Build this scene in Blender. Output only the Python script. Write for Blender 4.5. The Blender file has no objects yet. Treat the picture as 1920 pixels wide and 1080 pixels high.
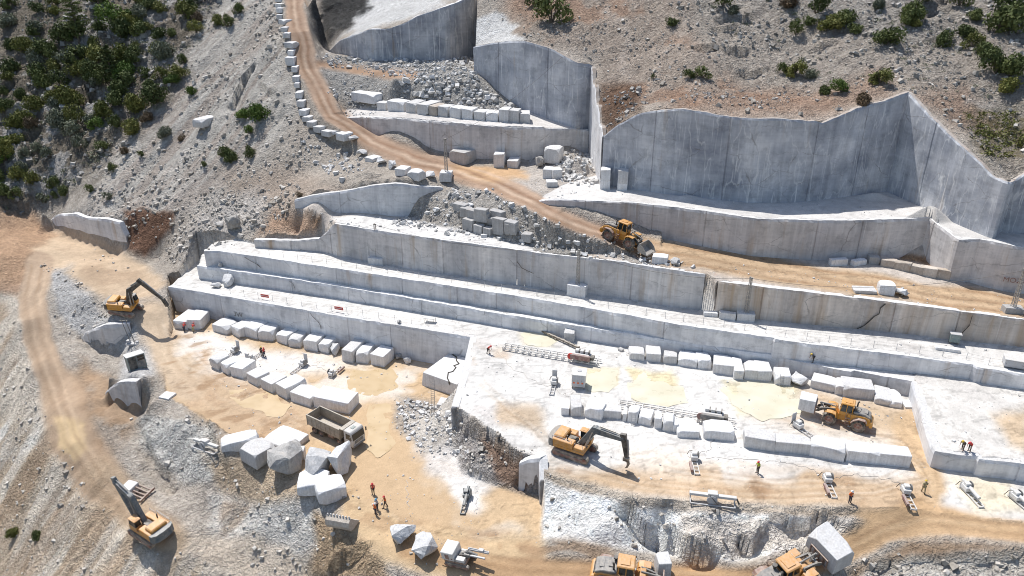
# Marble quarry seen from the air -- built object by object
import bpy, bmesh, math, random
import numpy as np
from mathutils import Vector, Matrix
R = math.radians
rnd = random.Random(7)
C = bpy.context.scene.collection
# ------------------------------------------------------------------ camera model (metres)
PT, FO, HC = R(25), 1400.0, 57.5
cP, sP = math.cos(PT), math.sin(PT)
def ray_pt(u, v, z):                       # photo pixel + height -> world point
    dx = (u-960)/FO; dv = (v-540)/FO
    t = z if z > 60 else (HC-z)/(sP+dv*cP)          # a value above 60 is a distance, below it a height
    return (dx*t, t*(cP-dv*sP), HC-t*(sP+dv*cP))
def proj(x, y, z):
    d = y*cP-(z-HC)*sP
    up = y*sP+(z-HC)*cP
    return 960+FO*x/d, 540-FO*up/d
def z_at(Y, v):
    dv = (v-540)/FO
    return HC-Y/(cP-dv*sP)*(sP+dv*cP)
# ------------------------------------------------------------------ noise
def vnoise(x, y, seed=0):
    xi = np.floor(x).astype(np.int64); yi = np.floor(y).astype(np.int64)
    fx = x-xi; fy = y-yi
    fx = fx*fx*(3-2*fx); fy = fy*fy*(3-2*fy)
    def h(a, b):
        n = (a*374761393+b*668265263+seed*974711) & 0x7fffffff
        n = ((n ^ (n >> 13))*1274126177) & 0x7fffffff
        n = n ^ (n >> 16)
        return (n & 0xffff)/65535.0
    return ((h(xi, yi)*(1-fx)+h(xi+1, yi)*fx)*(1-fy)+(h(xi, yi+1)*(1-fx)+h(xi+1, yi+1)*fx)*fy)*2-1
def fbm(x, y, wl, octv=4, seed=0, ridged=False, gain=.5):
    r = np.zeros_like(x); a = 1.0; s = 0
    for o in range(octv):
        n = vnoise(x/wl+o*17.3, y/wl-o*9.1, seed+o)
        if ridged: n = 1-2*np.abs(n)
        r += a*n; s += a; a *= gain; wl *= .5
    return r/s
def sstep(a, b, x):
    t = np.clip((x-a)/(b-a), 0, 1); return t*t*(3-2*t)
class RBF:                                  # linear-kernel scattered interpolation through control points
    def __init__(s, pts):
        p = np.array(pts, float); s.c = p[:, :2]; n = len(p)
        K = np.sqrt(((s.c[:, None]-s.c[None])**2).sum(-1)+.05)
        A = np.zeros((n+3, n+3)); A[:n, :n] = -K-np.eye(n)*(-.02)
        A[:n, n] = A[n, :n] = 1; A[:n, n+1:] = s.c/100; A[n+1:, :n] = s.c.T/100
        b = np.zeros(n+3); b[:n] = p[:, 2]
        s.w = np.linalg.lstsq(A, b, rcond=None)[0]
    def __call__(s, x, y):
        n = len(s.c)
        r = s.w[n]+s.w[n+1]*x/100+s.w[n+2]*y/100
        for i in range(n): r = r-s.w[i]*np.sqrt((x-s.c[i, 0])**2+(y-s.c[i, 1])**2+.05)
        return r
def seg_dist(x, y, pts, closed=False):
    d = np.full(x.shape, 1e9); n = len(pts)
    for i in range(n if closed else n-1):
        ax, ay = pts[i][:2]; bx, by = pts[(i+1) % n][:2]
        l2 = (bx-ax)**2+(by-ay)**2+1e-9
        t = np.clip(((x-ax)*(bx-ax)+(y-ay)*(by-ay))/l2, 0, 1)
        d = np.minimum(d, (x-ax-t*(bx-ax))**2+(y-ay-t*(by-ay))**2)
    return np.sqrt(d)
def inside(x, y, pts):
    c = np.zeros(x.shape, bool); n = len(pts)
    for i in range(n):
        ax, ay = pts[i][:2]; bx, by = pts[(i+1) % n][:2]
        if ay == by: continue
        c ^= ((ay > y) != (by > y)) & (x < (bx-ax)*(y-ay)/(by-ay)+ax)
    return c
# ------------------------------------------------------------------ terrain control
BASE = [(0,0,210),(150,0,208),(300,0,205),(450,0,195),(540,0,187),(590,0,183),(0,100,197),(150,100,192),(300,100,187),(450,100,180),
 (0,200,186),(150,200,182),(300,200,176),(430,200,168),(530,200,161),(0,300,176),(150,300,172),(300,300,166),(450,300,158),(540,300,153),
 (0,380,170),(80,398,165),(170,403,161.5),(220,405,160),(270,398,157),(320,400,154),(640,300,17),(580,320,15.5),(500,360,11.5),(480,420,8),(560,436,7.3),(590,432,8.6),(540,446,7.0),(500,446,6.6),(400,400,8),(300,440,2.5),(350,440,5),
 (300,484,-1.8),(325,492,.5),(330,520,.3),
 (20,450,1),(40,440,-.5),(100,480,-1.5),(60,540,-3),(170,500,-1.2),(240,560,-2),(280,588,-2.4),(310,600,-3.5),(290,640,-4.8),(330,690,-5.8),(0,480,.5),(0,540,-3.5),
 (110,500,-1.6),(160,560,-2.2),(200,600,-2.8),(250,603,-2.9),(60,600,-5),(75,680,-7.5),(110,760,-9.3),(140,830,-10.3),(200,880,-10.8),(280,960,-11),(330,1000,-11.3),
 (110,600,-5.6),(140,630,-6.5),(180,700,-8.8),(190,748,-8.7),(213,755,-8.9),(240,766,-9),(272,775,-9.2),(205,716,-5.2),(250,712,-4.6),(290,716,-5.2),(258,690,-5),(250,640,-4.4),(275,650,-4.6),(300,740,-6),
 (240,785,-9.2),(275,800,-9.4),(300,850,-9.6),(220,800,-9.4),(330,800,-6),(350,790,-6),(390,850,-6.2),(370,905,-9.8),(330,892,-10.6),(280,760,-6.5),(450,905,-8.5),(430,850,-6),(520,930,-8),(560,925,-6.6),(640,990,-6.8),(690,1020,-7),
 (450,960,-11),(400,1040,-13),(550,1000,-10.5),(500,1080,-14.5),(620,1050,-10.5),(680,1085,-10.5),(600,1120,-15),(400,960,-11.2),
 (720,1000,-7),(750,1055,-7.4),(820,1080,-7.8),(690,1055,-8.4),(860,1060,-6.4),(1000,1060,-5.2),(1100,1070,-4.6),(1200,1080,-4.5),(1300,1068,-4.3),(1400,1072,-4.2),(1470,1062,-3.8),(1560,1040,-3),(1640,1005,-2),(1700,988,-1.4),(1800,998,-1.1),(1920,1018,-.8),
 (1650,1055,-3.6),(1800,1040,-1.9),(1920,1050,-1.9),(1800,1085,-3.5),(1920,1100,-3.6),(1600,1100,-5.5),(1560,1090,-4.6),(2100,1060,-1.5),(1700,1075,-3.6),
 (1022,1012,-4.4),(1150,1027,-4.2),(1290,1042,-4.2),(1380,1045,-4),(1500,1012,-2.9),(1580,992,-1.9),(1235,1000,-4.1),(1180,962,-1.6),(1300,975,-1.5),(1340,1010,-2.6),(1440,990,-1.6),(1100,960,-2.2),
 (800,835,-5.9),(860,852,-5.5),(930,909,-4.9),(990,932,-4.9),
 (0,580,-6),(0,640,-9),(40,605,-5.6),(58,700,-8.4),(95,800,-10.4),(180,900,-11.5),(250,985,-12),(0,720,-13.5),(0,800,-17),(60,900,-16.5),(0,950,-21),(120,1000,-16.5),(200,1060,-16),(0,1080,-25),(300,1080,-15),
 (550,0,187),(560,60,38),(580,130,31),(620,215,24),(700,265,20.3),(840,318,17.5),(930,347,17.1),(1000,380,16.6),(1040,402,15.9),(1120,436,13.9),(1168,458,12.5),(1240,480,11.6),
 (650,125,30.8),(700,135,30.6),(780,140,30.2),(640,165,27.3),(740,150,30),(800,160,29),(760,198,25.8),(850,200,25.2),(900,207,24.9),(880,150,30),(950,205,24.9),(1020,228,23.8),(890,120,31.4),
 (620,105,31.5),(690,116,31.5),(770,116,31.5),(886,105,31.5),(600,60,36.5),(610,0,186),
 (647,232,22),(707,255,20),(807,288,18),(880,303,17),(993,306,17),(1103,288,17.5),(1050,325,17.2),(1120,330,17.4),(1000,345,16.9),(940,322,17),(985,366,16.9),
 (570,385,12.3),(640,357,15.3),(700,346,16.2),(745,343,17),(822,348,16.2),(857,352,15.5),(850,365,15.6),(760,398,12.6),(800,400,13.4),(860,396,14),(740,418,11.8),(900,409,14.2),(950,423,14),(870,427,11.7),(930,446,11.6),(970,455,11.5),
 (1040,425,14.6),(1040,450,12.8),(1100,452,12.9),(1160,478,11.4),(1200,450,12.1)]
base_pts = [ray_pt(*p) for p in BASE]
base_pts += [(-420,120,-60),(-420,300,10),(-200,420,120),(-320,30,-80),(-60,10,-45),(0,20,-30),(80,20,-25),(200,40,-15),(0,-150,-60),(-200,-100,-90),(250,-100,-40),(420,120,-5),(0,420,120),(250,420,110)]
def pl(*a): return [ray_pt(*p) for p in a]
zA = 11.3
WL_TOP = [(318,536,-.3),(400,550,-.2),(640,591,-.1),(888,630,0),(872,700,0),(853,763,0)]
W1_TOP = [(372,497,2.4),(500,515,2.4),(640,536,2.4),(1000,597,2.3),(1280,640,2.3),(1456,666,2.3)]
W1B_TOP = [(1462,669,2.1),(1520,680,2.1),(1593,695,2.1),(1598,692,2.1),(1650,702,2.1),(1714,714,2.2)]
WF_TOP = [(1716,714,2.3),(1735,775,2.2),(1757,844,2.1),(1800,849,2.1),(1838,853,2.1),(1840,858,2.1),(1880,861,2.1),(1925,868,2.1),(2150,900,2.1)]
W2_TOP = [(383,470,5.5),(410,469,5.4),(500,482,5.3),(640,503,5.3),(1000,558,5.1),(1280,608,5.1),(1453,632,5),(1456,635,5),(1640,658,4.8),(1827,682,4.6),(1834,687,4.6),(1920,700,4.5),(2150,738,4.4)]
W3_TOP = [(478,449,6.6),(560,450,7.0),(600,447,7.6),(612,436,9),(630,419,11.4),(700,430,11.4),(820,447,zA),(1000,472,zA),(1160,490,zA),(1280,508,11.2),(1322,514,11)]
W3B_TOP = [(1347,526,10.7),(1500,545,10.2),(1657,563,9.8),(1820,585,9.4),(1920,598,9.2),(2150,632,8.8)]
W4_TOP = [(1012,376,16.6),(1030,373,17.3),(1060,373,17.5),(1190,379,17.5),(1295,391,17.5),(1420,409,17.2),(1575,413,17.2),(1683,410,17.2),(1743,408,17.2),(1799,449,16.4),(1836,447,16.5),(1900,460,16.4),(2100,488,16)]
W7_TOP = [(645,220,22.9),(690,219,23.8),(727,220,24.2),(860,231,24.4),(930,237,24.3),(1017,238,24),(1020,240,23.6),(1080,241,22.8),(1104,246,22.3)]
class Region:
    def __init__(s, poly, ctrl=None, soft=None, F=3): s.poly = poly; s.f = RBF(ctrl or poly); s.soft = soft; s.F = F
# tall faces: foot line known, top read from the photo
def tall(foot, top, step=.5):
    f = [ray_pt(*p) for p in foot]; out = []
    tu = [p[0] for p in top]; tv = [p[1] for p in top]
    for i in range(len(f)-1):
        a, b = f[i], f[i+1]; n = max(1, int(math.hypot(b[0]-a[0], b[1]-a[1])/step))
        for k in range(n+(i == len(f)-2)):
            q = k/n; x = a[0]+(b[0]-a[0])*q; y = a[1]+(b[1]-a[1])*q; z = zt = a[2]+(b[2]-a[2])*q
            for it in range(6):
                u = proj(x, y, zt)[0]; zt = z_at(y, float(np.interp(u, tu, tv)))
            out.append((x, y, max(zt, z+.3)))
    return out
T5 = [(1129,258),(1160,233),(1200,212),(1240,205),(1280,203),(1380,220),(1470,222),(1515,227),(1524,225),(1540,230),(1600,204),(1660,187),(1702,172),(1706,173),(1744,213),(1780,250),(1843,307),(1868,332),(1893,342),(1912,330),(1960,300),(2200,280)]
W5 = tall([(1129,345,17.6),(1180,352,17.6),(1280,366,17.5),(1400,378,17.4),(1500,378,17.3),(1600,367,17.2),(1663,357,17.2),(1720,384,17),(1780,414,16.8),(1858,444,16.6),(1872,432,16.6),(1960,440,16.5),(2150,470,16.3)], T5)
T6 = [(888,88),(930,80),(960,77),(987,77),(1040,93),(1083,118),(1109,120),(1111,121),(1118,150),(1125,180),(1129,258)]
W6 = tall([(892,162,27.6),(930,187,25.6),(990,207,24.6),(1080,240,22.8),(1106,262,20)], T6)
a6, b6 = W6[-1], W5[0]
W6S = [(a6[0]+(b6[0]-a6[0])*k/24, a6[1]+(b6[1]-a6[1])*k/24, a6[2]+(b6[2]-a6[2])*k/24+(.7*math.sin(k*.9)*(k not in (0, 24)))) for k in range(25)]
T8 = [(600,98),(620,95),(640,75),(700,53),(727,55),(755,45),(783,30),(833,13),(873,-2),(900,-8)]
W8 = tall([(618,104,31.5),(690,115,31.5),(773,115,31.5),(840,113,31.5),(895,104,31.5)], T8)
T9 = [(550,376),(556,373),(600,363),(640,359),(690,349),(707,346),(743,343),(780,348),(822,350),(857,355)]
W9 = tall([(556,388,11.7),(640,396,11.7),(740,405,11.7),(764,396,12.6),(830,366,14.6)], T9)
T10 = [(96,416),(99,410),(110,402),(143,400),(167,408),(200,410),(230,417),(240,440),(248,472)]
F10 = [(97,424,-1),(170,450,-1.5),(247,475,-2)]; W10 = tall(F10, T10)
T11 = [(158,632),(160,623),(180,615),(200,608),(253,606),(256,607)]
F11 = [(160,632,-6.4),(178,644,-6.9),(220,655,-7.4),(252,640,-6.4)]; W11 = tall(F11, T11)
T11B = [(200,737),(204,731),(214,721),(230,713),(262,713),(290,718),(292,722)]
F11B = [(203,738,-8.3),(213,748,-8.6),(240,759,-8.8),(272,768,-9)]; W11B = tall(F11B, T11B)
T13 = [(973,868),(985,860),(1018,856)]
W13 = tall([(975,909,-4.8),(1017,921,-4.9)], T13)
def behind(line, off, z):
    P_ = pl(*line); o = []
    for i, p in enumerate(P_):
        a, b = P_[max(i-1, 0)], P_[min(i+1, len(P_)-1)]; l = math.hypot(b[0]-a[0], b[1]-a[1]); o.append((p[0]-(b[1]-a[1])/l*off, p[1]+(b[0]-a[0])/l*off, z))
    return o
regions = [
 Region(pl((325,560,-5),(640,600,-6),(940,636,-6),(905,700,-6),(868,766,-6),(800,790,-6),(790,840,-6),(870,886,-5.4),(930,910,-4.9),(1019,926,-4.9),(1017,1004,-4.7),(900,1012,-6),(760,992,-6.8),(700,962,-6.6),(650,940,-6.4),(560,885,-6.2),(430,815,-6),(370,775,-6),(312,742,-6),(305,680,-5.6),(322,620,-5.2))),
 Region(pl((318,536,-.3),(400,550,-.2),(640,591,-.1),(888,630,0),(872,700,0),(853,763,0),(885,780,-.2),(935,815,-.3),(975,851,-.4),(1019,857,-.4),(1019,885,-.5),(1100,905,-.4),(1170,930,-.4),(1290,940,-.4),(1420,946,-.3),(1600,955,-.3),(1690,950,-.1),(1760,962,-.3),(1920,978,-.5),(2300,1040,-.5),(2300,760,0),(1456,660,0),(1280,630,0),(1000,585,0),(640,530,0),(375,485,0))),
 Region(pl(*W1_TOP, *W1B_TOP, (1730,705,2.2),(1460,640,2.3),(1280,605,2.3),(1000,565,2.3),(640,510,2.4),(378,475,2.4))),
 Region(pl(*WF_TOP, (2250,740,2.2),(1920,690,2.3),(1716,680,2.3))),
 Region(pl(*W2_TOP)+behind(W3_TOP+W3B_TOP, 1.3, 5.0)[::-1]+pl((440,448,5.5),(400,455,5.5))),
 Region(pl((600,447,7.6),(612,436,9),(630,419,11.4),(700,430,11.4),(820,447,zA),(1000,472,zA),(1160,490,zA),(1280,508,11.2),(1322,514,11),(1347,526,10.7),(1500,545,10.2),(1657,563,9.8),(1820,585,9.4),(1920,598,9.2),(2250,650,8.8),
   (2250,560,8.6),(1860,535,9.1),(1790,510,9.7),(1740,478,10.9),(1640,462,10.5),(1400,455,10.8),(1240,440,11.9),(1240,485,11.5),(1100,474,11.4),(970,456,11.5),(870,428,11.7),(764,405,11.7),(740,403,11.8),(640,394,11.7),(557,386,11.7),(556,390,11.7),(600,402,11.6),(614,420,10.8))),
 Region(pl(*W4_TOP, (2200,440,16),(1900,400,16.4),(1720,345,17),(1640,330,17.2),(1300,335,17.5),(1130,325,17.5),(1060,345,17.4),(1020,366,16.8))),
 Region(pl(*W7_TOP, (1100,236,22.6),(990,205,24.6),(940,206,24.8),(800,200,24.9),(650,205,23.6))),
]
far = lambda p, k: (p[0]*1.0, p[1]+k, p[2])
h8 = W8[::6]+[W8[-1]]
regions.append(Region(W8+[(-5,420,150),(-140,420,150),(-75,260,70),(-52,200,40)], h8+pl((760,0,191),(700,10,192),(830,-20,194),(645,25,196),(620,60,186))+[(-40,260,72),(-60,340,110),(-10,300,95)]))
hr = W6[::5]+W6S[::4]+W5[::6]
regions.append(Region([(W6[0][0]-.6, W6[0][1]+260, 0), W6[0]]+W6[1:]+W6S[1:]+W5[1:]+[(600,60,0),(600,430,0)],
  hr+pl((1300,100,141),(1300,0,152),(1000,20,166),(900,0,173),(940,40,168),(1200,100,149),(1180,170,141),(1160,215,133.5),(1400,160,137),(1500,100,143),(1500,180,132),(1600,100,137),(1600,0,148),(1760,0,146),(1900,0,143),(1900,150,127),(1800,200,125),(1900,280,120),(1750,100,136))
  +[(0,260,92),(100,260,98),(200,240,80),(250,150,45),(300,100,20),(400,200,60),(100,400,140)]))
def edge_pts(ri, a, b, step=3.0):            # let the open ground meet a worked floor along part of its rim
    P = regions[ri].poly; n = len(P); i = a
    while i != b:
        p, q = P[i % n], P[(i+1) % n]; k = max(1, int(math.hypot(q[0]-p[0], q[1]-p[1])/step))
        for j in range(k): base_pts.append(tuple(p[m]+(q[m]-p[m])*j/k+(-.05 if m == 2 else 0) for m in range(3)))
        i = (i+1) % n
def face_pts(W, foot=None, n=5, back=1.0, front=1.3):
    ft = [ray_pt(*p) for p in foot] if foot else None
    for i in range(0, len(W), n):
        a, b = W[max(i-1, 0)], W[min(i+1, len(W)-1)]; l = math.hypot(b[0]-a[0], b[1]-a[1]); nx, ny = (b[1]-a[1])/l, -(b[0]-a[0])/l
        base_pts.append((W[i][0]-nx*back, W[i][1]-ny*back, W[i][2]))
        if ft:
            zf = min(ft, key=lambda q: (q[0]-W[i][0])**2+(q[1]-W[i][1])**2)[2]
            for k in (1, 2.6): base_pts.append((W[i][0]+nx*front*k, W[i][1]+ny*front*k, zf-.05*k))
edge_pts(0, 5, 9); edge_pts(0, 10, 20); edge_pts(1, 6, 9); edge_pts(1, 10, 19)
edge_pts(4, len(regions[4].poly)-3, 0)
_n5 = len(regions[5].poly); edge_pts(5, _n5-11, _n5-5); edge_pts(5, _n5-3, 0)
_n6 = len(regions[6].poly); edge_pts(6, _n6-4, 0)
_n7 = len(regions[7].poly); edge_pts(7, _n7-4, 0)
for W, f_ in ((W9, None), (W10, F10), (W11, F11), (W11B, F11B), (W13, None)): face_pts(W, f_)
fbase = RBF(base_pts)
ROAD = [(548,-30,188),(550,0,187),(560,60,38),(580,130,31),(620,215,24),(700,265,20.3),(770,296,18.5),(840,318,17.5),(930,347,17.1),(1000,380,16.6),(1040,402,15.9),(1120,436,13.9),(1168,458,12.5),(1240,480,11.5)]
roadp = pl(*ROAD)
def zfield(x, y):
    z = fbase(x, y)
    # flatten the haul road across its width
    d = np.full(x.shape, 1e9); zr = np.zeros_like(x)
    for (ax, ay, az), (bx, by, bz) in zip(roadp, roadp[1:]):
        t = np.clip(((x-ax)*(bx-ax)+(y-ay)*(by-ay))/((bx-ax)**2+(by-ay)**2), 0, 1)
        dd = np.hypot(x-ax-t*(bx-ax), y-ay-t*(by-ay)); m = dd < d
        d = np.where(m, dd, d); zr = np.where(m, az+t*(bz-az), zr)
    w = 1-sstep(2.3, 3.8, d); z = z*(1-w)+zr*w
    reg = np.full(x.shape, -1)
    for i, r in enumerate(regions):
        p = np.array([q[:2] for q in r.poly])
        bb = (x >= p[:, 0].min()) & (x <= p[:, 0].max()) & (y >= p[:, 1].min()) & (y <= p[:, 1].max())
        idx = np.nonzero(bb)[0]
        if not len(idx): continue
        m = idx[inside(x[idx], y[idx], r.poly)]
        z[m] = r.f(x[m], y[m]); reg[m] = i
    return z, reg
def axis(lo, hi, st, out, g=1.35):
    a = list(np.arange(lo, hi+1e-6, st)); s = st; b = a[0]; L = []
    while b > -out: s *= g; b -= s; L.append(b)
    s = st; e = a[-1]; U = []
    while e < out: s *= g; e += s; U.append(e)
    return np.array(L[::-1]+a+U)
GS = .27
gx = axis(-126, 106, GS, 420); gy = axis(52, 212, GS, 420)
NX, NY = len(gx), len(gy)
XX, YY = np.meshgrid(gx, gy); XX = XX.ravel(); YY = YY.ravel()
ZZ, RG = zfield(XX, YY)
ZZ = np.minimum(ZZ, 150)
# heaps of loose spoil tipped on the floors
for u, v, z, ra, rb, h in ((1722,484,10.2,3.6,2.2,1.9),(1082,322,17.5,3.6,2.6,2.6),(1190,676,.0,2.6,1.6,.7),(825,800,-5.8,3.5,3.0,1.2),(690,375,12.5,3,2,.8),(1640,372,17.2,3.5,1.8,.9),(1290,372,17.5,3,1.4,.5),(600,437,7,3.2,2.4,1.4),(1150,985,-2.2,4,1.5,.7),(1330,975,-1.6,4,1.3,.6),(1300,1018,-3.2,2.5,1.2,.9),(1460,985,-2,3,1.3,.5),(1210,1010,-3.4,3,1,.5)):
    x, y, _ = ray_pt(u, v, z); d = np.hypot((XX-x)/ra, (YY-y)/rb); ZZ = ZZ+np.where(RG >= 8, 0, h*(1-sstep(0, 1.15, d)))

# broken rock ledges: the ground drops on the near side of each line
LEDGES = [([(1168,948,-1.2),(1195,972,-2),(1225,985,-2.4),(1262,1000,-3),(1300,1030,-3.8),(1340,1036,-3.9)], 2.1, 3.4), ([(1375,1012,-3.4),(1400,1024,-3.6),(1428,1008,-3)], 1.5, 2.4), ([(1440,985,-1.8),(1500,978,-1.6),(1560,972,-1.2)], .9, 2.2),
 ([(880,812,-2.5),(915,835,-3),(950,868,-3.4),(985,905,-4)], 1.6, 2.6), ([(372,742,-6),(392,790,-6.2),(412,850,-6.6),(432,895,-8)], 1.2, 3), ([(268,802,-8.5),(290,850,-8.8),(330,888,-9)], 1.3, 2.6), ([(690,1020,-7),(640,1030,-8.5),(600,1050,-10)], 1.2, 2.6), ([(150,610,-4.5),(180,640,-6),(205,640,-6)], .7, 2), ([(425,135,31),(450,118,32),(470,112,32.5)], 1.8, 4), ([(490,150,29),(510,165,28)], .9, 2.5), ([(1640,1052,-3.2),(1720,1038,-2),(1830,1030,-1.2),(1920,1036,-1.2)], .8, 2.2)]
_q = random.Random(17)
for _i in range(34):
    _u, _v = _q.uniform(0, 400), _q.uniform(10, 370)
    if _u/430+_v/400 > 1.0: continue
    _t = 200-_v*.085; LEDGES.append(([(_u-_q.uniform(14, 34), _v+_q.uniform(-3, 9), _t), (_u, _v, _t), (_u+_q.uniform(12, 30), _v-_q.uniform(2, 14), _t)], _q.uniform(1.0, 2.4), _q.uniform(2.5, 5)))
for _i in range(12):
    _u, _v = _q.uniform(1290, 1900), _q.uniform(8, 125); _t = 150-_v*.11
    LEDGES.append(([(_u-_q.uniform(12, 34), _v+_q.uniform(-3, 5), _t), (_u, _v, _t), (_u+_q.uniform(12, 34), _v+_q.uniform(-6, 4), _t)], _q.uniform(.6, 1.4), _q.uniform(2, 3.5)))
for px_, h_, w_ in LEDGES:
    L_ = [ray_pt(*p) for p in px_]
    if px_[0][2] > 60:                          # on the hillsides the line is laid on the slope itself
        L_ = [(x, y, 0) for x, y, _ in L_]
    A_ = np.array(L_); ix = np.nonzero((XX > A_[:, 0].min()-w_-1) & (XX < A_[:, 0].max()+w_+1) & (YY > A_[:, 1].min()-w_-1) & (YY < A_[:, 1].max()+w_+1) & ((RG == -1) | (RG >= 8)))[0]
    if not len(ix): continue
    wx = XX[ix]+.7*fbm(XX[ix], YY[ix], 2.5, 3, 3); wy = YY[ix]+.9*fbm(XX[ix]+50, YY[ix], 2.5, 3, 4)
    d = seg_dist(wx, wy, L_); yl = np.interp(wx, A_[:, 0], A_[:, 1]) if A_[0, 0] < A_[-1, 0] else np.interp(wx, A_[::-1, 0], A_[::-1, 1])
    ends = sstep(A_[:, 0].min()-1.5, A_[:, 0].min()+1.0, wx)*(1-sstep(A_[:, 0].max()-1.0, A_[:, 0].max()+1.5, wx))
    ZZ[ix] += np.where(wy < yl, -h_*(1-sstep(.2, w_, d)), .35*h_*(1-sstep(0, w_*.6, d)))*ends
# ------------------------------------------------------------------ ground colours (albedo) and roughness by kind of ground
TALUS=(.57,.525,.475); DARK=(.25,.225,.19); RED=(.49,.345,.26); WHITE=(.735,.715,.685); TAN=(.635,.515,.38); ROADC=(.52,.40,.30)
BROWN=(.40,.29,.20); GRAY=(.47,.45,.435); CREAM=(.72,.65,.50); PALE=(.62,.585,.55); DUST=(.72,.66,.59); ORANGE=(.58,.43,.32); RGREY=(.52,.475,.43)
U0, V0 = proj(XX, YY, ZZ)
vis = (YY*cP-(ZZ-HC)*sP) > 5
U0 = np.where(vis, U0, -9999); V0 = np.where(vis, V0, 9999)
n1 = fbm(XX, YY, 7, 4, 11); n2 = fbm(XX+300, YY, 7, 4, 21); n3 = fbm(XX, YY, 2.2, 4, 31); n4 = fbm(XX, YY, 22, 3, 41)
U = U0+n1*26+n3*5; V = V0+n2*17+n3*3.5
COL = np.empty((len(XX), 3)); COL[:] = TALUS
ROU = np.full(len(XX), .42)
def lay(kind, pts, col, rough=None, w=0, soft=14, k=1.0, warp=1.0, mod=None):
    uu = U0+(U-U0)*warp; vv = V0+(V-V0)*warp
    p = np.array(pts, float); m = soft*2+w+5
    idx = np.nonzero((uu > p[:, 0].min()-m) & (uu < p[:, 0].max()+m) & (vv > p[:, 1].min()-m) & (vv < p[:, 1].max()+m))[0]
    if not len(idx): return
    x, y = uu[idx], vv[idx]
    if kind == 'p':
        d = seg_dist(x, y, pts, True); d = np.where(inside(x, y, pts), -d, d)
    else: d = seg_dist(x, y, pts)-w/2
    a = (1-sstep(-soft, soft, d))*k
    if mod is not None: a = a*mod[idx]
    COL[idx] = COL[idx]*(1-a[:, None])+np.array(col)*a[:, None]
    if rough is not None: ROU[idx] = ROU[idx]*(1-a)+rough*a
streak = fbm((XX*.8-YY*.6), (XX*.6+YY*.8)*.16, 2.4, 4, 51)            # streaks running down the talus
veinz = sstep(-.1, .25, n3); blot = sstep(-.05, .2, n1); blot2 = sstep(-.1, .25, n2); fine = sstep(-.2, .3, fbm(XX, YY, 1.1, 3, 61))
# left hillside
lay('p', [(-900,-900),(600,-900),(470,-60),(400,60),(330,130),(290,230),(200,300),(120,370),(-60,440),(-900,600)], (.36,.325,.28), 1.6, soft=30)
lay('p', [(-900,-900),(600,-900),(470,-60),(400,60),(330,130),(290,230),(200,300),(120,370),(-60,440),(-900,600)], (.56,.54,.52), None, soft=30, k=.9, mod=sstep(.0,.25,fbm(XX,YY,5,4,71)))
lay('p', [(430,-60),(520,-60),(560,190),(530,260),(440,360),(300,420),(140,410),(200,320),(300,250),(350,130)], (.62,.59,.55), .42, soft=25)
lay('p', [(350,-60),(520,-60),(560,190),(530,260),(440,360),(300,420),(140,410),(200,320)], (.54,.485,.44), None, soft=30, k=.75, mod=sstep(.0,.3,streak))
lay('p', [(430,330),(520,320),(640,350),(640,390),(520,430),(430,400)], (.53,.46,.40), .4, soft=25, k=.8)
lay('p', [(390,380),(480,360),(500,420),(360,500),(330,470)], PALE, .5, soft=20)
lay('p', [(520,400),(600,405),(622,440),(500,446)], (.60,.46,.36), .5, soft=14, k=.9)
lay('l', [(590,410),(622,438)], (.22,.15,.10), None, w=10, soft=8, k=.7)
lay('p', [(235,398),(325,398),(320,430),(270,480),(240,470)], (.36,.255,.20), .9, soft=7, warp=.4)
# right hill
lay('p', [(890,-900),(3000,-900),(3000,420),(1900,330),(1693,160),(1520,215),(1200,200),(1130,260),(1110,110),(980,70)], RGREY, .75, soft=10)
lay('p', [(900,-900),(1250,-900),(1290,60),(1400,170),(1560,190),(1500,222),(1200,205),(1130,260),(1105,110),(960,40)], RED, .6, soft=30, k=.58, mod=.25+.75*blot)
lay('l', [(1290,190),(1420,200),(1540,200),(1650,160)], RED, .5, w=45, soft=25, k=.5)
lay('l', [(1140,20),(1170,60),(1160,100),(1160,140)], (.60,.54,.49), None, w=12, soft=12, k=.8)
lay('p', [(1700,170),(1800,170),(1860,250),(1780,240)], RED, .4, soft=25, k=.5)
lay('l', [(1800,195),(1920,215)], PALE, None, w=10, soft=10, k=.7)
lay('p', [(1800,215),(1930,205),(1930,300),(1850,300)], (.27,.235,.15), .7, soft=20, k=.75, mod=.3+.7*fine)
lay('p', [(1250,-900),(1950,-900),(1950,60),(1700,90),(1500,40),(1300,30)], (.52,.495,.465), .95, soft=25, k=.6, mod=.4+.6*blot2)
lay('p', [(1120,160),(1210,160),(1200,205),(1135,255)], (.27,.195,.15), .9, soft=12, k=.8)
# top middle
lay('p', [(590,0),(690,-40),(720,0),(650,60),(600,90)], (.19,.185,.18), 1.2, soft=10)
lay('p', [(625,100),(640,75),(700,50),(830,10),(880,-60),(700,-60),(680,20)], (.70,.69,.675), .35, soft=8)
lay('p', [(890,40),(940,20),(985,70),(960,80),(890,92)], (.70,.69,.675), .4, soft=8)
lay('p', [(600,110),(890,110),(900,160),(1080,240),(990,215),(640,205),(610,160)], (.53,.51,.485), .55, soft=12)
lay('p', [(1000,290),(1120,290),(1130,350),(980,372),(960,330)], (.60,.56,.52), .3, soft=14)
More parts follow.
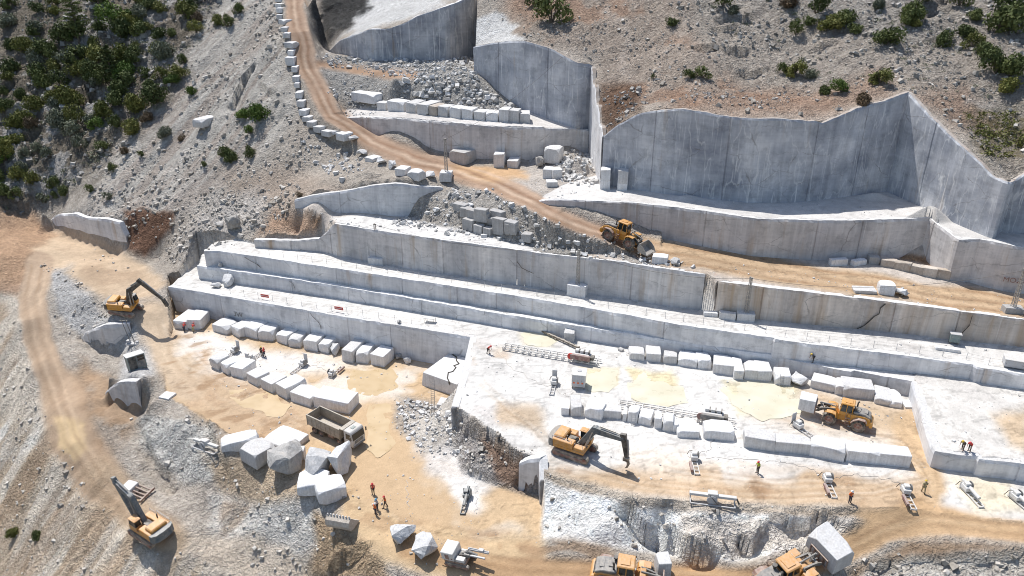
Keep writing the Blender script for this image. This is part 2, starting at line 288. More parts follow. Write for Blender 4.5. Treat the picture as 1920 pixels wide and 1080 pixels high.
# worked floors
for i, (c, r) in {0: (TAN,.05), 1: (WHITE,.045), 2: (WHITE,.03), 3: ((.72,.695,.66),.06), 4: (WHITE,.035), 5: ((.66,.61,.56),.10), 6: ((.70,.68,.655),.06), 7: ((.70,.675,.65),.10)}.items():
    m = RG == i; COL[m] = np.array(c); ROU[m] = r
g2 = sstep(.05,.45,n1)
for i in (1,2,3,4,6,7):
    m = (RG == i); a = (.55*g2*(.4+.6*veinz))[m, None]; COL[m] = COL[m]*(1-a)+np.array((.60,.575,.55))*a
# bench C left end rubble, heap, verge
lay('p', [(740,420),(770,395),(850,355),(930,360),(1240,470),(1330,505),(1240,497),(1000,464),(860,440)], (.55,.53,.50), .5, soft=8)
lay('p', [(620,405),(760,408),(1000,462),(1000,474),(640,424)], (.76,.74,.715), .08, soft=5, warp=.4)
# right floor
lay('p', [(1175,690),(1275,695),(1285,760),(1190,750)], CREAM, .05, soft=9, warp=1)
lay('p', [(1080,690),(1160,690),(1150,730),(1095,740)], CREAM, .015, soft=6, warp=.6, k=.9)
lay('p', [(1340,712),(1500,722),(1520,790),(1380,780)], (.72,.67,.54), .05, soft=10, warp=1)
lay('p', [(970,620),(1050,625),(1040,650),(980,650)], (.75,.70,.60), .02, soft=8, warp=.6, k=.7)
lay('p', [(1400,780),(1520,740),(1700,770),(1720,830),(1640,830),(1450,800)], DUST, .03, soft=20, k=.9)
lay('p', [(1500,730),(1690,770),(1710,830),(1560,800)], TAN, .04, soft=20, k=.75)
lay('l', [(1700,790),(1730,860),(1750,920),(1740,960)], TAN, .06, w=55, soft=14)
lay('p', [(1020,880),(1300,860),(1560,880),(1720,900),(1760,960),(1600,970),(1020,905)], (.62,.50,.375), .07, soft=16, k=.95)
lay('p', [(1150,830),(1300,840),(1290,890),(1180,880)], DUST, .05, soft=20, k=.8)
lay('p', [(1300,855),(1520,880),(1500,900),(1330,900)], WHITE, .04, soft=14, k=.8, mod=.3+.7*blot)
lay('p', [(1020,870),(1720,900),(1730,960),(1020,910)], BROWN, .10, soft=18, k=.7, mod=veinz*blot)
lay('p', [(900,690),(1010,700),(1000,850),(880,790)], (.66,.63,.60), .07, soft=20, k=.8, mod=blot)
lay('p', [(940,760),(1000,760),(1020,810),(940,800)], (.63,.52,.40), .1, soft=14, k=.8)
lay('p', [(870,640),(960,660),(940,690),(870,690)], (.62,.53,.44), .1, soft=14, k=.8, mod=veinz)
lay('p', [(1780,900),(1900,900),(1930,960),(1840,965)], (.74,.68,.57), .05, soft=18)
lay('p', [(1860,780),(1930,760),(1930,840),(1890,830)], TAN, .06, soft=16, k=.8)
# left floor
lay('p', [(310,610),(700,690),(560,700),(480,720),(380,690),(300,650)], (.78,.745,.70), .03, soft=16)
lay('p', [(320,615),(390,650),(400,700),(560,750),(480,740),(330,700)], (.62,.49,.37), .06, soft=14, k=.8, mod=.3+.7*veinz)
lay('p', [(330,720),(450,700),(560,760),(560,830),(420,820),(360,770)], (.56,.43,.31), .10, soft=20, k=.85, mod=veinz)
lay('p', [(640,770),(745,770),(745,840),(690,860)], (.66,.52,.345), .05, soft=10)
lay('p', [(645,690),(740,690),(745,730),(650,730)], (.66,.53,.36), .05, soft=10)
lay('p', [(745,760),(800,740),(820,880),(760,860)], (.60,.53,.46), .08, soft=14, k=.8, mod=.3+.7*veinz)
lay('p', [(790,830),(860,840),(930,910),(880,950),(800,900)], (.72,.69,.66), .12, soft=14, k=.9)
lay('p', [(840,900),(900,890),(920,950),(860,970)], (.80,.775,.74), .05, soft=14)
lay('p', [(740,740),(850,760),(870,830),(800,850),(750,830)], (.50,.47,.44), .35, soft=12, k=.9)
lay('p', [(910,930),(1020,940),(1020,1010),(930,1000)], (.66,.54,.40), .12, soft=14, k=.9, mod=.4+.6*blot)
# rough slopes round the pit
lay('p', [(853,765),(960,845),(1020,860),(1010,935),(930,908),(870,886),(850,800)], (.52,.49,.47), .85, soft=7, warp=.4)
lay('p', [(900,830),(975,850),(1000,880),(985,925),(930,900)], (.42,.315,.25), .8, soft=8, warp=.4, k=.85)
lay('p', [(1019,895),(1170,945),(1290,960),(1420,960),(1600,972),(1560,1010),(1400,1050),(1290,1045),(1150,1030),(1019,1014)], (.86,.84,.81), .32, soft=6, warp=.5)
lay('p', [(1270,960),(1600,972),(1560,1010),(1400,1040),(1280,1020)], (.72,.665,.605), .6, soft=12, k=.8)
lay('p', [(262,785),(400,800),(420,850),(400,900),(340,900),(270,850)], (.66,.64,.61), .85, soft=9, warp=.6)
lay('p', [(390,850),(520,860),(600,930),(520,950),(430,920)], (.60,.51,.41), .5, soft=16, k=.9)
lay('p', [(400,930),(620,950),(620,1010),(480,1080),(400,1010)], (.69,.665,.63), .45, soft=16)
lay('p', [(580,960),(680,1000),(720,1090),(560,1090),(600,1030)], (.56,.46,.355), .8, soft=12)
lay('p', [(80,480),(130,520),(200,590),(250,610),(240,660),(170,640),(110,590)], (.58,.565,.55), .45, soft=8, warp=.6)
lay('p', [(225,650),(285,640),(290,700),(220,740)], (.60,.585,.57), .35, soft=10, warp=.6)
# bottom-left outside slope
lay('p', [(-900,540),(20,560),(60,720),(110,820),(200,900),(300,1020),(480,1100),(480,2000),(-900,2000)], (.70,.645,.575), .42, soft=14)
lay('p', [(-900,600),(60,800),(300,1020),(480,1100),(480,2000),(-900,2000)], (.60,.51,.41), None, soft=30, k=.75, mod=sstep(-.05,.3,streak))
lay('p', [(-900,640),(40,660),(90,830),(0,860),(-900,860)], (.72,.70,.665), None, soft=25, k=.8, mod=blot)
lay('p', [(330,1000),(480,1000),(600,1090),(420,1090)], (.66,.585,.50), .25, soft=16, k=.8)
lay('l', [(1019,885),(1100,905),(1170,930),(1290,940),(1420,946),(1600,955)], (.62,.57,.51), .45, w=14, soft=10, warp=.6)
# earth roads
def road(pts, w, col=ROADC, r=.06, soft=6, warp=.35, k=1.0): lay('l', pts, col, r, w=w, soft=soft, warp=warp, k=k)
lay('p', [(-20,420),(60,415),(130,430),(260,480),(300,520),(290,560),(200,560),(120,500),(60,520),(-20,530)], (.64,.54,.43), .10, soft=12)
lay('p', [(-20,410),(60,405),(110,440),(60,470),(20,560),(-20,540)], ORANGE, .5, soft=12, k=.75)
road([(70,500),(58,560),(70,640),(100,720),(120,760)], 55, (.55,.455,.365))
road([(120,740),(140,820),(190,900)], 90, (.55,.45,.355), soft=12)
lay('p', [(105,780),(165,790),(175,845),(140,865)], (.70,.575,.41), .015, soft=7)
lay('p', [(160,680),(260,740),(280,760),(250,800),(180,770)], (.53,.43,.335), .12, soft=14)
road([(190,890),(250,960),(320,1010)], 70, (.53,.44,.345), soft=14, r=.12)
road([(290,600),(310,650),(350,720)], 70, (.63,.535,.43), soft=14)
lay('p', [(600,880),(760,960),(1020,1010),(1020,1090),(860,1100),(700,1050),(660,990)], (.66,.54,.395), .08, soft=14)
road([(760,1030),(900,1065),(1100,1072),(1300,1078),(1420,1085),(1560,1050),(1650,1000),(1730,980),(1920,1000),(2200,1040)], 38, (.56,.425,.295), soft=9)
road([(1560,1040),(1650,990),(1720,960)], 50, (.60,.465,.325), soft=12)
lay('p', [(1600,960),(1770,950),(1930,985),(1930,1010),(1650,1010)], (.61,.475,.335), .06, soft=12)
lay('l', [(1600,1085),(1700,1030),(1920,1045)], (.36,.275,.20), .3, w=26, soft=12, k=.8)
lay('p', [(1640,1050),(1930,1040),(1930,1100),(1600,1100)], (.62,.59,.55), .6, soft=12, k=.9)
rc = (.52,.415,.335)
road([p[:2] for p in ROAD[:10]], 40, rc); road([p[:2] for p in ROAD[8:]]+[(1320,497)], 34, rc)
lay('l', [(1168,456),(1260,476),(1400,500),(1560,525),(1700,545),(1960,585)], (.60,.485,.365), .07, w=44, soft=8, warp=.6)
road([(600,120),(680,133),(780,142)], 16, (.52,.40,.31), soft=7)
lay('p', [(830,310),(960,312),(990,335),(930,345),(860,330)], (.62,.475,.335), .05, soft=9)
lay('l', [(1010,480),(1200,488),(1330,512)], (.64,.575,.505), .2, w=8, soft=6)
lay('p', [(852,356),(930,364),(1000,396),(1040,418),(1120,450),(1180,474),(1240,491),(1240,500),(1100,475),(970,457),(870,428),(760,410),(770,395)], (.545,.515,.48), .5, soft=4, warp=.25)
lay('l', [(1700,478),(1745,490)], (.50,.38,.28), .3, w=16, soft=6)
lay('p', [(140,680),(235,715),(265,800),(205,870),(165,800)], (.43,.335,.25), None, soft=20, k=.75, mod=.35+.65*veinz)
lay('p', [(40,560),(90,640),(130,740),(110,780),(60,660)], (.48,.385,.30), None, soft=18, k=.55, mod=.3+.7*veinz)
lay('p', [(120,440),(260,490),(290,550),(200,545),(120,490)], (.53,.43,.335), None, soft=20, k=.7, mod=.3+.7*blot)
# ruts along the haul roads
def ruts(pts, off, w, col, k, seed):
    q = []
    for i, (a, b) in enumerate(pts):
        a2, b2 = pts[min(i+1, len(pts)-1)]; a1, b1 = pts[max(i-1, 0)]
        l = math.hypot(a2-a1, b2-b1); q.append((a-(b2-b1)/l*off, b+(a2-a1)/l*off))
    lay('l', q, col, None, w=w, soft=3.5, warp=.3, k=k, mod=.45+.55*sstep(-.3,.3,fbm(XX,YY,6,2,seed)))
for off, col in ((-15,(.62,.51,.42)),(-7,(.40,.285,.21)),(0,(.68,.57,.47)),(7,(.41,.30,.22)),(15,(.60,.48,.39))):
    ruts([p[:2] for p in ROAD], off, 3.2, col, .9, int(off+30))
for off, col in ((-15,(.47,.34,.235)),(-8,(.68,.55,.41)),(-1,(.45,.325,.225)),(6,(.68,.55,.42)),(13,(.46,.335,.235))):
    ruts([(1168,460),(1260,476),(1400,500),(1560,525),(1700,545),(1960,585)], off, 3, col, .85, int(off+60))
for off, col in ((-16,(.64,.53,.42)),(-6,(.46,.36,.27)),(5,(.65,.54,.43)),(14,(.47,.37,.28))):
    ruts([(70,500),(58,560),(70,640),(100,720),(140,820),(190,900),(250,960)], off, 3.5, col, .8, int(off+90))
for off, col in ((-14,(.45,.34,.24)),(-5,(.66,.53,.39)),(4,(.46,.345,.24)),(13,(.65,.51,.37))):
    ruts([(860,1050),(1000,1068),(1300,1078),(1420,1085),(1560,1050),(1650,1000),(1730,980),(1920,1000)], off, 4, col, .65, int(off+120))
    ruts([(1700,800),(1735,870),(1745,930),(1680,980),(1600,1020)], off*1.2, 4, col, .45, int(off+140))
for off, col in ((-16,(.74,.66,.56)),(-5,(.50,.40,.30)),(6,(.72,.62,.50))):
    ruts([(290,610),(320,680),(400,760),(520,800)], off, 4, col, .45, int(off+170))
for P_, w_ in (([(330,640),(420,720),(560,800),(700,870),(800,960)],3),([(350,690),(470,740),(560,790)],3),([(700,700),(760,760),(765,860),(740,960),(860,1040)],3.5),([(640,700),(720,740),(750,800),(730,880)],3),([(1030,860),(1200,905),(1420,930),(1640,925),(1740,900)],3),([(1240,880),(1450,905),(1650,905),(1735,860)],3),([(1420,770),(1560,810),(1690,830),(1735,880)],3),([(900,720),(980,790),(1060,850)],3)):
    for off, col in ((-7,(.47,.36,.26)),(-3,(.76,.69,.60)),(3,(.47,.365,.265)),(7,(.74,.66,.56))): ruts(P_, off, w_, col, .5, int(off+len(P_)*7+210))
lay('p', [(330,700),(470,730),(600,800),(560,850),(420,815),(350,770)], (.45,.335,.235), None, soft=18, k=.6, mod=sstep(.05,.3,n3)*(.3+.7*blot))
lay('p', [(560,860),(700,880),(860,1000),(1010,1000),(1010,1060),(760,1020),(640,960)], (.47,.355,.25), None, soft=22, k=.55, mod=sstep(.0,.3,n3))
# churned, stained working ground: fine tracks and scuffs
trk = np.abs(fbm(XX*.35+YY*.2, YY*1.0-XX*.12, 1.6, 3, 81)); trk2 = np.abs(fbm(XX*.9, YY*.35+XX*.1, 1.5, 3, 91))
scuff = np.where(trk < .05, .86, 1.0)*np.where(trk2 < .035, .9, 1.0)
work = (RG >= 0) & (RG <= 5)
COL[work] *= scuff[work][:, None]
lay('p', [(590,755),(740,752),(765,850),(830,900),(900,990),(770,975),(690,945),(640,900),(655,850),(590,800)], (.625,.505,.37), .02, soft=12, k=.95)
lay('p', [(640,690),(745,690),(748,738),(640,735)], (.67,.56,.425), .02, soft=10, k=.9)
lay('p', [(330,690),(450,700),(590,780),(580,830),(430,815),(350,770)], (.62,.51,.40), None, soft=22, k=.55)
lay('p', [(320,620),(700,690),(880,680),(850,760),(740,750),(600,770),(470,720),(330,690)], (.76,.73,.69), None, soft=16, k=.7, mod=sstep(-.15,.2,n2))
lay('p', [(760,740),(860,770),(800,900),(900,960),(1010,1000),(900,1010),(770,960)], (.74,.70,.645), None, soft=20, k=.6, mod=sstep(0,.3,n2))
lay('p', [(330,600),(420,680),(560,760),(590,820),(430,815),(350,760),(300,680)], (.46,.35,.25), None, soft=16, k=.7, mod=sstep(.05,.3,fbm(XX*.6+YY*.5, YY*1.3-XX*.8, 3, 4, 171)))
lay('p', [(640,930),(800,985),(1010,1010),(1300,1060),(1000,1075),(760,1040)], (.44,.33,.235), None, soft=16, k=.6, mod=sstep(.05,.3,fbm(XX*.5-YY*.3, YY*1.5+XX*.6, 3, 4, 181)))
gul = fbm((XX*.78-YY*.62), (XX*.62+YY*.78)*.13, 1.5, 4, 151); gul2 = fbm((XX*.78-YY*.62), (XX*.62+YY*.78)*.10, 4.5, 3, 161)
SL = np.zeros(len(XX))
for P_ in ([(-900,540),(20,560),(60,720),(110,820),(200,900),(300,1020),(480,1100),(480,2000),(-900,2000)], [(430,-60),(520,-60),(560,190),(530,260),(440,360),(300,420),(140,410),(200,320),(300,250),(350,130)], [(400,930),(620,950),(620,1010),(480,1080),(400,1010)]):
    i_ = np.nonzero(inside(U0, V0, P_))[0]; SL[i_] = sstep(0, 22, seg_dist(U0[i_], V0[i_], P_, True))
i_ = np.nonzero((SL > 0) & (U0 < 700) & (V0 > 500))[0]
COL[i_] = COL[i_]*(1-(SL[i_]*.6*sstep(-.05, .35, gul2[i_]))[:, None])+np.array((.50,.40,.305))*(SL[i_]*.6*sstep(-.05, .35, gul2[i_]))[:, None]
i_ = np.nonzero(SL > 0)[0]; COL[i_] *= (1+SL[i_]*(.17*gul[i_]))[:, None]
amp = np.where(RG == 0, .45, 1.0)
COL *= (1+amp*(.10*n4+.10*n3+.07*fbm(XX, YY, .9, 2, 99)))[:, None]
COL = np.clip(1.06*np.clip(COL, .02, .9)**1.58, .02, .8)
# ------------------------------------------------------------------ relief
rid = fbm(XX, YY, 9, 6, 5, True, .55); bil = fbm(XX, YY, 5, 6, 15, False, .58)
strat = fbm(XX*.5+YY*.3, YY*1.3-XX*.5, 4, 5, 25, True, .6)
fin = fbm(XX, YY, 1.5, 3, 35, True, .6)
disp = ROU*(rid*.55+bil*.75+strat*.5*sstep(.3,.6,ROU)+fin*.32)*1.15
disp = disp+SL*(.34*gul+.30*gul2+.35*bil)
disp = np.where(RG == -1, disp, disp*np.where(RG >= 8, .9, 1.0))
# keep the ground calm right beside sawn faces so that it does not poke through them
for W in (W5, W6, W6S, W8, W9, W10, W11, W11B, W13):
    p = np.array(W); idx = np.nonzero((XX > p[:, 0].min()-3) & (XX < p[:, 0].max()+3) & (YY > p[:, 1].min()-3) & (YY < p[:, 1].max()+3))[0]
    d = seg_dist(XX[idx], YY[idx], W[::3]+[W[-1]]); disp[idx] *= .12+.88*sstep(.4, 2.6, d)
ZF = ZZ+disp
def gz(x, y):                                 # height of the finished ground
    x = np.atleast_1d(np.asarray(x, float)); y = np.atleast_1d(np.asarray(y, float))
    i = np.clip(np.searchsorted(gx, x)-1, 0, NX-2); j = np.clip(np.searchsorted(gy, y)-1, 0, NY-2)
    fx = np.clip((x-gx[i])/(gx[i+1]-gx[i]), 0, 1); fy = np.clip((y-gy[j])/(gy[j+1]-gy[j]), 0, 1)
    Z = ZF
    return (Z[j*NX+i]*(1-fx)+Z[j*NX+i+1]*fx)*(1-fy)+(Z[(j+1)*NX+i]*(1-fx)+Z[(j+1)*NX+i+1]*fx)*fy
def G(u, v, lo=55.0, hi=330.0):              # where the line of sight through a photo pixel meets the ground
    t = np.arange(lo, hi, .25)
    dx = (u-960)/FO; dv = (v-540)/FO
    x = dx*t; y = t*(cP-dv*sP); z = HC-t*(sP+dv*cP)
    b = np.nonzero(z < gz(x, y))[0]
    if not len(b): return (x[-1], y[-1], float(gz(x[-1], y[-1])[0]))
    k = b[0]
    return (float(x[k]), float(y[k]), float(gz(x[k], y[k])[0]))
# ------------------------------------------------------------------ materials
def nmat(name, rough=.9, spec=.25):
    m = bpy.data.materials.new(name); m.use_nodes = True; nt = m.node_tree
    b = nt.nodes['Principled BSDF']; b.inputs['Roughness'].default_value = rough; b.inputs['Specular IOR Level'].default_value = spec
    return m, nt, b
def N(nt, typ, **kw):
    n = nt.nodes.new(typ)
    for k, v in kw.items():
        if k.startswith('i_'): n.inputs[k[2:].replace('_', ' ')].default_value = v
        else: setattr(n, k, v)
    return n
def mixc(nt, fac, a, b, bt='MIX'):
    n = nt.nodes.new('ShaderNodeMix'); n.data_type = 'RGBA'; n.blend_type = bt
    for s, v in ((0, fac), (6, a), (7, b)):
        if isinstance(v, bpy.types.NodeSocket): nt.links.new(v, n.inputs[s])
        elif isinstance(v, (int, float)): n.inputs[s].default_value = v
        else: n.inputs[s].default_value = (*v, 1)
    return n.outputs[2]
def ramp(nt, src, a, b, ca=(0,0,0), cb=(1,1,1)):
    n = nt.nodes.new('ShaderNodeValToRGB'); nt.links.new(src, n.inputs[0]); e = n.color_ramp.elements
    e[0].position, e[1].position = a, b; e[0].color = (*ca, 1); e[1].color = (*cb, 1)
    return n.outputs[0]
def coords(nt, what, scale=(1,1,1), rot=(0,0,0)):
    t = nt.nodes.new('ShaderNodeTexCoord'); mp = nt.nodes.new('ShaderNodeMapping'); nt.links.new(t.outputs[what], mp.inputs[0])
    mp.inputs['Scale'].default_value = scale; mp.inputs['Rotation'].default_value = rot
    return mp.outputs[0]
def noise(nt, vec, sc, det=4, ro=.55):
    n = N(nt, 'ShaderNodeTexNoise'); n.inputs['Scale'].default_value = sc; n.inputs['Detail'].default_value = det; n.inputs['Roughness'].default_value = ro
    nt.links.new(vec, n.inputs['Vector']); return n.outputs[0]
def ground_mat():
    m, nt, b = nmat('ground_rock', .95, .1)
    at = N(nt, 'ShaderNodeAttribute', attribute_name='ground_colour'); ar = N(nt, 'ShaderNodeAttribute', attribute_name='stoniness')
    v = coords(nt, 'Object')
    vo = N(nt, 'ShaderNodeTexVoronoi'); vo.inputs['Scale'].default_value = 2.6; wv = N(nt, 'ShaderNodeTexNoise'); wv.inputs['Scale'].default_value = 1.1; wv.inputs['Detail'].default_value = 3; nt.links.new(v, wv.inputs['Vector'])
    wa = N(nt, 'ShaderNodeVectorMath', operation='MULTIPLY_ADD'); nt.links.new(wv.outputs['Color'], wa.inputs[0]); wa.inputs[1].default_value = (1.3,1.3,1.3); nt.links.new(v, wa.inputs[2]); vd = wa.outputs[0]
    nt.links.new(vd, vo.inputs['Vector'])
    vo2 = N(nt, 'ShaderNodeTexVoronoi'); vo2.inputs['Scale'].default_value = 6.5; nt.links.new(vd, vo2.inputs['Vector'])
    nz = noise(nt, v, 1.7, 7, .65); nz2 = noise(nt, v, 9, 4, .6)
    cell = ramp(nt, vo.outputs['Color'], .1, .9, (.74,.73,.72), (1.2,1.24,1.24)); cell2 = ramp(nt, vo2.outputs['Color'], .1, .9, (.74,.74,.73), (1.2,1.2,1.21))
    c = mixc(nt, ar.outputs['Fac'], at.outputs['Color'], mixc(nt, 1.0, mixc(nt, 1.0, at.outputs['Color'], cell, 'MULTIPLY'), cell2, 'MULTIPLY'))
    c = mixc(nt, 1.0, c, mixc(nt, ramp(nt, ar.outputs['Fac'], 0, .3, (.3,.3,.3)), (1,1,1), ramp(nt, nz, .25, .75, (.76,.75,.74), (1.18,1.18,1.18))), 'MULTIPLY')
    c = mixc(nt, 1.0, c, ramp(nt, nz2, .3, .7, (.86,.86,.86), (1.12,1.12,1.12)), 'MULTIPLY')
    nt.links.new(c, b.inputs['Base Color'])
    h = N(nt, 'ShaderNodeMath', operation='MULTIPLY'); nt.links.new(vo.outputs['Distance'], h.inputs[0]); nt.links.new(ar.outputs['Fac'], h.inputs[1])
    h2 = N(nt, 'ShaderNodeMath', operation='MULTIPLY'); nt.links.new(vo2.outputs['Distance'], h2.inputs[0]); nt.links.new(ar.outputs['Fac'], h2.inputs[1])
    s1 = N(nt, 'ShaderNodeMath', operation='MULTIPLY_ADD'); nt.links.new(h2.outputs[0], s1.inputs[0]); s1.inputs[1].default_value = .5; nt.links.new(h.outputs[0], s1.inputs[2])
    s2 = N(nt, 'ShaderNodeMath', operation='MULTIPLY_ADD'); k3 = N(nt, 'ShaderNodeMath', operation='MULTIPLY_ADD'); nt.links.new(ar.outputs['Fac'], k3.inputs[0]); k3.inputs[1].default_value = .55; k3.inputs[2].default_value = .06; nt.links.new(nz, s2.inputs[0]); nt.links.new(k3.outputs[0], s2.inputs[1]); nt.links.new(s1.outputs[0], s2.inputs[2])
    bp = N(nt, 'ShaderNodeBump'); bp.inputs['Strength'].default_value = 1.0; bp.inputs['Distance'].default_value = .42
    nt.links.new(s2.outputs[0], bp.inputs['Height']); nt.links.new(bp.outputs[0], b.inputs['Normal'])
    return m
def wall_mat(name, lo, hi, stain=0.0, veins=.5, seed=0, dark=.15):
    m, nt, b = nmat(name, .75, .3)
    uv = coords(nt, 'UV'); st = coords(nt, 'UV', (.75, .035, 1)); st2 = coords(nt, 'UV', (.35, .03, 1)); st3 = coords(nt, 'UV', (3.1, .09, 1))
    off = N(nt, 'ShaderNodeVectorMath', operation='ADD'); nt.links.new(uv, off.inputs[0]); off.inputs[1].default_value = (seed*13.7, seed*5.1, seed*3.3)
    uv = off.outputs[0]
    big = noise(nt, uv, .16, 5, .6)
    c = mixc(nt, ramp(nt, big, .35, .65), lo, hi)
    c = mixc(nt, 1.0, c, ramp(nt, noise(nt, st, 1, 5, .6), .32, .68, (1-dark, 1-dark, 1-dark*.95), (1.1,1.1,1.1)), 'MULTIPLY')
    c = mixc(nt, 1.0, c, ramp(nt, noise(nt, st3, 1, 3, .6), .3, .7, (.95,.95,.95), (1.05,1.05,1.05)), 'MULTIPLY')
    bnd = coords(nt, 'UV', (.09, .012, 1)); c = mixc(nt, 1.0, c, ramp(nt, noise(nt, bnd, 1, 3, .6), .36, .64, (.78,.79,.82), (1.12,1.11,1.10)), 'MULTIPLY')
    pl_ = ramp(nt, noise(nt, st3, .8, 2, .5), .62, .72); c = mixc(nt, pl_, c, (.70,.70,.70))
    saw = coords(nt, 'UV', (.08, 2.2, 1)); c = mixc(nt, 1.0, c, ramp(nt, noise(nt, saw, 1, 3, .6), .3, .7, (.93,.93,.93), (1.05,1.05,1.05)), 'MULTIPLY')
    if veins:
        rt = N(nt, 'ShaderNodeMapping'); rt.inputs['Rotation'].default_value = (0, 0, .7); rt.inputs['Scale'].default_value = (1.5, .35, 1); nt.links.new(uv, rt.inputs[0])
        vn = noise(nt, rt.outputs[0], .22, 3, .5); d = N(nt, 'ShaderNodeMath', operation='SUBTRACT'); nt.links.new(vn, d.inputs[0]); d.inputs[1].default_value = .5
        ab = N(nt, 'ShaderNodeMath', operation='ABSOLUTE'); nt.links.new(d.outputs[0], ab.inputs[0])
        k = N(nt, 'ShaderNodeMath', operation='MULTIPLY'); nt.links.new(ramp(nt, ab.outputs[0], 0, .014, (1,1,1), (0,0,0)), k.inputs[0]); k.inputs[1].default_value = veins
        c = mixc(nt, k.outputs[0], c, (.72,.72,.71))
    wz = N(nt, 'ShaderNodeTexNoise'); wz.inputs['Scale'].default_value = .5; wz.inputs['Detail'].default_value = 5; nt.links.new(uv, wz.inputs['Vector'])
    wd = N(nt, 'ShaderNodeVectorMath', operation='MULTIPLY_ADD'); nt.links.new(wz.outputs['Color'], wd.inputs[0]); wd.inputs[1].default_value = (1.6, 1.6, 0); nt.links.new(uv, wd.inputs[2])
    sk = N(nt, 'ShaderNodeMapping'); sk.inputs['Rotation'].default_value = (0, 0, .55); sk.inputs['Scale'].default_value = (.10, .24, 1); nt.links.new(wd.outputs[0], sk.inputs[0])
    fr = N(nt, 'ShaderNodeTexVoronoi'); fr.feature = 'DISTANCE_TO_EDGE'; fr.inputs['Scale'].default_value = 1; nt.links.new(sk.outputs[0], fr.inputs['Vector'])
    k2 = N(nt, 'ShaderNodeMath', operation='MULTIPLY'); nt.links.new(ramp(nt, fr.outputs['Distance'], .002, .011, (1,1,1), (0,0,0)), k2.inputs[0]); nt.links.new(ramp(nt, noise(nt, uv, .3, 3), .42, .62, (0,0,0), (.6,.6,.6)), k2.inputs[1])
    c = mixc(nt, k2.outputs[0], c, (.20,.18,.165))
    blo = ramp(nt, noise(nt, uv, .55, 7, .7), .5, .66); c = mixc(nt, 1.0, c, mixc(nt, blo, (1.04,1.04,1.04), (.80,.80,.80)), 'MULTIPLY')
    sc_ = N(nt, 'ShaderNodeMapping'); sc_.inputs['Rotation'].default_value = (0, 0, -.75); sc_.inputs['Scale'].default_value = (.9, .07, 1); nt.links.new(wd.outputs[0], sc_.inputs[0])
    k4 = N(nt, 'ShaderNodeMath', operation='MULTIPLY'); nt.links.new(ramp(nt, noise(nt, sc_.outputs[0], 1.3, 4, .6), .60, .70), k4.inputs[0]); nt.links.new(ramp(nt, noise(nt, uv, .12, 3), .45, .6, (0,0,0), (.5+.4*veins,)*3), k4.inputs[1])
    c = mixc(nt, k4.outputs[0], c, (.80,.79,.775))
    if stain:
        s = ramp(nt, noise(nt, st2, 1.2, 4, .65), .62-stain*.3, .72-stain*.2)
        s = mixc(nt, 1.0, s, ramp(nt, noise(nt, st, .8, 4, .6), .3, .65), 'MULTIPLY')
        c = mixc(nt, s, c, mixc(nt, ramp(nt, noise(nt, st3, .7, 2), .4, .6), (.50,.40,.30), (.38,.285,.205)))
        c = mixc(nt, min(.75, stain), c, mixc(nt, 1.0, c, (.95,.84,.73), 'MULTIPLY'))
    nt.links.new(c, b.inputs['Base Color'])
    bp = N(nt, 'ShaderNodeBump'); bp.inputs['Strength'].default_value = .35; bp.inputs['Distance'].default_value = .06
    nt.links.new(noise(nt, uv, 2.5, 5, .65), bp.inputs['Height']); nt.links.new(bp.outputs[0], b.inputs['Normal'])
    return m
def stone_mat(name, lo, hi, sc=.7, dirt=(.55,.49,.42), dk=.35, bump=.5):
    m, nt, b = nmat(name, .85, .2); v = coords(nt, 'Object'); oi = N(nt, 'ShaderNodeObjectInfo')
    off = N(nt, 'ShaderNodeVectorMath', operation='MULTIPLY_ADD'); nt.links.new(oi.outputs['Random'], off.inputs[0]); off.inputs[1].default_value = (37,53,71); nt.links.new(v, off.inputs[2]); v = off.outputs[0]
    c = mixc(nt, ramp(nt, noise(nt, v, sc, 6, .65), .35, .65), lo, hi)
    c = mixc(nt, 1.0, c, ramp(nt, noise(nt, v, 4, 5, .65), .3, .7, (.85,.85,.85), (1.08,1.08,1.08)), 'MULTIPLY')
    d = N(nt, 'ShaderNodeMath', operation='MULTIPLY'); nt.links.new(ramp(nt, noise(nt, v, .9, 4), .52, .7), d.inputs[0]); d.inputs[1].default_value = dk
    c = mixc(nt, d.outputs[0], c, dirt)
    gv = N(nt, 'ShaderNodeMapping'); gv.inputs['Scale'].default_value = (3.2, 3.2, .05); nt.links.new(v, gv.inputs[0]); c = mixc(nt, 1.0, c, ramp(nt, noise(nt, gv.outputs[0], 1.5, 3, .6), .3, .7, (.86,.855,.85), (1.07,1.07,1.07)), 'MULTIPLY')
    c = mixc(nt, 1.0, c, ramp(nt, oi.outputs['Random'], 0, 1, (.78,.77,.755), (1.06,1.06,1.06)), 'MULTIPLY')
    nt.links.new(c, b.inputs['Base Color'])
    bp = N(nt, 'ShaderNodeBump'); bp.inputs['Strength'].default_value = bump; bp.inputs['Distance'].default_value = .12
    nt.links.new(noise(nt, v, 2.2, 7, .7), bp.inputs['Height']); nt.links.new(bp.outputs[0], b.inputs['Normal'])
    return m
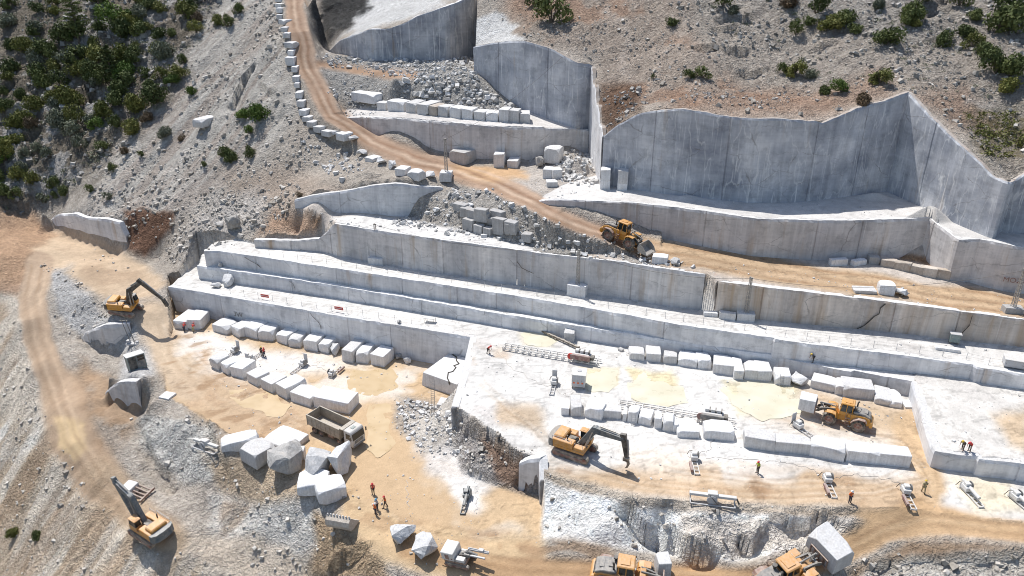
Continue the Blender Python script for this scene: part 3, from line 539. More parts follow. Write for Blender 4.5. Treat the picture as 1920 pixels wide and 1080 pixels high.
def paint_mat(name, col, rough=.5, dust=.25, metal=0.0, dcol=(.55,.47,.37)):
    m, nt, b = nmat(name, rough, .4); v = coords(nt, 'Object')
    d = N(nt, 'ShaderNodeMath', operation='MULTIPLY'); nt.links.new(ramp(nt, noise(nt, v, 1.6, 6, .7), .38, .7), d.inputs[0]); d.inputs[1].default_value = dust*1.7
    c = mixc(nt, d.outputs[0], col, dcol); c = mixc(nt, 1.0, c, ramp(nt, noise(nt, v, 7, 4), .3, .7, (.85,.85,.85), (1.08,1.08,1.08)), 'MULTIPLY')
    if dust > .15:                           # dust lying on the upward faces
        ge = N(nt, 'ShaderNodeNewGeometry'); sx = N(nt, 'ShaderNodeSeparateXYZ'); nt.links.new(ge.outputs['Normal'], sx.inputs[0])
        u_ = N(nt, 'ShaderNodeMath', operation='MULTIPLY'); nt.links.new(ramp(nt, sx.outputs[2], .3, .95), u_.inputs[0]); nt.links.new(ramp(nt, noise(nt, v, 2.6, 5, .7), .3, .75, (.08,.08,.08), (min(.75, dust*1.7),)*3), u_.inputs[1])
        c = mixc(nt, u_.outputs[0], c, (.60,.545,.47))
    nt.links.new(c, b.inputs['Base Color']); b.inputs['Metallic'].default_value = metal
    return m
M = dict(ground=ground_mat(),
 wall=wall_mat('sawn_marble', (.63,.63,.63), (.80,.79,.775), 0, .25, 1), wall2=wall_mat('sawn_marble_pale', (.66,.66,.66), (.81,.80,.785), .12, .2, 2, .13),
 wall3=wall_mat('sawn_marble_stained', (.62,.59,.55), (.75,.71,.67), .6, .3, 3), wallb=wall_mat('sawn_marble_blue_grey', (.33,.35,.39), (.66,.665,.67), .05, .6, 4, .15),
 wallc=wall_mat('sawn_marble_mixed', (.57,.56,.55), (.76,.74,.72), .25, .3, 5, .15),
earth=stone_mat('earthy_rim', (.40,.34,.29), (.50,.46,.42), .8, (.42,.30,.22), .6, .8),
 rim=stone_mat('broken_marble_rim', (.74,.73,.715), (.80,.79,.775), .8, (.62,.57,.51), .4, .5))
# ------------------------------------------------------------------ object helpers
def props(o, label=None, cat=None, group=None, kind=None):
    for k, v in (('label', label), ('category', cat), ('group', group), ('kind', kind)):
        if v: o[k] = v
    return o
def link(name, me, parent=None):
    o = bpy.data.objects.new(name, me); C.objects.link(o)
    if parent is not None: o.parent = parent
    return o
def empty(name, loc=(0,0,0), rz=0, label=None, cat=None, group=None):
    o = link(name, None); o.location = loc; o.rotation_euler = (0, 0, rz); o.empty_display_size = .5
    return props(o, label, cat, group)
def np_mesh(name, verts, quads, mats, smooth=True, mi=None):
    me = bpy.data.meshes.new(name); verts = np.asarray(verts, np.float32); quads = np.asarray(quads, np.int32); k = quads.shape[1]
    me.vertices.add(len(verts)); me.vertices.foreach_set('co', verts.ravel())
    me.loops.add(quads.size); me.loops.foreach_set('vertex_index', quads.ravel())
    me.polygons.add(len(quads)); me.polygons.foreach_set('loop_start', np.arange(0, quads.size, k, dtype=np.int32))
    if mi is not None: me.polygons.foreach_set('material_index', np.asarray(mi, np.int32))
    me.polygons.foreach_set('use_smooth', np.full(len(quads), smooth))
    for m in mats: me.materials.append(m)
    me.update(calc_edges=True); me.validate(); return me
# ------------------------------------------------------------------ ground sheets, split by kind
jj, ii = np.meshgrid(np.arange(NY-1), np.arange(NX-1), indexing='ij')
a0 = (jj*NX+ii).ravel(); Q = np.stack([a0, a0+1, a0+NX+1, a0+NX], 1)
uq, vq = U0[a0], V0[a0]; cls = np.full(len(a0), 0); rq = RG[a0]
rd = seg_dist(uq, vq, [p[:2] for p in ROAD]+[(1320,492)]) < 20
rd |= seg_dist(uq, vq, [(1260,476),(1400,500),(1560,525),(1700,545),(1960,585)]) < 22
cls[(rq >= 0) & (rq <= 7)] = 1; cls[rd & (rq < 8)] = 2; cls[rq >= 8] = 3
cls[(rq == -1) & (uq < 540) & (vq < 410)] = 3
for k, nm in enumerate(('ground', 'quarry_floor', 'road', 'hill')):
    q = Q[cls == k]; used = np.unique(q); mp = np.zeros(len(XX), np.int64); mp[used] = np.arange(len(used))
    me = np_mesh(nm, np.stack([XX[used], YY[used], ZF[used]], 1), mp[q], [M['ground']])
    a = me.attributes.new('ground_colour', 'FLOAT_COLOR', 'POINT'); cc = np.ones((len(used), 4), np.float32); cc[:, :3] = COL[used]; a.data.foreach_set('color', cc.ravel())
    a = me.attributes.new('stoniness', 'FLOAT', 'POINT'); a.data.foreach_set('value', np.clip(ROU[used]*1.25, .04, .75).astype(np.float32))
    props(link(nm, me), kind='structure')
# ------------------------------------------------------------------ sawn quarry faces
def wall(name, label, top, mat, cat='rock face', group=None, joints=(), rim='rim', rough=.06, chip=.28, thick=.55, drop=.9, seed=1, ahead=1.2, lean=0):
    P = [Vector(p) for p in top]; S = [0]
    for a, b in zip(P, P[1:]): S.append(S[-1]+(b-a).xy.length)
    ss = []
    s = 0
    while s < S[-1]: ss.append((s, 0)); s += .55
    ss += [(x, 0) for x in S]
    gr = []
    if joints == 'auto':
        r_ = random.Random(seed); s = r_.uniform(5, 12); joints = []
        while s < S[-1]-3: joints.append(s); s += r_.uniform(7, 19)
    for j in joints:
        if 0 < j < S[-1]:
            ss = [q for q in ss if abs(q[0]-j) > .16]; ss += [(j-.12, 0), (j-.05, 1), (j+.05, 1), (j+.12, 0)]
    ss = sorted(set(ss)); ss = [q for i, q in enumerate(ss) if i == 0 or q[0]-ss[i-1][0] > .03]
    arr = np.array(P); sx = np.array(S)
    def at(s): return np.array([np.interp(s, sx, arr[:, k]) for k in range(3)])
    pts = [at(q[0]) for q in ss]; n = len(pts); nr = []
    for i in range(n):
        s = ss[i][0]; d = at(min(s+.12, S[-1]))-at(max(s-.12, 0)); l = math.hypot(d[0], d[1])+1e-9; nr.append((d[1]/l, -d[0]/l))
    pts = np.array(pts); nr = np.array(nr); sa = np.array([q[0] for q in ss]); gv = np.array([q[1] for q in ss])
    panel = np.zeros(n)
    for j in joints: panel += np.where(sa > j, random.Random(int(j*31)+seed).uniform(-.07, .07), 0)
    zb = np.minimum(gz(pts[:, 0]+nr[:, 0]*ahead, pts[:, 1]+nr[:, 1]*ahead), gz(pts[:, 0]+nr[:, 0]*ahead*2, pts[:, 1]+nr[:, 1]*ahead*2))-drop
    zb = np.minimum(zb, pts[:, 2]-.6)
    hmax = float((pts[:, 2]-zb).max()); rows = max(3, int(hmax/.75)+1)
    V_, UVv, K = [], [], []
    tj = fbm(sa, sa*0+seed, 1.7, 3, seed)*chip; tj2 = fbm(sa+50, sa*0+seed, 1.1, 3, seed+3)*chip
    lv = [-1, 0]+list(range(1, rows+1))          # back of rim, front of rim, then down the face
    for li, l in enumerate(lv):
        if l == -1: o = np.full(n, -thick); z = pts[:, 2]+.03+tj*.4
        elif l == 0: o = .40+panel-np.abs(tj2)*.8; z = pts[:, 2]+.03+tj*.4
        else:
            q = (l-1+.12*(l == 1))/(rows-1); q = max(q, .35/hmax if l == 1 else 0)
            z = pts[:, 2]+(zb-pts[:, 2])*q-(np.abs(tj)*.9 if l == 1 else 0)
            o = .48+panel+rough*fbm(sa, z, 2.5, 3, seed+7)*1.6-gv*.14+lean*(pts[:, 2]-z)
        V_.append(np.stack([pts[:, 0]+nr[:, 0]*o, pts[:, 1]+nr[:, 1]*o, z], 1)); UVv.append(np.stack([sa+seed*31, z], 1))
    nl = len(lv); V_ = np.concatenate(V_); UVv = np.concatenate(UVv)
    q = []; mi = []
    for l in range(nl-1):
        for i in range(n-1):
            q.append((l*n+i, (l+1)*n+i, (l+1)*n+i+1, l*n+i+1)); mi.append(1 if l < 1 else 0)
    # close the two ends and the back
    b0 = len(V_); back = np.stack([pts[:, 0]-nr[:, 0]*thick, pts[:, 1]-nr[:, 1]*thick, zb], 1)
    V_ = np.concatenate([V_, back]); UVv = np.concatenate([UVv, np.stack([sa, zb], 1)])
    for i in range(n-1): q.append((b0+i, i, i+1, b0+i+1)); mi.append(0); q.append(((nl-1)*n+i, b0+i, b0+i+1, (nl-1)*n+i+1)); mi.append(0)
    for i in (0, n-1):
        for l in range(0, nl-1):
            a, b = (l*n+i, (l+1)*n+i)
            q.append((b0+i, b, a, a) if False else (b0+i, b, a, i)); mi.append(0)
    q = [f for f in q if len(set(f)) == 4]; mi = mi[:len(q)]
    me = np_mesh(name, V_, q, [M[mat], M[rim]], False, mi)
    uvl = me.uv_layers.new(name='face'); vi = np.zeros(len(me.loops), np.int32); me.loops.foreach_get('vertex_index', vi)
    uvl.data.foreach_set('uv', UVv[vi].astype(np.float32).ravel())
    return props(link(name, me), label, cat, group)
GW = 'sawn marble quarry faces'
def wtop(p): return pl(*p)
def trim(W, k=1): return W[::k]+([W[-1]] if (len(W)-1) % k else [])
wall('quarry_face', 'grey sawn face behind the lower left pit and its block rows', wtop(WL_TOP), 'wall', group=GW, joints='auto', seed=2)
wall('quarry_face', 'lowest thin grey step running behind the right floor', wtop(W1_TOP), 'wall', group=GW, joints='auto', seed=3)
wall('quarry_face', 'low grey step behind the loader with a broken pale notch', wtop(W1B_TOP), 'wallc', group=GW, joints='auto', seed=4, chip=.25)
wall('quarry_face', 'low front face of the white far right bench under two workers', wtop(WF_TOP), 'wall', group=GW, joints='auto', seed=5, chip=.2)
wall('quarry_face', 'long grey second step below the fenced white bench', wtop(W2_TOP), 'wall2', group=GW, joints='auto', seed=6)
wall('quarry_face', 'tall grey third step with two lattice masts in front', wtop(W3_TOP), 'wallc', group=GW, joints='auto', seed=7)
wall('quarry_face', 'brown stained tall step below the earth road on the right', wtop(W3B_TOP), 'wall3', group=GW, joints='auto', seed=8)
wall('quarry_face', 'curved jointed grey face above the earth road behind the climbing loader', wtop(W4_TOP), 'wallc', group=GW, joints='auto', seed=9)
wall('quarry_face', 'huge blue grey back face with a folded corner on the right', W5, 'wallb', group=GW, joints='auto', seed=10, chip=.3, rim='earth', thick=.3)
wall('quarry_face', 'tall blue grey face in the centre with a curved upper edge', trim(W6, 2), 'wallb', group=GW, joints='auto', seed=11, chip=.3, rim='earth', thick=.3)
wall('quarry_face', 'narrow bright sunlit side face right of the central tall face', W6S, 'wall2', group=GW, seed=12, chip=.3, ahead=.9, rim='earth', thick=.3)
wall('quarry_face', 'grey brown face under the row of blocks beside the bend of the road', wtop(W7_TOP), 'wallc', group=GW, joints='auto', seed=13, chip=.5)
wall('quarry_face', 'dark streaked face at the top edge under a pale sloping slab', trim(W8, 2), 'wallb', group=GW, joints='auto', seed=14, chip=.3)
wall('quarry_face', 'small grey face below the rubble slope left of the stone heap', trim(W9, 2), 'wall', drop=3.5, group=GW, joints=[9.5], seed=15, chip=.3)
wall('quarry_face', 'pale pointed face beside the brown earth cliff on the far left', trim(W10, 2), 'wall2', drop=3.5, group=GW, seed=16, chip=.4)
wall('quarry_face', 'dark grey face in the mound below the left excavator', trim(W11, 2), 'wallc', drop=3.5, group=GW, seed=17, chip=.4)
wall('quarry_face', 'dark grey face under the ledge with the control cabin', trim(W11B, 2), 'wallc', drop=3.5, group=GW, seed=18, chip=.4)
wall('broken_rock', 'brown broken rock notch between the grey and the brown stained step', pl((1318,513,11),(1326,510,11),(1336,512,11),(1349,527,10.7)), 'earth', 'rock face', seed=21, chip=.6, rough=.5, rim='earth')
wall('quarry_face', 'short grey face in shadow beside the brown hollow at the pit edge', trim(W13, 2)+pl((1019,900,-1.2)), 'wall', group=GW, seed=19, chip=.2)
# ------------------------------------------------------------------ mesh building kit
class MB:
    def __init__(s): s.b = bmesh.new()
    def _add(s, verts, faces, mtx=None):
        vs = [s.b.verts.new(mtx @ Vector(v) if mtx is not None else v) for v in verts]
        for f in faces:
            try: s.b.faces.new([vs[i] for i in f])
            except ValueError: pass
        return vs
    def box(s, x0, x1, y0, y1, z0, z1, bev=.03, top=None, mtx=None):   # top = (dx0,dx1,dy0,dy1) pulls the upper corners in
        t = top or (0,0,0,0)
        v = [(x0,y0,z0),(x1,y0,z0),(x1,y1,z0),(x0,y1,z0),(x0+t[0],y0+t[2],z1),(x1-t[1],y0+t[2],z1),(x1-t[1],y1-t[3],z1),(x0+t[0],y1-t[3],z1)]
        vs = s._add(v, [(0,3,2,1),(4,5,6,7),(0,1,5,4),(1,2,6,5),(2,3,7,6),(3,0,4,7)], mtx)
        if bev:
            es = list({e for q in vs for e in q.link_edges})
            bmesh.ops.bevel(s.b, geom=es, offset=bev, segments=1, affect='EDGES', clamp_overlap=True)
        return s
    def prism(s, prof, y0, y1, mtx=None, bev=.02):                        # profile in x-z pushed along y
        n = len(prof); v = [(p[0], y0, p[1]) for p in prof]+[(p[0], y1, p[1]) for p in prof]
        vs = s._add(v, [tuple(range(n)), tuple(range(2*n-1, n-1, -1))]+[(i, i+n, (i+1) % n+n, (i+1) % n) for i in range(n)], mtx)
        if bev:
            es = list({e for q in vs for e in q.link_edges}); bmesh.ops.bevel(s.b, geom=es, offset=bev, segments=1, affect='EDGES', clamp_overlap=True)
        return s
    def tube(s, p, q, r, n=8, r2=None, cap=True):
        p, q = Vector(p), Vector(q); d = (q-p).normalized(); a = d.orthogonal().normalized(); b = d.cross(a); r2 = r if r2 is None else r2
        v = []
        for c, rr in ((p, r), (q, r2)):
            for i in range(n):
                t = 2*math.pi*i/n; v.append(c+(a*math.cos(t)+b*math.sin(t))*rr)
        f = [(i, (i+1) % n, (i+1) % n+n, i+n) for i in range(n)]
        if cap: f += [tuple(range(n-1, -1, -1)), tuple(range(n, 2*n))]
        s._add(v, f); return s
    def path(s, pts, r, n=6):
        for a, b in zip(pts, pts[1:]): s.tube(a, b, r, n)
        return s
    def lathe(s, prof, axis='y', c=(0,0,0), n=28):                        # prof: (radius, offset along axis)
        m = len(prof); v = []
        for i in range(n):
            t = 2*math.pi*i/n
            for r, h in prof:
                if axis == 'y': v.append((c[0]+r*math.cos(t), c[1]+h, c[2]+r*math.sin(t)))
                else: v.append((c[0]+r*math.cos(t), c[1]+r*math.sin(t), c[2]+h))
        f = [(i*m+k, i*m+k+1, ((i+1) % n)*m+k+1, ((i+1) % n)*m+k) for i in range(n) for k in range(m-1)]
        s._add(v, f); return s
    def out(s, name, mat, parent=None, smooth=False):
        bmesh.ops.remove_doubles(s.b, verts=s.b.verts, dist=1e-5); bmesh.ops.recalc_face_normals(s.b, faces=s.b.faces)
        me = bpy.data.meshes.new(name); s.b.to_mesh(me); s.b.free()
        me.materials.append(M[mat] if isinstance(mat, str) else mat)
        if smooth: me.polygons.foreach_set('use_smooth', [True]*len(me.polygons))
        return link(name, me, parent)
def copy_tree(o, parent=None):
    c = o.copy(); C.objects.link(c)
    if parent is not None: c.parent = parent
    for ch in o.children: copy_tree(ch, c)
    return c
ORD = ['', 'first','second','third','fourth','fifth','sixth','seventh','eighth','ninth','tenth','eleventh','twelfth','thirteenth','fourteenth','fifteenth','sixteenth','seventeenth','eighteenth','nineteenth','twentieth',
 'twenty-first','twenty-second','twenty-third','twenty-fourth','twenty-fifth','twenty-sixth','twenty-seventh','twenty-eighth','twenty-ninth','thirtieth']
M.update(
 block=stone_mat('marble_block', (.72,.71,.70), (.82,.81,.80), .6, (.60,.53,.45), .3, .35),
 block_grey=stone_mat('grey_marble_block', (.47,.46,.45), (.60,.585,.565), .6, (.50,.42,.34), .35, .5),
 block_brown=stone_mat('earth_stained_block', (.50,.43,.36), (.64,.58,.51), .6, (.42,.31,.22), .5, .4),
 boulder=stone_mat('rough_marble_boulder', (.56,.555,.55), (.74,.735,.725), .9, (.52,.46,.40), .35, 1.0),
 boulder_grey=stone_mat('weathered_boulder', (.36,.345,.325), (.56,.545,.52), .9, (.45,.38,.31), .4, 1.0),
 yellow=paint_mat('machine_yellow', (.66,.29,.02), .45, .17), amber=paint_mat('machine_amber', (.66,.29,.04), .5, .24), hood=paint_mat('hood_grey', (.10,.105,.115), .5, .3), black=paint_mat('machine_black', (.028,.03,.032), .5, .22),
 tyre=paint_mat('dusty_tyre', (.035,.033,.031), .9, .55, 0, (.36,.29,.22)), hub=paint_mat('rust_red_hub', (.22,.085,.06), .6, .4), steel=paint_mat('worn_steel', (.33,.32,.31), .45, .4, .3), track=paint_mat('track_steel', (.10,.08,.07), .6, .6, .2),
 white=paint_mat('machine_white', (.68,.68,.67), .5, .3), lgrey=paint_mat('machine_light_grey', (.50,.51,.53), .5, .25), dgrey=paint_mat('machine_dark_grey', (.13,.135,.14), .55, .3), bluegrey=paint_mat('machine_blue_grey', (.085,.12,.145), .5, .3),
 rust=paint_mat('rusty_steel', (.23,.12,.085), .7, .4), bed=paint_mat('dump_body', (.31,.265,.205), .6, .4), load=stone_mat('crushed_load', (.50,.44,.37), (.60,.54,.47), 2, (.55,.45,.35), .3, .8), cabw=paint_mat('dusty_white_cab', (.55,.545,.53), .5, .4), maroon=paint_mat('maroon_panel', (.22,.10,.10), .6, .35),
 red=paint_mat('signal_red', (.60,.05,.035), .6, .05), orange=paint_mat('safety_orange', (.80,.16,.03), .7, .05), lime=paint_mat('safety_lime', (.50,.60,.06), .7, .05), navy=paint_mat('work_navy', (.035,.045,.075), .8, .15), dark=paint_mat('work_dark', (.035,.033,.03), .8, .15),
 khaki=paint_mat('work_khaki', (.42,.36,.20), .8, .1), skin=paint_mat('skin', (.45,.27,.19), .6, .05), hatw=paint_mat('helmet_white', (.75,.75,.74), .4, .05), hatb=paint_mat('helmet_blue', (.10,.33,.50), .4, .05), hatr=paint_mat('helmet_red', (.62,.05,.06), .4, .05), haty=paint_mat('helmet_yellow', (.70,.48,.05), .4, .05), boot=paint_mat('boot', (.04,.03,.025), .8, .2),
 bark=paint_mat('bark', (.13,.10,.075), .9, .2), cable=paint_mat('cable', (.05,.05,.055), .6, .2), wood=paint_mat('grey_timber', (.36,.31,.25), .8, .3), tealg=paint_mat('cabinet_teal', (.19,.26,.26), .5, .2))
def glass_mat():
    m, nt, b = nmat('cab_glass', .08, .6); b.inputs['Base Color'].default_value = (.018,.024,.026, 1); return m
M['glass'] = glass_mat()
def px_scale(p):
    t = p[1]*cP-(p[2]-HC)*sP; u, v = proj(*p); a = PT+math.atan((v-540)/FO); return FO/t, a
# ------------------------------------------------------------------ stones
def hull_mesh(name, pts, mat, bev=.04, dis=.02):
    b = bmesh.new()
    for p in pts: b.verts.new(p)
    r = bmesh.ops.convex_hull(b, input=b.verts)
    bmesh.ops.delete(b, geom=[v for v in b.verts if not v.link_faces], context='VERTS')
    bmesh.ops.dissolve_limit(b, angle_limit=.05, verts=b.verts, edges=b.edges)
    if bev: bmesh.ops.bevel(b, geom=list(b.edges), offset=bev, segments=1, affect='EDGES', clamp_overlap=True)
    bmesh.ops.recalc_face_normals(b, faces=b.faces)
    me = bpy.data.meshes.new(name); b.to_mesh(me); b.free(); me.materials.append(M[mat]); return me
def cut_block(name, L, D, h, mat, chip=.0, seed=0):
    q = random.Random(seed); pts = []
    mn = min(L, D, h)
    for sx in (-1, 1):
        for sy in (-1, 1):
            for sz in (0, 1):
                c = [sx*L/2*(1+q.uniform(-.05, .02)), sy*D/2*(1+q.uniform(-.06, .03)), (h*(1+q.uniform(-.06, .03)) if sz else -.25)]
                if q.random() < chip and (sz or q.random() < .4):
                    for k in range(3):
                        d = list(c); e = q.uniform(.12, .42)
                        d[k] -= (sx*L, sy*D, (h if sz else -h))[k]*e; pts.append(d)
                else: pts.append(c)
    for k in range(int(chip*14)):            # rough bulges on the broken sides
        f = q.choice((0, 1)); s = q.choice((-1, 1)); p = [q.uniform(-.4, .4)*L, q.uniform(-.4, .4)*D, q.uniform(.2, .8)*h]
        p[f] = s*(L, D)[f]/2*q.uniform(1.0, 1.10); pts.append(p)
    return hull_mesh(name, pts, mat, min(.05, mn*.05))
def boulder_mesh(name, L, D, h, mat, seed=0, n=16):
    q = random.Random(seed); pts = []
    for i in range(n):
        a = q.uniform(0, 2*math.pi); z = q.uniform(-.9, 1); r = math.sqrt(max(.05, 1-z*z*.75))*q.uniform(.82, 1.06)
        pts.append((r*math.cos(a)*L/2, r*math.sin(a)*D/2, (z*.5+.42)*h))
    # two sawn or split planes
    for k in range(2):
        a = q.uniform(0, 6.28); d = q.uniform(.62, .85); nx, ny, nz = math.cos(a), math.sin(a), q.uniform(-.1, .9); l = math.sqrt(nx*nx+ny*ny+nz*nz)
        out = []
        for p in pts:
            e = (p[0]/L*2*nx+p[1]/D*2*ny+(p[2]/h-.42)*2*nz)/l-d
            out.append((p[0]-max(0, e)*nx/l*L/2, p[1]-max(0, e)*ny/l*D/2, p[2]-max(0, e)*nz/l*h/2))
        pts = out
    me = hull_mesh(name, pts, mat, 0); b = bmesh.new(); b.from_mesh(me); sz = max(L, D, h)
    bmesh.ops.triangulate(b, faces=b.faces); bmesh.ops.subdivide_edges(b, edges=b.edges, cuts=3, use_grid_fill=True); b.normal_update()
    X = np.array([v.co[:] for v in b.verts]); k = fbm(X[:, 0]+X[:, 2]*.7+seed, X[:, 1]-X[:, 2]*.6, sz*.45, 4, seed, True)*.07*sz
    for v, d in zip(list(b.verts), k): v.co += v.normal*float(d-.02*sz)
    b.to_mesh(me); b.free(); return me
BK = [1.0]; nb = [0]; jr = random.Random(99)
def block(uL, vL, uR, vR, hp, dp, label, group=None, mat='block', chip=.2, lift=0, name='marble_block', minD=.8, maxD=9, on=None, cat='marble block', yaw=None):
    nb[0] += 1
    mid = Vector(G((uL+uR)/2, (vL+vR)/2)); s, an = px_scale(mid)
    L = max(.5, (uR-uL)/s*.99); h = max(.25, 1.12*hp/(s*math.cos(an))); D = min(max(minD, 1.22*dp/(s*math.sin(an))*jr.uniform(.88, 1.1)), maxD)
    yw = math.atan2(-(vR-vL)/math.sin(an), uR-uL); yw = max(-.62, min(.62, yw)); L /= math.cos(yw); yw += jr.uniform(-.06, .06); h *= jr.uniform(.9, 1.08)*BK[0]; D *= BK[0]; L *= 1+(BK[0]-1)*.45
    if yaw is not None: yw = yaw
    c = Vector((mid.x-math.sin(yw)*D/2, mid.y+math.cos(yw)*D/2, 0))
    gzv = [float(gz(c.x+math.cos(yw)*i*L*.35-math.sin(yw)*j*D*.35, c.y+math.sin(yw)*i*L*.35+math.cos(yw)*j*D*.35)[0]) for i in (-1, 0, 1) for j in (-1, 0, 1)]
    z = sorted(gzv)[3]
    if mat.startswith('boulder'): me = boulder_mesh(name, L*1.05, D*1.05, h*1.12, mat, nb[0])
    else: me = cut_block(name, L, D, h, mat, chip, nb[0])
    o = link(name, me); o.location = (c.x, c.y, (on if on is not None else z)+lift); o.rotation_euler = (0, 0, yw)
    o['top'] = 0.0; del o['top']
    props(o, label, cat, group); return o, h
def row(specs, where, group, mat='block', minD=.8):
    for i, sp in enumerate(specs):
        kw = dict(sp[6]) if len(sp) > 6 else {}
        adj = kw.pop('adj', None) or ('white marble block' if kw.get('mat', mat) == 'block' else 'stone block')
        block(*sp[:6], '%s, %s from left %s' % (adj, ORD[i+1], where), group, kw.pop('mat', mat), minD=minD, **kw)
ch = {'chip': .75, 'adj': 'chipped white marble block'}; bo = {'mat': 'boulder', 'adj': 'rough uncut white boulder'}; lo_ = {'adj': 'long white marble block'}
BK[0] = 1.13
row([(326,617,352,619,13,18),(353,618,378,619,15,15),(397,622,429,629,11,12,ch),(432,628,454,635,14,15),(457,632,484,637,14,13),(485,639,513,641,14,12,ch),(517,641,539,647,12,13),(541,650,563,653,12,15,ch),
 (569,656,596,660,15,15),(597,661,617,664,14,16,ch),(618,671,635,671,13,12,bo),(641,678,663,682,16,20),(667,680,690,682,14,16,ch),(695,684,720,690,16,16)],
 'in the back row of the left pit', 'blocks in the back row of the left pit')
row([(393,689,412,696,14,10,ch),(413,696,430,704,14,12,ch),(432,706,458,711,14,14),(461,716,486,726,14,13),(488,727,514,739,14,15),(516,740,541,752,17,18,ch),(543,753,585,764,13,16),(587,764,655,777,15,17,lo_)],
 'in the front row of the left pit', 'blocks in the front row of the left pit')
BK[0] = 1.04
row([(1180,674,1207,676,11,13,ch),(1211,679,1238,681,14,12),(1244,682,1268,684,13,10),(1271,686,1305,691,13,14,ch),(1308,692,1333,693,13,13,ch),(1336,701,1373,705,14,17),(1375,712,1393,713,15,23),(1395,713,1418,715,16,17),(1419,715,1445,717,16,18),
 (1453,721,1481,723,16,14,ch),(1484,727,1519,729,15,18,bo),(1522,728,1562,739,13,14,ch),(1565,740,1579,743,15,14,ch),(1582,743,1635,750,16,16,lo_),(1641,757,1667,763,10,20,ch),(1668,764,1688,768,10,22,ch)],
 'in the back row of the right floor', 'blocks in the back row of the right floor')
row([(1052,780,1067,781,12,12),(1070,782,1090,783,14,20),(1096,784,1127,791,15,15,ch),(1130,785,1164,788,13,10),(1167,790,1174,791,12,12),(1176,792,1194,796,15,12),(1196,796,1218,801,13,14),(1227,805,1240,806,16,12,ch),(1242,809,1260,812,18,13,ch),
 (1261,812,1273,811,12,14,ch),(1270,821,1310,823,10,20,ch),(1320,824,1374,830,14,20,{'chip':.6,'adj':'big broken white block'}),(1395,841,1450,848,17,16),(1453,849,1516,855,16,16),(1520,857,1578,868,17,17,ch),(1588,867,1645,872,17,17),(1648,872,1703,878,18,15)],
 'in the front row of the right floor', 'blocks in the front row of the right floor')
BK[0] = 1.0
row([(657,200,705,207,12,5,lo_),(706,207,724,208,13,5),(725,208,759,211,16,5),(760,211,780,213,16,6,ch),(781,214,803,217,16,8),(804,217,819,219,14,6,{'mat':'block_brown','adj':'brown stained block'}),(820,218,839,220,17,5),(841,220,863,223,18,5),(865,223,886,225,16,5),(888,225,908,227,15,5),(910,227,933,228,14,4,ch),(935,229,953,230,20,4),(954,230,972,231,19,4),(974,231,994,231,16,6,ch)],
 'in the ledge row below the central face', 'blocks on the ledge below the central tall face', minD=1.8)
edge = [(516,9,529,9,6,6),(517,20,529,20,6,6),(519,31,531,31,6,6),(519,41,530,41,6,6),(522,56,536,57,6,8),(527,66,539,66,6,7),(531,77,544,77,7,9),(533,97,551,98,8,15),(540,112,551,112,7,8),(536,130,553,130,12,9),(547,142,558,142,7,8),(549,160,562,160,8,12),(553,172,562,172,6,7),(554,189,567,189,8,10),(557,206,571,206,8,12),(560,221,574,222,7,7),
 (566,233,582,234,7,6),(575,245,591,246,8,7),(587,255,602,257,8,7),(602,264,620,268,8,7),(615,271,630,275,7,6,bo),(630,279,649,287,10,7),(650,288,664,293,9,6,bo),(663,295,680,300,9,6,bo),(682,302,700,306,6,6),(700,313,718,315,12,8,bo),(719,320,742,322,12,9,bo),(740,331,761,333,11,7),(762,335,786,338,13,10,ch),(790,337,815,338,10,9,bo)]
for i, sp in enumerate(edge):
    kw = dict(sp[6]) if len(sp) > 6 else {}; adj = kw.pop('adj', None) or 'white kerb block'
    lab = '%s, %s from the top along the descending road edge' % (adj, ORD[i+1])
    block(*sp[:6], lab, 'blocks edging the descending road', kw.pop('mat', 'block'), minD=1.3, maxD=2.6, **kw)
hp_ = 'blocks of the dry stone wall in the rubble heap'
for i, (a, b, c, d, h) in enumerate([(848,394,872,402,11),(873,402,914,416,13),(862,416,883,419,13),(888,427,912,431,19),(866,430,886,437,16),(887,438,903,441,12),(905,441,919,444,12),(913,428,928,430,10),(915,414,940,424,14),(922,444,944,449,24),(944,434,966,438,15),(946,451,968,454,14)]):
    block(a, b, c, d, h, 4, 'grey block, %s from left in the wall holding the rubble heap' % ORD[i+1], hp_, 'block_grey', .15, minD=1.3, lift=-.1)
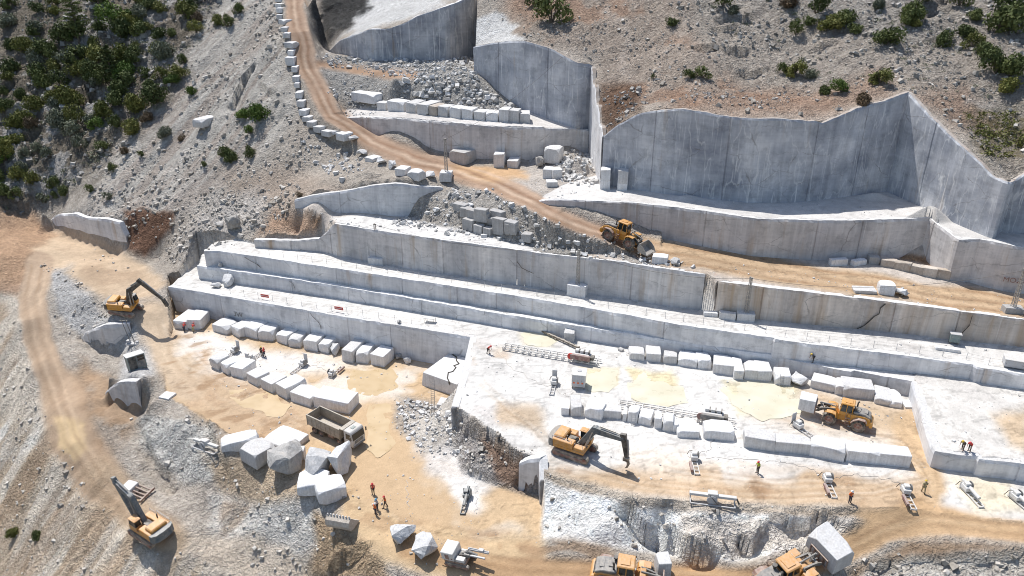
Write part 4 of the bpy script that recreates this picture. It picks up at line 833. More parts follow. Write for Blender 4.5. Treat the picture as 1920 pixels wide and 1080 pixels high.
for sp, lab, kw in [
 ((842,303,872,311,19,12), 'big squared boulder on the mud beside the first lattice mast', dict(mat='block_grey', chip=.5)),
 ((925,314,945,315,22,6), 'upright white block standing under the grey brown face', {}), ((950,315,970,316,11,7), 'low white block beside the upright block under the grey brown face', {}),
 ((1004,317,1022,317,18,7), 'small grey boulder left of the leaning slabs', dict(mat='boulder_grey')), ((1019,308,1047,311,24,8), 'leaning split white slabs against the rubble pile', dict(chip=.6)),
 ((1017,335,1034,336,15,5), 'white block left of a pair below the rubble pile', {}), ((1036,336,1055,335,15,6), 'chipped white block right of a pair below the rubble pile', dict(chip=.5)), ((1025,352,1046,352,8,5), 'flat white slab lying before the pair of blocks', {}),
 ((1557,500,1590,499,10,4), 'pale block with red marks beside the upper road', {}), ((1600,500,1627,496,9,4), 'tilted pale block beside the red marked block', dict(chip=.4)), ((1629,496,1648,497,12,5), 'grey block at the foot of the curved jointed face', dict(mat='block_grey')),
 ((1652,500,1677,505,13,5), 'grey brown block at the left end of the upper road row', dict(mat='block_brown')), ((1678,505,1702,511,14,5), 'second brown block of the upper road row', dict(mat='block_brown')), ((1703,511,1725,517,13,5), 'third brown block of the upper road row', dict(mat='block_brown')), ((1726,517,1752,522,14,5), 'fourth brown block of the upper road row', dict(mat='block_brown')), ((1753,522,1777,527,16,5), 'brownest block at the right end of the upper road row', dict(mat='block_brown')),
 ((1222,495,1250,498,11,7), 'white block at the road edge ahead of the climbing loader', {}), ((1254,499,1276,501,9,8), 'rough white boulder beside the block ahead of the climbing loader', dict(mat='boulder')),
 ((1603,552,1643,553,5,9), 'flat white slab with loose stones at the road edge', {}), ((1648,553,1675,556,16,9), 'tall white block between slab and boulder at the road edge', dict(chip=.3)), ((1677,559,1705,561,13,10), 'rounded white boulder at the road edge above the stained step', dict(mat='boulder')),
 ((1348,598,1378,602,12,4), 'pale block beside the third mast on the fenced bench', {}), ((1319,594,1345,596,6,4), 'thin pale slab left of the third mast', {}), ((1757,657,1798,662,5,4), 'thin white slab beside the small cabinet on the fenced bench', {}),
 ((413,541,437,541,17,10), 'round white boulder on the lowest fenced bench', dict(mat='boulder')), ((391,543,412,543,7,7), 'flat pale stone left of the round boulder on the lowest bench', dict(mat='boulder')), ((411,527,420,527,10,5), 'small upright stone behind the round boulder', dict(mat='boulder')),
 ((1057,642,1076,644,16,10), 'white split block beside the rail machine', dict(chip=.3)), ((419,445,448,447,26,8), 'big grey boulder on the slope above the benches', dict(mat='boulder_grey')), ((400,440,420,441,8,6), 'flat grey boulder beside the big boulder above the benches', dict(mat='boulder_grey')),
 ((362,253,384,255,11,9), 'lone squared white boulder on the grey talus', dict(chip=.3)), ((296,748,318,751,2,10), 'thin square white plate lying near the pit edge', {}), ((1697,767,1719,768,2,13), 'thin white plate lying beside the far right bench', {}),
 ((789,721,858,746,20,42), 'huge white slab block with a jagged black crack', dict(chip=.1, name='cracked_block')), ((816,747,858,753,13,12), 'white block with brown side below the cracked block', dict(chip=.3)),
 ((1232,1092,1257,1092,24,20), 'white block on the ground ahead of the bottom loader', {}),
 ((725,1028,777,1030,26,30), 'big pale veined boulder on the lower road', dict(mat='boulder')), ((764,1060,819,1062,28,34), 'big clean white boulder in front of the veined boulder', dict(mat='boulder')),
 ((423,855,483,840,15,15), 'long white block at the left end of the boulder heap', dict(chip=.95)), ((487,833,548,852,9,24), 'tilted pale slab at the back of the boulder heap', dict(chip=.95)), ((448,866,488,889,18,24), 'flat bright white boulder in the boulder heap', dict(chip=.95)),
 ((482,896,551,922,30,48), 'largest grey rough boulder in the boulder heap', dict(mat='boulder_grey')), ((541,864,571,862,14,9), 'small squared block behind the grey boulder', {}), ((556,908,610,912,31,42), 'pale faceted boulder in the middle of the boulder heap', dict(mat='boulder')), ((602,903,652,906,32,46), 'tall pale boulder at the right of the boulder heap', dict(mat='boulder')),
 ((559,937,615,935,15,27), 'white pointed slab boulder in the front of the heap', dict(chip=.95)), ((602,951,651,938,19,22), 'white wedge boulder beside the lying bucket', dict(chip=.95)),
 ((738,677,752,678,9,8), 'small brown stone right of the left pit back row', dict(mat='boulder_grey')), ((754,684,770,685,11,8), 'larger pale stone right of the left pit back row', dict(mat='boulder')), ((748,668,756,668,6,5), 'smallest pale stone right of the left pit back row', dict(mat='boulder')),
 ((976,457,994,460,12,6), 'dark triangular stone right of the stacked blocks', dict(mat='block_grey', chip=.6))]:
    n = 'boulder' if 'oulder' in str(kw.get('mat', '')) else kw.pop('name', 'marble_block'); c = 'boulder' if n == 'boulder' else 'marble block'
    o, h = block(*sp, lab, 'stones lying about the quarry', name=n, cat=c, **kw)
    if n == 'cracked_block':                 # the jagged crack is a groove of its own in the top
        k = MB(); L = o.dimensions.x; D = o.dimensions.y
        zz = [(-.42,.46),(-.22,.40),(-.12,.28),(.02,.20),(-.03,.08),(.06,.04),(.10,-.12),(.04,-.2),(.16,-.38),(.3,-.48)]
        for (a, b), (c_, d) in zip(zz, zz[1:]):
            v = Vector(((c_-a)*L, (d-b)*D, 0)).normalized(); m = Vector((-v.y, v.x, 0))*.09
            A = Vector((a*L, b*D, h+.03))-v*.05; B = Vector((c_*L, d*D, h+.03))+v*.05
            k._add([A-m, B-m, B+m, A+m, A-m-Vector((0,0,.5)), B-m-Vector((0,0,.5)), B+m-Vector((0,0,.5)), A+m-Vector((0,0,.5))], [(0,1,2,3),(4,7,6,5),(0,4,5,1),(1,5,6,2),(2,6,7,3),(3,7,4,0)])
        k.out('crack', 'dark', o)
for uL, vL, uR, vR, h1, h2, lab in [(1125,355,1143,356,16,17,'left'), (1157,357,1176,358,12,20,'right')]:
    o, h = block(uL, vL, uR, vR, h1, 6, 'lower block of the %s stack at the foot of the huge back face' % lab, 'stacked blocks by the huge face', minD=1.6)
    block(uL, vL, uR, vR, h2, 6, 'upper block of the %s stack at the foot of the huge back face' % lab, 'stacked blocks by the huge face', minD=1.6, on=o.location.z+h+.01)
# ------------------------------------------------------------------ machines
def head(u, v, du, dv):
    p = Vector(G(u, v)); s, an = px_scale(p); return p, math.atan2(-dv/math.sin(an), du)
def set_on(o, u, v, du, dv, span=3.0, dz=0, tilt=.15):
    p, yw = head(u, v, du, dv); c, s_ = math.cos(yw), math.sin(yw)
    zf = float(gz(p.x+c*span/2, p.y+s_*span/2)[0]); zb = float(gz(p.x-c*span/2, p.y-s_*span/2)[0])
    zl = float(gz(p.x-s_*1.2, p.y+c*1.2)[0]); zr = float(gz(p.x+s_*1.2, p.y-c*1.2)[0])
    pit = math.atan2(zb-zf, span); rol = math.atan2(zl-zr, 2.4)
    o.rotation_euler = (max(-tilt, min(tilt, rol)), max(-tilt, min(tilt, pit)), yw); o.location = (p.x, p.y, max((zf+zb)/2, (zl+zr)/2)+dz); return o
def wheel(parent, x, y, r, w, side, name='wheel'):
    t = MB(); pr = [(r*.60, -w*.42), (r*.80, -w*.5), (r*.95, -w*.46), (r, -w*.34), (r, w*.34), (r*.95, w*.46), (r*.80, w*.5), (r*.60, w*.42)]
    t.lathe(pr, 'y', (0, 0, 0), 28)
    for i in range(18):                      # tread bars
        a = 2*math.pi*i/18
        for sg in (-1, 1):
            m = Matrix.Rotation(-(a+sg*.06), 4, 'Y'); t.box(r*.95, r*1.03, min(sg*.02*w, sg*w*.47), max(sg*.02*w, sg*w*.47), -.05*r, .05*r, 0, None, m)
    o = t.out(name, 'tyre', parent); o.location = (x, y, r*1.0)
    q = MB(); q.lathe([(r*.61, -w*.40), (r*.61, w*.40)], 'y', (0,0,0), 24)
    yo = side*w*.30; q.lathe([(r*.61, yo+side*.08), (r*.52, yo), (r*.30, yo-side*.02), (r*.26, yo+side*.10), (.001, yo+side*.12)], 'y', (0,0,0), 24)
    for i in range(10): a = 2*math.pi*i/10; q.box(math.cos(a)*r*.4-.03, math.cos(a)*r*.4+.03, yo-.02, yo+.05, math.sin(a)*r*.4-.03, math.sin(a)*r*.4+.03, 0)
    q.out('rim', 'hub', o); return o
def loader(label, attach='bucket', arm=0.0, yel='yellow'):
    t = empty('wheel_loader', label=label, cat='wheel loader', group='yellow wheel loaders')
    # rear body: engine bay with its grey hood, counterweight and steps
    b = MB(); b.prism([(-4.1,1.05),(-.5,1.05),(-.3,1.7),(-.4,2.35),(-2.9,2.45),(-3.9,2.2),(-4.15,1.7)], -1.05, 1.05, None, .06)
    b.box(-.5, 1.0, -.55, .55, .75, 1.7, .05); b.box(-3.3, -.6, -.7, .7, .6, 1.1, .04)
    b.out('rear_body', yel, t)
    w = MB(); w.prism([(-4.65,.95),(-4.0,.85),(-3.85,1.9),(-4.45,1.75),(-4.7,1.4)], -1.15, 1.15, None, .08); w.out('counterweight', yel, t)
    hd = MB(); hd.prism([(-4.05,2.18),(-2.9,2.44),(-1.0,2.5),(-1.0,2.82),(-2.8,2.76),(-3.9,2.42)], -.95, .95, None, .07)
    hd.box(-3.3, -2.5, -.5, .5, 2.7, 2.82, .03); hd.box(-1.9, -1.3, -.35, .35, 2.75, 2.92, .04); hd.out('engine_hood', 'hood', t)
    g = MB()
    for i in range(7): g.box(-4.22+i*.01, -4.1, -.75, .75, 1.75+i*.06, 1.78+i*.06, 0)
    for sy in (-1, 1):
        for i in range(5): g.box(-2.9, -1.5, sy*1.06-.012, sy*1.06+.012, 1.5+i*.13, 1.55+i*.13, 0)
    g.out('grille', 'black', t)
    e = MB(); e.tube((-1.35,-.55,2.7), (-1.35,-.55,3.65), .11, 10); e.tube((-1.35,-.55,3.65), (-1.5,-.55,3.8), .12, 10); e.out('exhaust_stack', 'black', t)
    a = MB(); a.tube((-1.25,.55,2.7), (-1.25,.55,3.2), .13, 12); a.tube((-1.25,.55,3.2), (-1.25,.55,3.42), .24, 14); a.out('air_intake', 'black', t)
    # cab
    cb = MB(); cb.box(-.9, .85, -.82, .82, 1.75, 2.35, .06); cb.out('cab_base', yel, t)
    gl = MB(); gl.box(-.82, .80, -.76, .76, 2.33, 3.55, .05, (.05,.16,.05,.05)); gl.out('cab_window', 'glass', t)
    for x, dx in ((-.86,.05),(-.05,0),(.80,-.16)):
        for sy in (-1, 1): pz = MB(); pz.tube((x, sy*.79, 2.3), (x+dx, sy*.74, 3.6), .06, 6); pz.out('cab_pillar', yel, t)
    rf = MB(); rf.box(-1.05, .85, -.92, .92, 3.55, 3.78, .08, (.06,.1,.06,.06)); rf.box(-.7, .3, -.55, .55, 3.78, 3.86, .03)
    roof = rf.out('cab_roof', yel if yel == 'amber' else 'yellow', t)
    for sy in (-1, 1):
        l = MB(); l.box(.78, .92, sy*.62-.1, sy*.62+.1, 3.42, 3.58, .02); l.out('work_light', 'lgrey', t)
        m = MB(); m.tube((.65, sy*.85, 3.3), (.85, sy*1.25, 3.25), .03, 6); m.box(.82, .88, sy*1.25-.12, sy*1.25+.12, 3.0, 3.4, .02); m.out('mirror', 'black', t)
        st = MB()
        for k in range(4): st.box(-.65, -.15, sy*1.02, sy*1.28, .65+k*.33, .70+k*.33, .01) if sy > 0 else st.box(-.65, -.15, -1.28, -1.02, .65+k*.33, .70+k*.33, .01)
        st.tube((-.7, sy*1.26, .6), (-.7, sy*1.15, 2.6), .03, 6); st.tube((-.1, sy*1.26, .6), (-.1, sy*1.15, 2.6), .03, 6); st.out('ladder', 'hub' if sy < 0 else 'rust', t)
        f = MB(); f.prism([(1.15,1.55),(1.3,1.98),(1.75,2.12),(2.5,2.08),(2.5,2.16),(1.72,2.22),(1.2,2.06),(1.05,1.55)], sy*1.25-.42, sy*1.25+.42, None, .02); f.out('front_fender', yel, t)
        f = MB(); f.prism([(-3.0,1.75),(-2.7,2.1),(-1.8,2.14),(-1.15,1.75),(-.85,1.3),(-.95,1.25),(-1.25,1.68),(-1.85,2.04),(-2.65,2.0),(-2.92,1.72)], sy*1.25-.40, sy*1.25+.40, None, .02); f.out('rear_fender', 'hub', t)
        for x in (1.95, -1.95): wheel(t, x, sy*1.28, .96, .74, sy)
    fr = MB(); fr.prism([(.75,.75),(2.7,.75),(2.85,1.3),(2.2,1.7),(2.0,2.35),(1.45,2.45),(1.05,1.9),(.8,1.6)], -.62, .62, None, .05); fr.out('front_frame', yel, t)
    # lift arms and linkage, turned about their pivot
    pv = Vector((1.6, 0, 2.25)); L = 2.45; th = math.radians(-24)+arm; ca, sa = math.cos(th), math.sin(th)
    def A(d, hgt): return (pv.x+d*ca-hgt*sa, pv.z+d*sa+hgt*ca)
    tip = A(L, 0)
    for sy in (-1, 1):
        la = MB(); la.prism([A(-.2,.16), A(.9,.34), A(1.6,.40), A(L-.1,.16), A(L+.1,-.14), A(L-.3,-.2), A(1.5,.05), A(.9,-.06), A(-.2,-.16)], sy*.62-.09, sy*.62+.09, None, .02); la.out('lift_arm', 'black' if yel == 'yellow' else 'dgrey', t)
        q = MB(); p2 = A(1.3, .1); q.tube((1.15, sy*.42, 1.25), (p2[0]-.3*ca, sy*.42, p2[1]-.4), .10, 8); q.tube((1.15, sy*.42, 1.25), (p2[0], sy*.42, p2[1]), .06, 8); q.out('lift_cylinder', 'steel', t)
    zb = MB(); p1 = A(1.7, .95); p2 = A(1.5, -.1); p3 = A(L-.1, .62); zb.prism([(p1[0]-.12,p1[1]),(p1[0]+.12,p1[1]),(p2[0]+.14,p2[1]),(p2[0]-.14,p2[1])], -.12, .12, None, .02)
    zb.tube((1.5, 0, 2.5), (p1[0], 0, p1[1]), .10, 8); zb.tube((p2[0], 0, p2[1]), (p3[0], 0, p3[1]-.6), .09, 8); c3 = A(1.6, .28); zb.box(c3[0]-.15, c3[0]+.15, -.6, .6, c3[1]-.12, c3[1]+.12, .03); zb.out('tilt_linkage', 'dgrey', t)
    x0, z0 = tip
    if attach == 'bucket':
        bk = MB(); o_ = [(0.05,.95),(-.1,.3),(.1,-.25),(.55,-.45),(1.75,-.5)]; i_ = [(1.72,-.44),(.6,-.36),(.22,-.18),(.04,.3),(.16,.93)]
        bk.prism([(x0+p[0]+.15, z0+p[1]) for p in o_+i_], -1.62, 1.62, None, 0)
        for sy in (-1, 1): bk.prism([(x0+p[0]+.15, z0+p[1]) for p in [(0.05,.95),(-.1,.3),(.1,-.25),(.55,-.45),(1.75,-.5),(1.35,.15),(.75,.62)]], sy*1.62-.04, sy*1.62+.04, None, 0)
        bo_ = bk.out('bucket', 'steel', t); te = MB()
        for k in range(8): y = -1.5+k*3/7; te.box(x0+1.80, x0+2.12, y-.07, y+.07, z0-.53, z0-.44, .01)
        te.out('teeth', 'dgrey', bo_)
    else:
        cg = MB(); cg.box(x0+.05, x0+.2, -1.15, 1.15, z0-.45, z0-.25, .02); cg.box(x0+.05, x0+.2, -1.15, 1.15, z0+.75, z0+.95, .02)
        for k in range(5): y = -1.1+k*.55; cg.box(x0+.06, x0+.18, y-.06, y+.06, z0-.4, z0+.9, .01)
        cg.out('fork_carriage', 'rust', t)
        for sy in (-1, 1): fk = MB(); fk.prism([(x0+.2,z0-.45),(x0+2.5,z0-.45),(x0+2.5,z0-.40),(x0+.4,z0-.28),(x0+.32,z0+.6),(x0+.2,z0+.6)], sy*.65-.11, sy*.65+.11, None, .01); fk.out('fork', 'rust', t)
    for o in t.children:                     # short rear overhang
        if o.name.split('.')[0] in ('rear_body', 'counterweight', 'engine_hood', 'grille'):
            for v in o.data.vertices:
                if v.co.x < -2: v.co.x = -2+(v.co.x+2)*.66
    return t, (x0, z0)
def on_machine(o, t, xyz, rz=0):
    bpy.context.view_layer.update(); o.matrix_world = t.matrix_basis @ Matrix.Translation(xyz) @ Matrix.Rotation(rz, 4, 'Z')
t, _ = loader('yellow wheel loader driving down the upper earth road with an empty bucket', 'bucket', R(-12)); set_on(t, 1164, 457, 80, 22)
t, xz = loader('yellow wheel loader lifting a square white block on its forks', 'fork', R(4)); set_on(t, 1581, 793, -86, -26); t.scale = (.9,)*3
o = link('marble_block', cut_block('marble_block', 2.3, 2.4, 1.75, 'block', 0, 501)); on_machine(o, t, (xz[0]+1.35, 0, xz[1]-.16)); props(o, 'square white block carried on the forks of the loader', 'marble block')
t, _ = loader('amber wheel loader with grey hood cut off by the bottom edge', 'fork', R(-6), 'amber'); set_on(t, 1172, 1097, 60, 10)
t, xz = loader('amber wheel loader carrying a huge white block on the ramp', 'fork', R(6), 'amber'); set_on(t, 1470, 1096, 92, -30); t.scale = (1.06,)*3
o = link('marble_block', cut_block('marble_block', 2.5, 3.9, 2.2, 'block', .3, 77)); on_machine(o, t, (xz[0]+1.5, 0, xz[1]-.2)); props(o, 'huge white broken block carried by the amber loader', 'marble block')
def lug_track(parent, y, Lh, r, w):
    prof = []; n = 8
    for i in range(n+1): a = math.pi/2+math.pi*i/n; prof.append((-Lh+r*math.cos(a), r+r*math.sin(a)))
    for i in range(n+1): a = -math.pi/2+math.pi*i/n; prof.append((Lh+r*math.cos(a), r+r*math.sin(a)))
    m = MB(); m.prism(prof, y-w/2, y+w/2, None, 0)
    for k in range(int(Lh*2/.22)+1):
        x = -Lh+k*.22; m.box(x-.04, x+.04, y-w/2, y+w/2, 2*r-.01, 2*r+.04, 0); m.box(x-.04, x+.04, y-w/2, y+w/2, -.03, .02, 0)
    o = m.out('track', 'track', parent); q = MB()
    for k in range(6): x = -Lh+.3+k*(2*Lh-.6)/5; q.lathe([(.001, -w/2-.03), (.17, -w/2-.03), (.17, w/2+.03), (.001, w/2+.03)], 'y', (x, y, .3), 12)
    for x in (-Lh, Lh): q.lathe([(.001, -w/2-.05), (r*.72, -w/2-.05), (r*.72, w/2+.05), (.001, w/2+.05)], 'y', (x, y, r), 16)
    q.box(-Lh+.2, Lh-.2, y-w/2-.06, y+w/2+.06, r*.75, r*1.3, .03); q.out('track_roller', 'hub', o); return o
def excavator(label, boom, stick, tool, swing=0.0, col='amber', booms='bluegrey', cw='dgrey'):
    # boom: pivot, bend, tip in x-z of the upper body; stick: end point
    t = empty('excavator', label=label, cat='excavator', group='tracked excavators')
    for sy in (-1, 1): lug_track(t, sy*1.35, 1.95, .48, .6)
    c = MB(); c.box(-1.3, 1.3, -1.1, 1.1, .45, .95, .05); c.lathe([(.001,.95),(.95,.95),(.95,1.15),(.001,1.15)], 'z', (0,0,0), 24); c.out('undercarriage', 'track', t)
    RZ = Matrix.Rotation(swing, 4, 'Z')
    def out(m, n, mt, par=t): o = m.out(n, mt, par); o.matrix_local = RZ; return o
    b = MB(); b.box(-2.6, 1.75, -1.5, 1.5, 1.15, 1.55, .05); b.box(-2.5, .3, -1.5, -.45, 1.5, 2.35, .06); b.box(-2.5, -.2, .55, 1.5, 1.5, 2.3, .06); b.box(.4, 1.7, -1.45, -.6, 1.5, 1.95, .05); out(b, 'house', col)
    e = MB(); e.box(-2.45, -1.0, -1.15, 1.15, 2.25, 2.75, .12, (.06,.06,.06,.06)); out(e, 'engine_cover', 'yellow' if col == 'yellow' else 'amber')
    w = MB()
    pr = [(-2.35,1.55),(-2.35,-1.55),(-2.9,-1.5),(-3.25,-1.0),(-3.35,0),(-3.25,1.0),(-2.9,1.5)]
    n = len(pr); w._add([(p[0],p[1],1.2) for p in pr]+[(p[0]+(.1 if p[0] < -2.5 else 0),p[1],2.3) for p in pr], [tuple(range(n)), tuple(range(2*n-1,n-1,-1))]+[(i,(i+1)%n,(i+1)%n+n,i+n) for i in range(n)]); out(w, 'counterweight', cw)
    d = MB(); d.box(-.9, .3, -.35, .5, 1.55, 2.15, .04); d.box(-.1, .9, -.4, .4, 1.6, 1.9, .03)
    for k in range(6): d.tube((-.8+k*.2, -.3+.1*k, 2.1), (.2, -.2+.08*k, 2.3), .05, 6)
    d.tube((-.6,-1.0,2.3), (-.6,-1.0,3.05), .09, 8); out(d, 'engine_pipes', 'black')
    rl = MB()
    for sy in (-1.48,): rl.path([(-2.4,sy,2.4),(-2.4,sy,2.85),(.2,sy,2.85),(.2,sy,2.4)], .025); rl.path([(-2.4,sy,2.62),(.2,sy,2.62)], .02)
    rl.path([(.5,-1.4,1.9),(.5,-1.4,2.5),(1.6,-1.4,2.5),(1.6,-1.4,1.9)], .025); out(rl, 'handrail', 'lgrey')
    cb = MB(); cb.box(.35, 1.85, .62, 1.5, 1.55, 2.05, .05); out(cb, 'cab_base', col)
    g = MB(); g.box(.38, 1.85, .64, 1.48, 2.03, 3.0, .05, (.02,.22,.03,.03)); out(g, 'cab_window', 'glass')
    rf = MB(); rf.box(.3, 1.72, .58, 1.52, 3.0, 3.12, .05); rf.box(.5, 1.2, .75, 1.35, 3.12, 3.17, .02); out(rf, 'cab_roof', col if booms != 'black' else 'dgrey')
    P0, P1, P2 = [Vector((p[0], 0, p[1])) for p in boom]; S = Vector((stick[0], 0, stick[1]))
    def beam(m, A, B, ha, hb, w_):
        d_ = (B-A).normalized(); u_ = Vector((-d_.z, 0, d_.x)); m.prism([(p.x, p.z) for p in (A+u_*ha, B+u_*hb, B-u_*hb, A-u_*ha)], -w_/2, w_/2, None, .03)
    m = MB(); beam(m, P0, P1, .28, .48, .62); beam(m, P1-(P1-P0).normalized()*.25, P2, .46, .26, .56)
    m.tube((P1.x,-.33,P1.z), (P1.x,.33,P1.z), .30, 12); bo_ = out(m, 'boom', booms)
    h = MB()
    for sy in (-1, 1):
        q = P0.lerp(P1, .85); h.tube((1.35, sy*.42, 1.35), (1.35+(q.x-1.35)*.55, sy*.42, 1.35+(q.z-1.35)*.55), .12, 8); h.tube((1.35, sy*.42, 1.35), (q.x, sy*.42, q.z), .07, 8)
    u_ = Vector((0, 0, .65)); h.tube(P1+(P2-P1)*.15+u_*.8, P1+(P2-P1)*.7+u_*.8, .11, 8); h.tube(P1+(P2-P1)*.15+u_*.8, P2+u_*.75, .06, 8); out(h, 'hydraulic_cylinder', 'steel')
    k = MB(); d_ = (S-P2).normalized(); beam(k, P2-d_*.75, S, .38, .2, .44); k.tube((P2.x,-.34,P2.z), (P2.x,.34,P2.z), .2, 10); out(k, 'stick', booms if booms == 'bluegrey' and tool == 'bucket' else 'black')
    c2 = MB(); sd = Vector((d_.z, 0, -d_.x)); sd = sd if sd.x > 0 else -sd; c2.tube(P2+sd*.5, P2.lerp(S, .55)+sd*.42, .09, 8); c2.tube(P2+sd*.5, P2.lerp(S, .85)+sd*.35, .055, 8); out(c2, 'stick_cylinder', 'lgrey')
    if tool == 'ripper':
        r_ = MB(); r_.box(S.x-.4, S.x+.3, -.28, .28, S.z-.45, S.z+.1, .05); r_.prism([(S.x-.05,S.z-.3),(S.x+.35,S.z-.4),(S.x+.42,S.z-.9),(S.x+.25,S.z-1.35),(S.x-.15,S.z-1.6),(S.x+.08,S.z-1.2),(S.x+.12,S.z-.85)], -.11, .11, None, .02); out(r_, 'ripper_tooth', 'track')
    elif tool == 'breaker':
        r_ = MB(); e_ = S+(Vector((.35,0,-1.0))).normalized()*2.2; beam(r_, S-(e_-S).normalized()*.2, S.lerp(e_, .62), .26, .26, .5); r_.tube(S.lerp(e_, .6), e_, .10, 8, .05); out(r_, 'rock_breaker', 'black')
    else:
        r_ = MB(); pf = [(0,0),(.15,-.55),(-.25,-1.15),(-.95,-1.3),(-1.45,-1.0),(-1.38,-.95),(-.9,-1.2),(-.3,-1.05),(0,-.55),(-.18,-.05)]
        r_.prism([(S.x+p[0], S.z+p[1]) for p in pf], -.7, .7, None, 0)
        for sy in (-1, 1): r_.prism([(S.x+p[0], S.z+p[1]) for p in [(0,0),(.15,-.55),(-.25,-1.15),(-.95,-1.3),(-1.45,-1.0),(-.8,-.35)]], sy*.7-.03, sy*.7+.03, None, 0)
        out(r_, 'bucket', 'rust')
    return t
t = excavator('amber tracked excavator with ripper tooth beside the right block row', [(.75,1.75),(2.7,4.6),(6.3,4.3)], (6.75,1.75), 'ripper'); set_on(t, 1078, 850, 67, 23, 3.5)
t = excavator('orange tracked excavator with black boom and breaker on the left track', [(.7,1.75),(1.6,4.9),(3.9,6.5)], (7.1,3.2), 'breaker', R(10), 'yellow', 'black', 'black'); set_on(t, 238, 586, 52, 5, 3.5)
t = excavator('orange tracked excavator with blue grey boom on the bottom left slope', [(.75,1.75),(2.5,5.3),(5.1,6.3)], (3.0,1.5), 'bucket', 0, 'amber', 'bluegrey', 'bluegrey'); set_on(t, 285, 1004, -50, -21, 3.5, .1, .05)
# dump truck
def dump_truck():
    t = empty('dump_truck', label='beige four axle dump truck with white cab on the muddy pit floor', cat='dump truck')
    f = MB()
    for sy in (-1, 1): f.box(-4.0, 4.0, sy*.45-.09, sy*.45+.09, .75, 1.0, .02)
    for x in (-3.2, -1.9, 1.6, 3.3): f.tube((x, -1.0, .52), (x, 1.0, .52), .12, 8)
    f.box(-.7, .6, .7, 1.1, .55, 1.0, .05); f.out('chassis', 'dgrey', t)
    tk = MB(); tk.box(-.6, .5, -1.15, -.72, .5, 1.0, .06); tk.out('fuel_tank', 'rust', t)
    b = MB(); W = 1.28
    b.box(-4.3, 2.0, -W+.05, W-.05, 1.1, 1.22, 0)
    for sy in (-1, 1):
        b.prism([(-4.4,1.2),(2.0,1.2),(2.05,2.75),(-4.4,2.75)], sy*W-.05, sy*W+.05, None, 0)
        b.box(-4.42, 2.1, sy*W-.09, sy*W+.09, 2.72, 2.86, .02)
        for k in range(8): x = -4.3+k*.9; b.box(x-.05, x+.05, sy*(W+.06)-.05, sy*(W+.06)+.05, 1.15, 2.75, .01)
        for z in (1.5, 1.85, 2.2): b.box(-4.3, 2.0, sy*(W+.05)-.03, sy*(W+.05)+.03, z, z+.07, .01)
    b.prism([(2.0,1.2),(2.1,1.2),(2.2,2.95),(2.1,2.95)], -W, W, None, 0); b.box(2.05, 2.75, -W, W, 2.88, 3.0, .03)
    bo_ = b.out('dump_body', 'bed', t)
    g = MB(); g.prism([(-4.42,1.2),(-4.34,1.2),(-4.30,2.8),(-4.38,2.8)], -W, W, None, 0)
    for y in (-1.1, -.4, .4, 1.1): g.box(-4.5, -4.4, y-.05, y+.05, 1.25, 2.75, .01)
    g.out('tailgate', 'bed', bo_)
    l = MB(); l.prism([(-2.9,1.2),(2.0,1.2),(2.0,1.95),(1.2,1.85),(-1.8,1.7),(-2.6,1.5)], -1.18, .3, None, .08); l.out('load', 'load', bo_)
    cb = MB(); cb.prism([(2.75,.75),(4.35,.6),(4.42,1.6),(4.22,2.75),(4.0,3.0),(2.8,3.0)], -1.22, 1.22, None, .07); cab = cb.out('cab', 'cabw', t)
    ws = MB(); ws.prism([(4.44,1.7),(4.27,2.62),(4.23,2.62),(4.38,1.7)], -1.08, 1.08, None, 0); ws.out('windscreen', 'glass', cab)
    for sy in (-1, 1):
        s_ = MB(); s_.prism([(3.2,1.75),(4.25,1.75),(4.1,2.6),(3.2,2.6)], sy*1.225-.01, sy*1.225+.01, None, 0); s_.out('side_window', 'glass', cab)
        m = MB(); m.tube((4.2, sy*1.22, 2.6), (4.35, sy*1.5, 2.55), .03, 6); m.box(4.28, 4.4, sy*1.52-.1, sy*1.52+.1, 1.95, 2.6, .03); m.out('mirror', 'black', cab)
        h = MB(); h.box(4.38, 4.46, sy*.85-.17, sy*.85+.17, .85, 1.05, .02); h.out('headlight', 'lgrey', cab)
        for x in (-3.2, -1.9, 1.6, 3.3): wheel(t, x, sy*1.02, .52, .38, sy)
    gr = MB(); gr.box(4.40, 4.47, -.75, .75, 1.1, 1.55, .02); gr.box(4.3, 4.46, -1.15, 1.15, .5, .8, .04); gr.out('grille', 'dgrey', cab)
    hc = MB(); hc.box(3.2, 3.75, -.35, .35, 3.0, 3.06, .02); hc.out('roof_hatch', 'tealg', cab); return t
t = dump_truck(); set_on(t, 632, 819, 92, 36, 5)
# bucket lying on the pit floor
t = empty('loader_bucket', label='loose steel loader bucket with teeth lying beside the boulders', cat='loader bucket')
b = MB(); pf = [(0,0),(1.5,0),(1.9,.25),(2.0,.75),(1.75,1.3),(1.2,1.55),(1.18,1.47),(1.65,1.22),(1.9,.74),(1.8,.3),(1.45,.08),(0,.06)]
b.prism(pf, -1.7, 1.7, None, 0)
for sy in (-1, 1): b.prism([(0,0),(1.5,0),(1.9,.25),(2.0,.75),(1.75,1.3),(1.2,1.55),(.6,.7)], sy*1.7-.04, sy*1.7+.04, None, 0)
b.out('bucket_shell', 'load', t); b = MB()
for k in range(8): y = -1.55+k*3.1/7; b.box(1.12, 1.26, y-.1, y+.1, 1.5, 1.8, .02)
b.out('teeth', 'lgrey', t); set_on(t, 652, 972, -16, 28, 2)
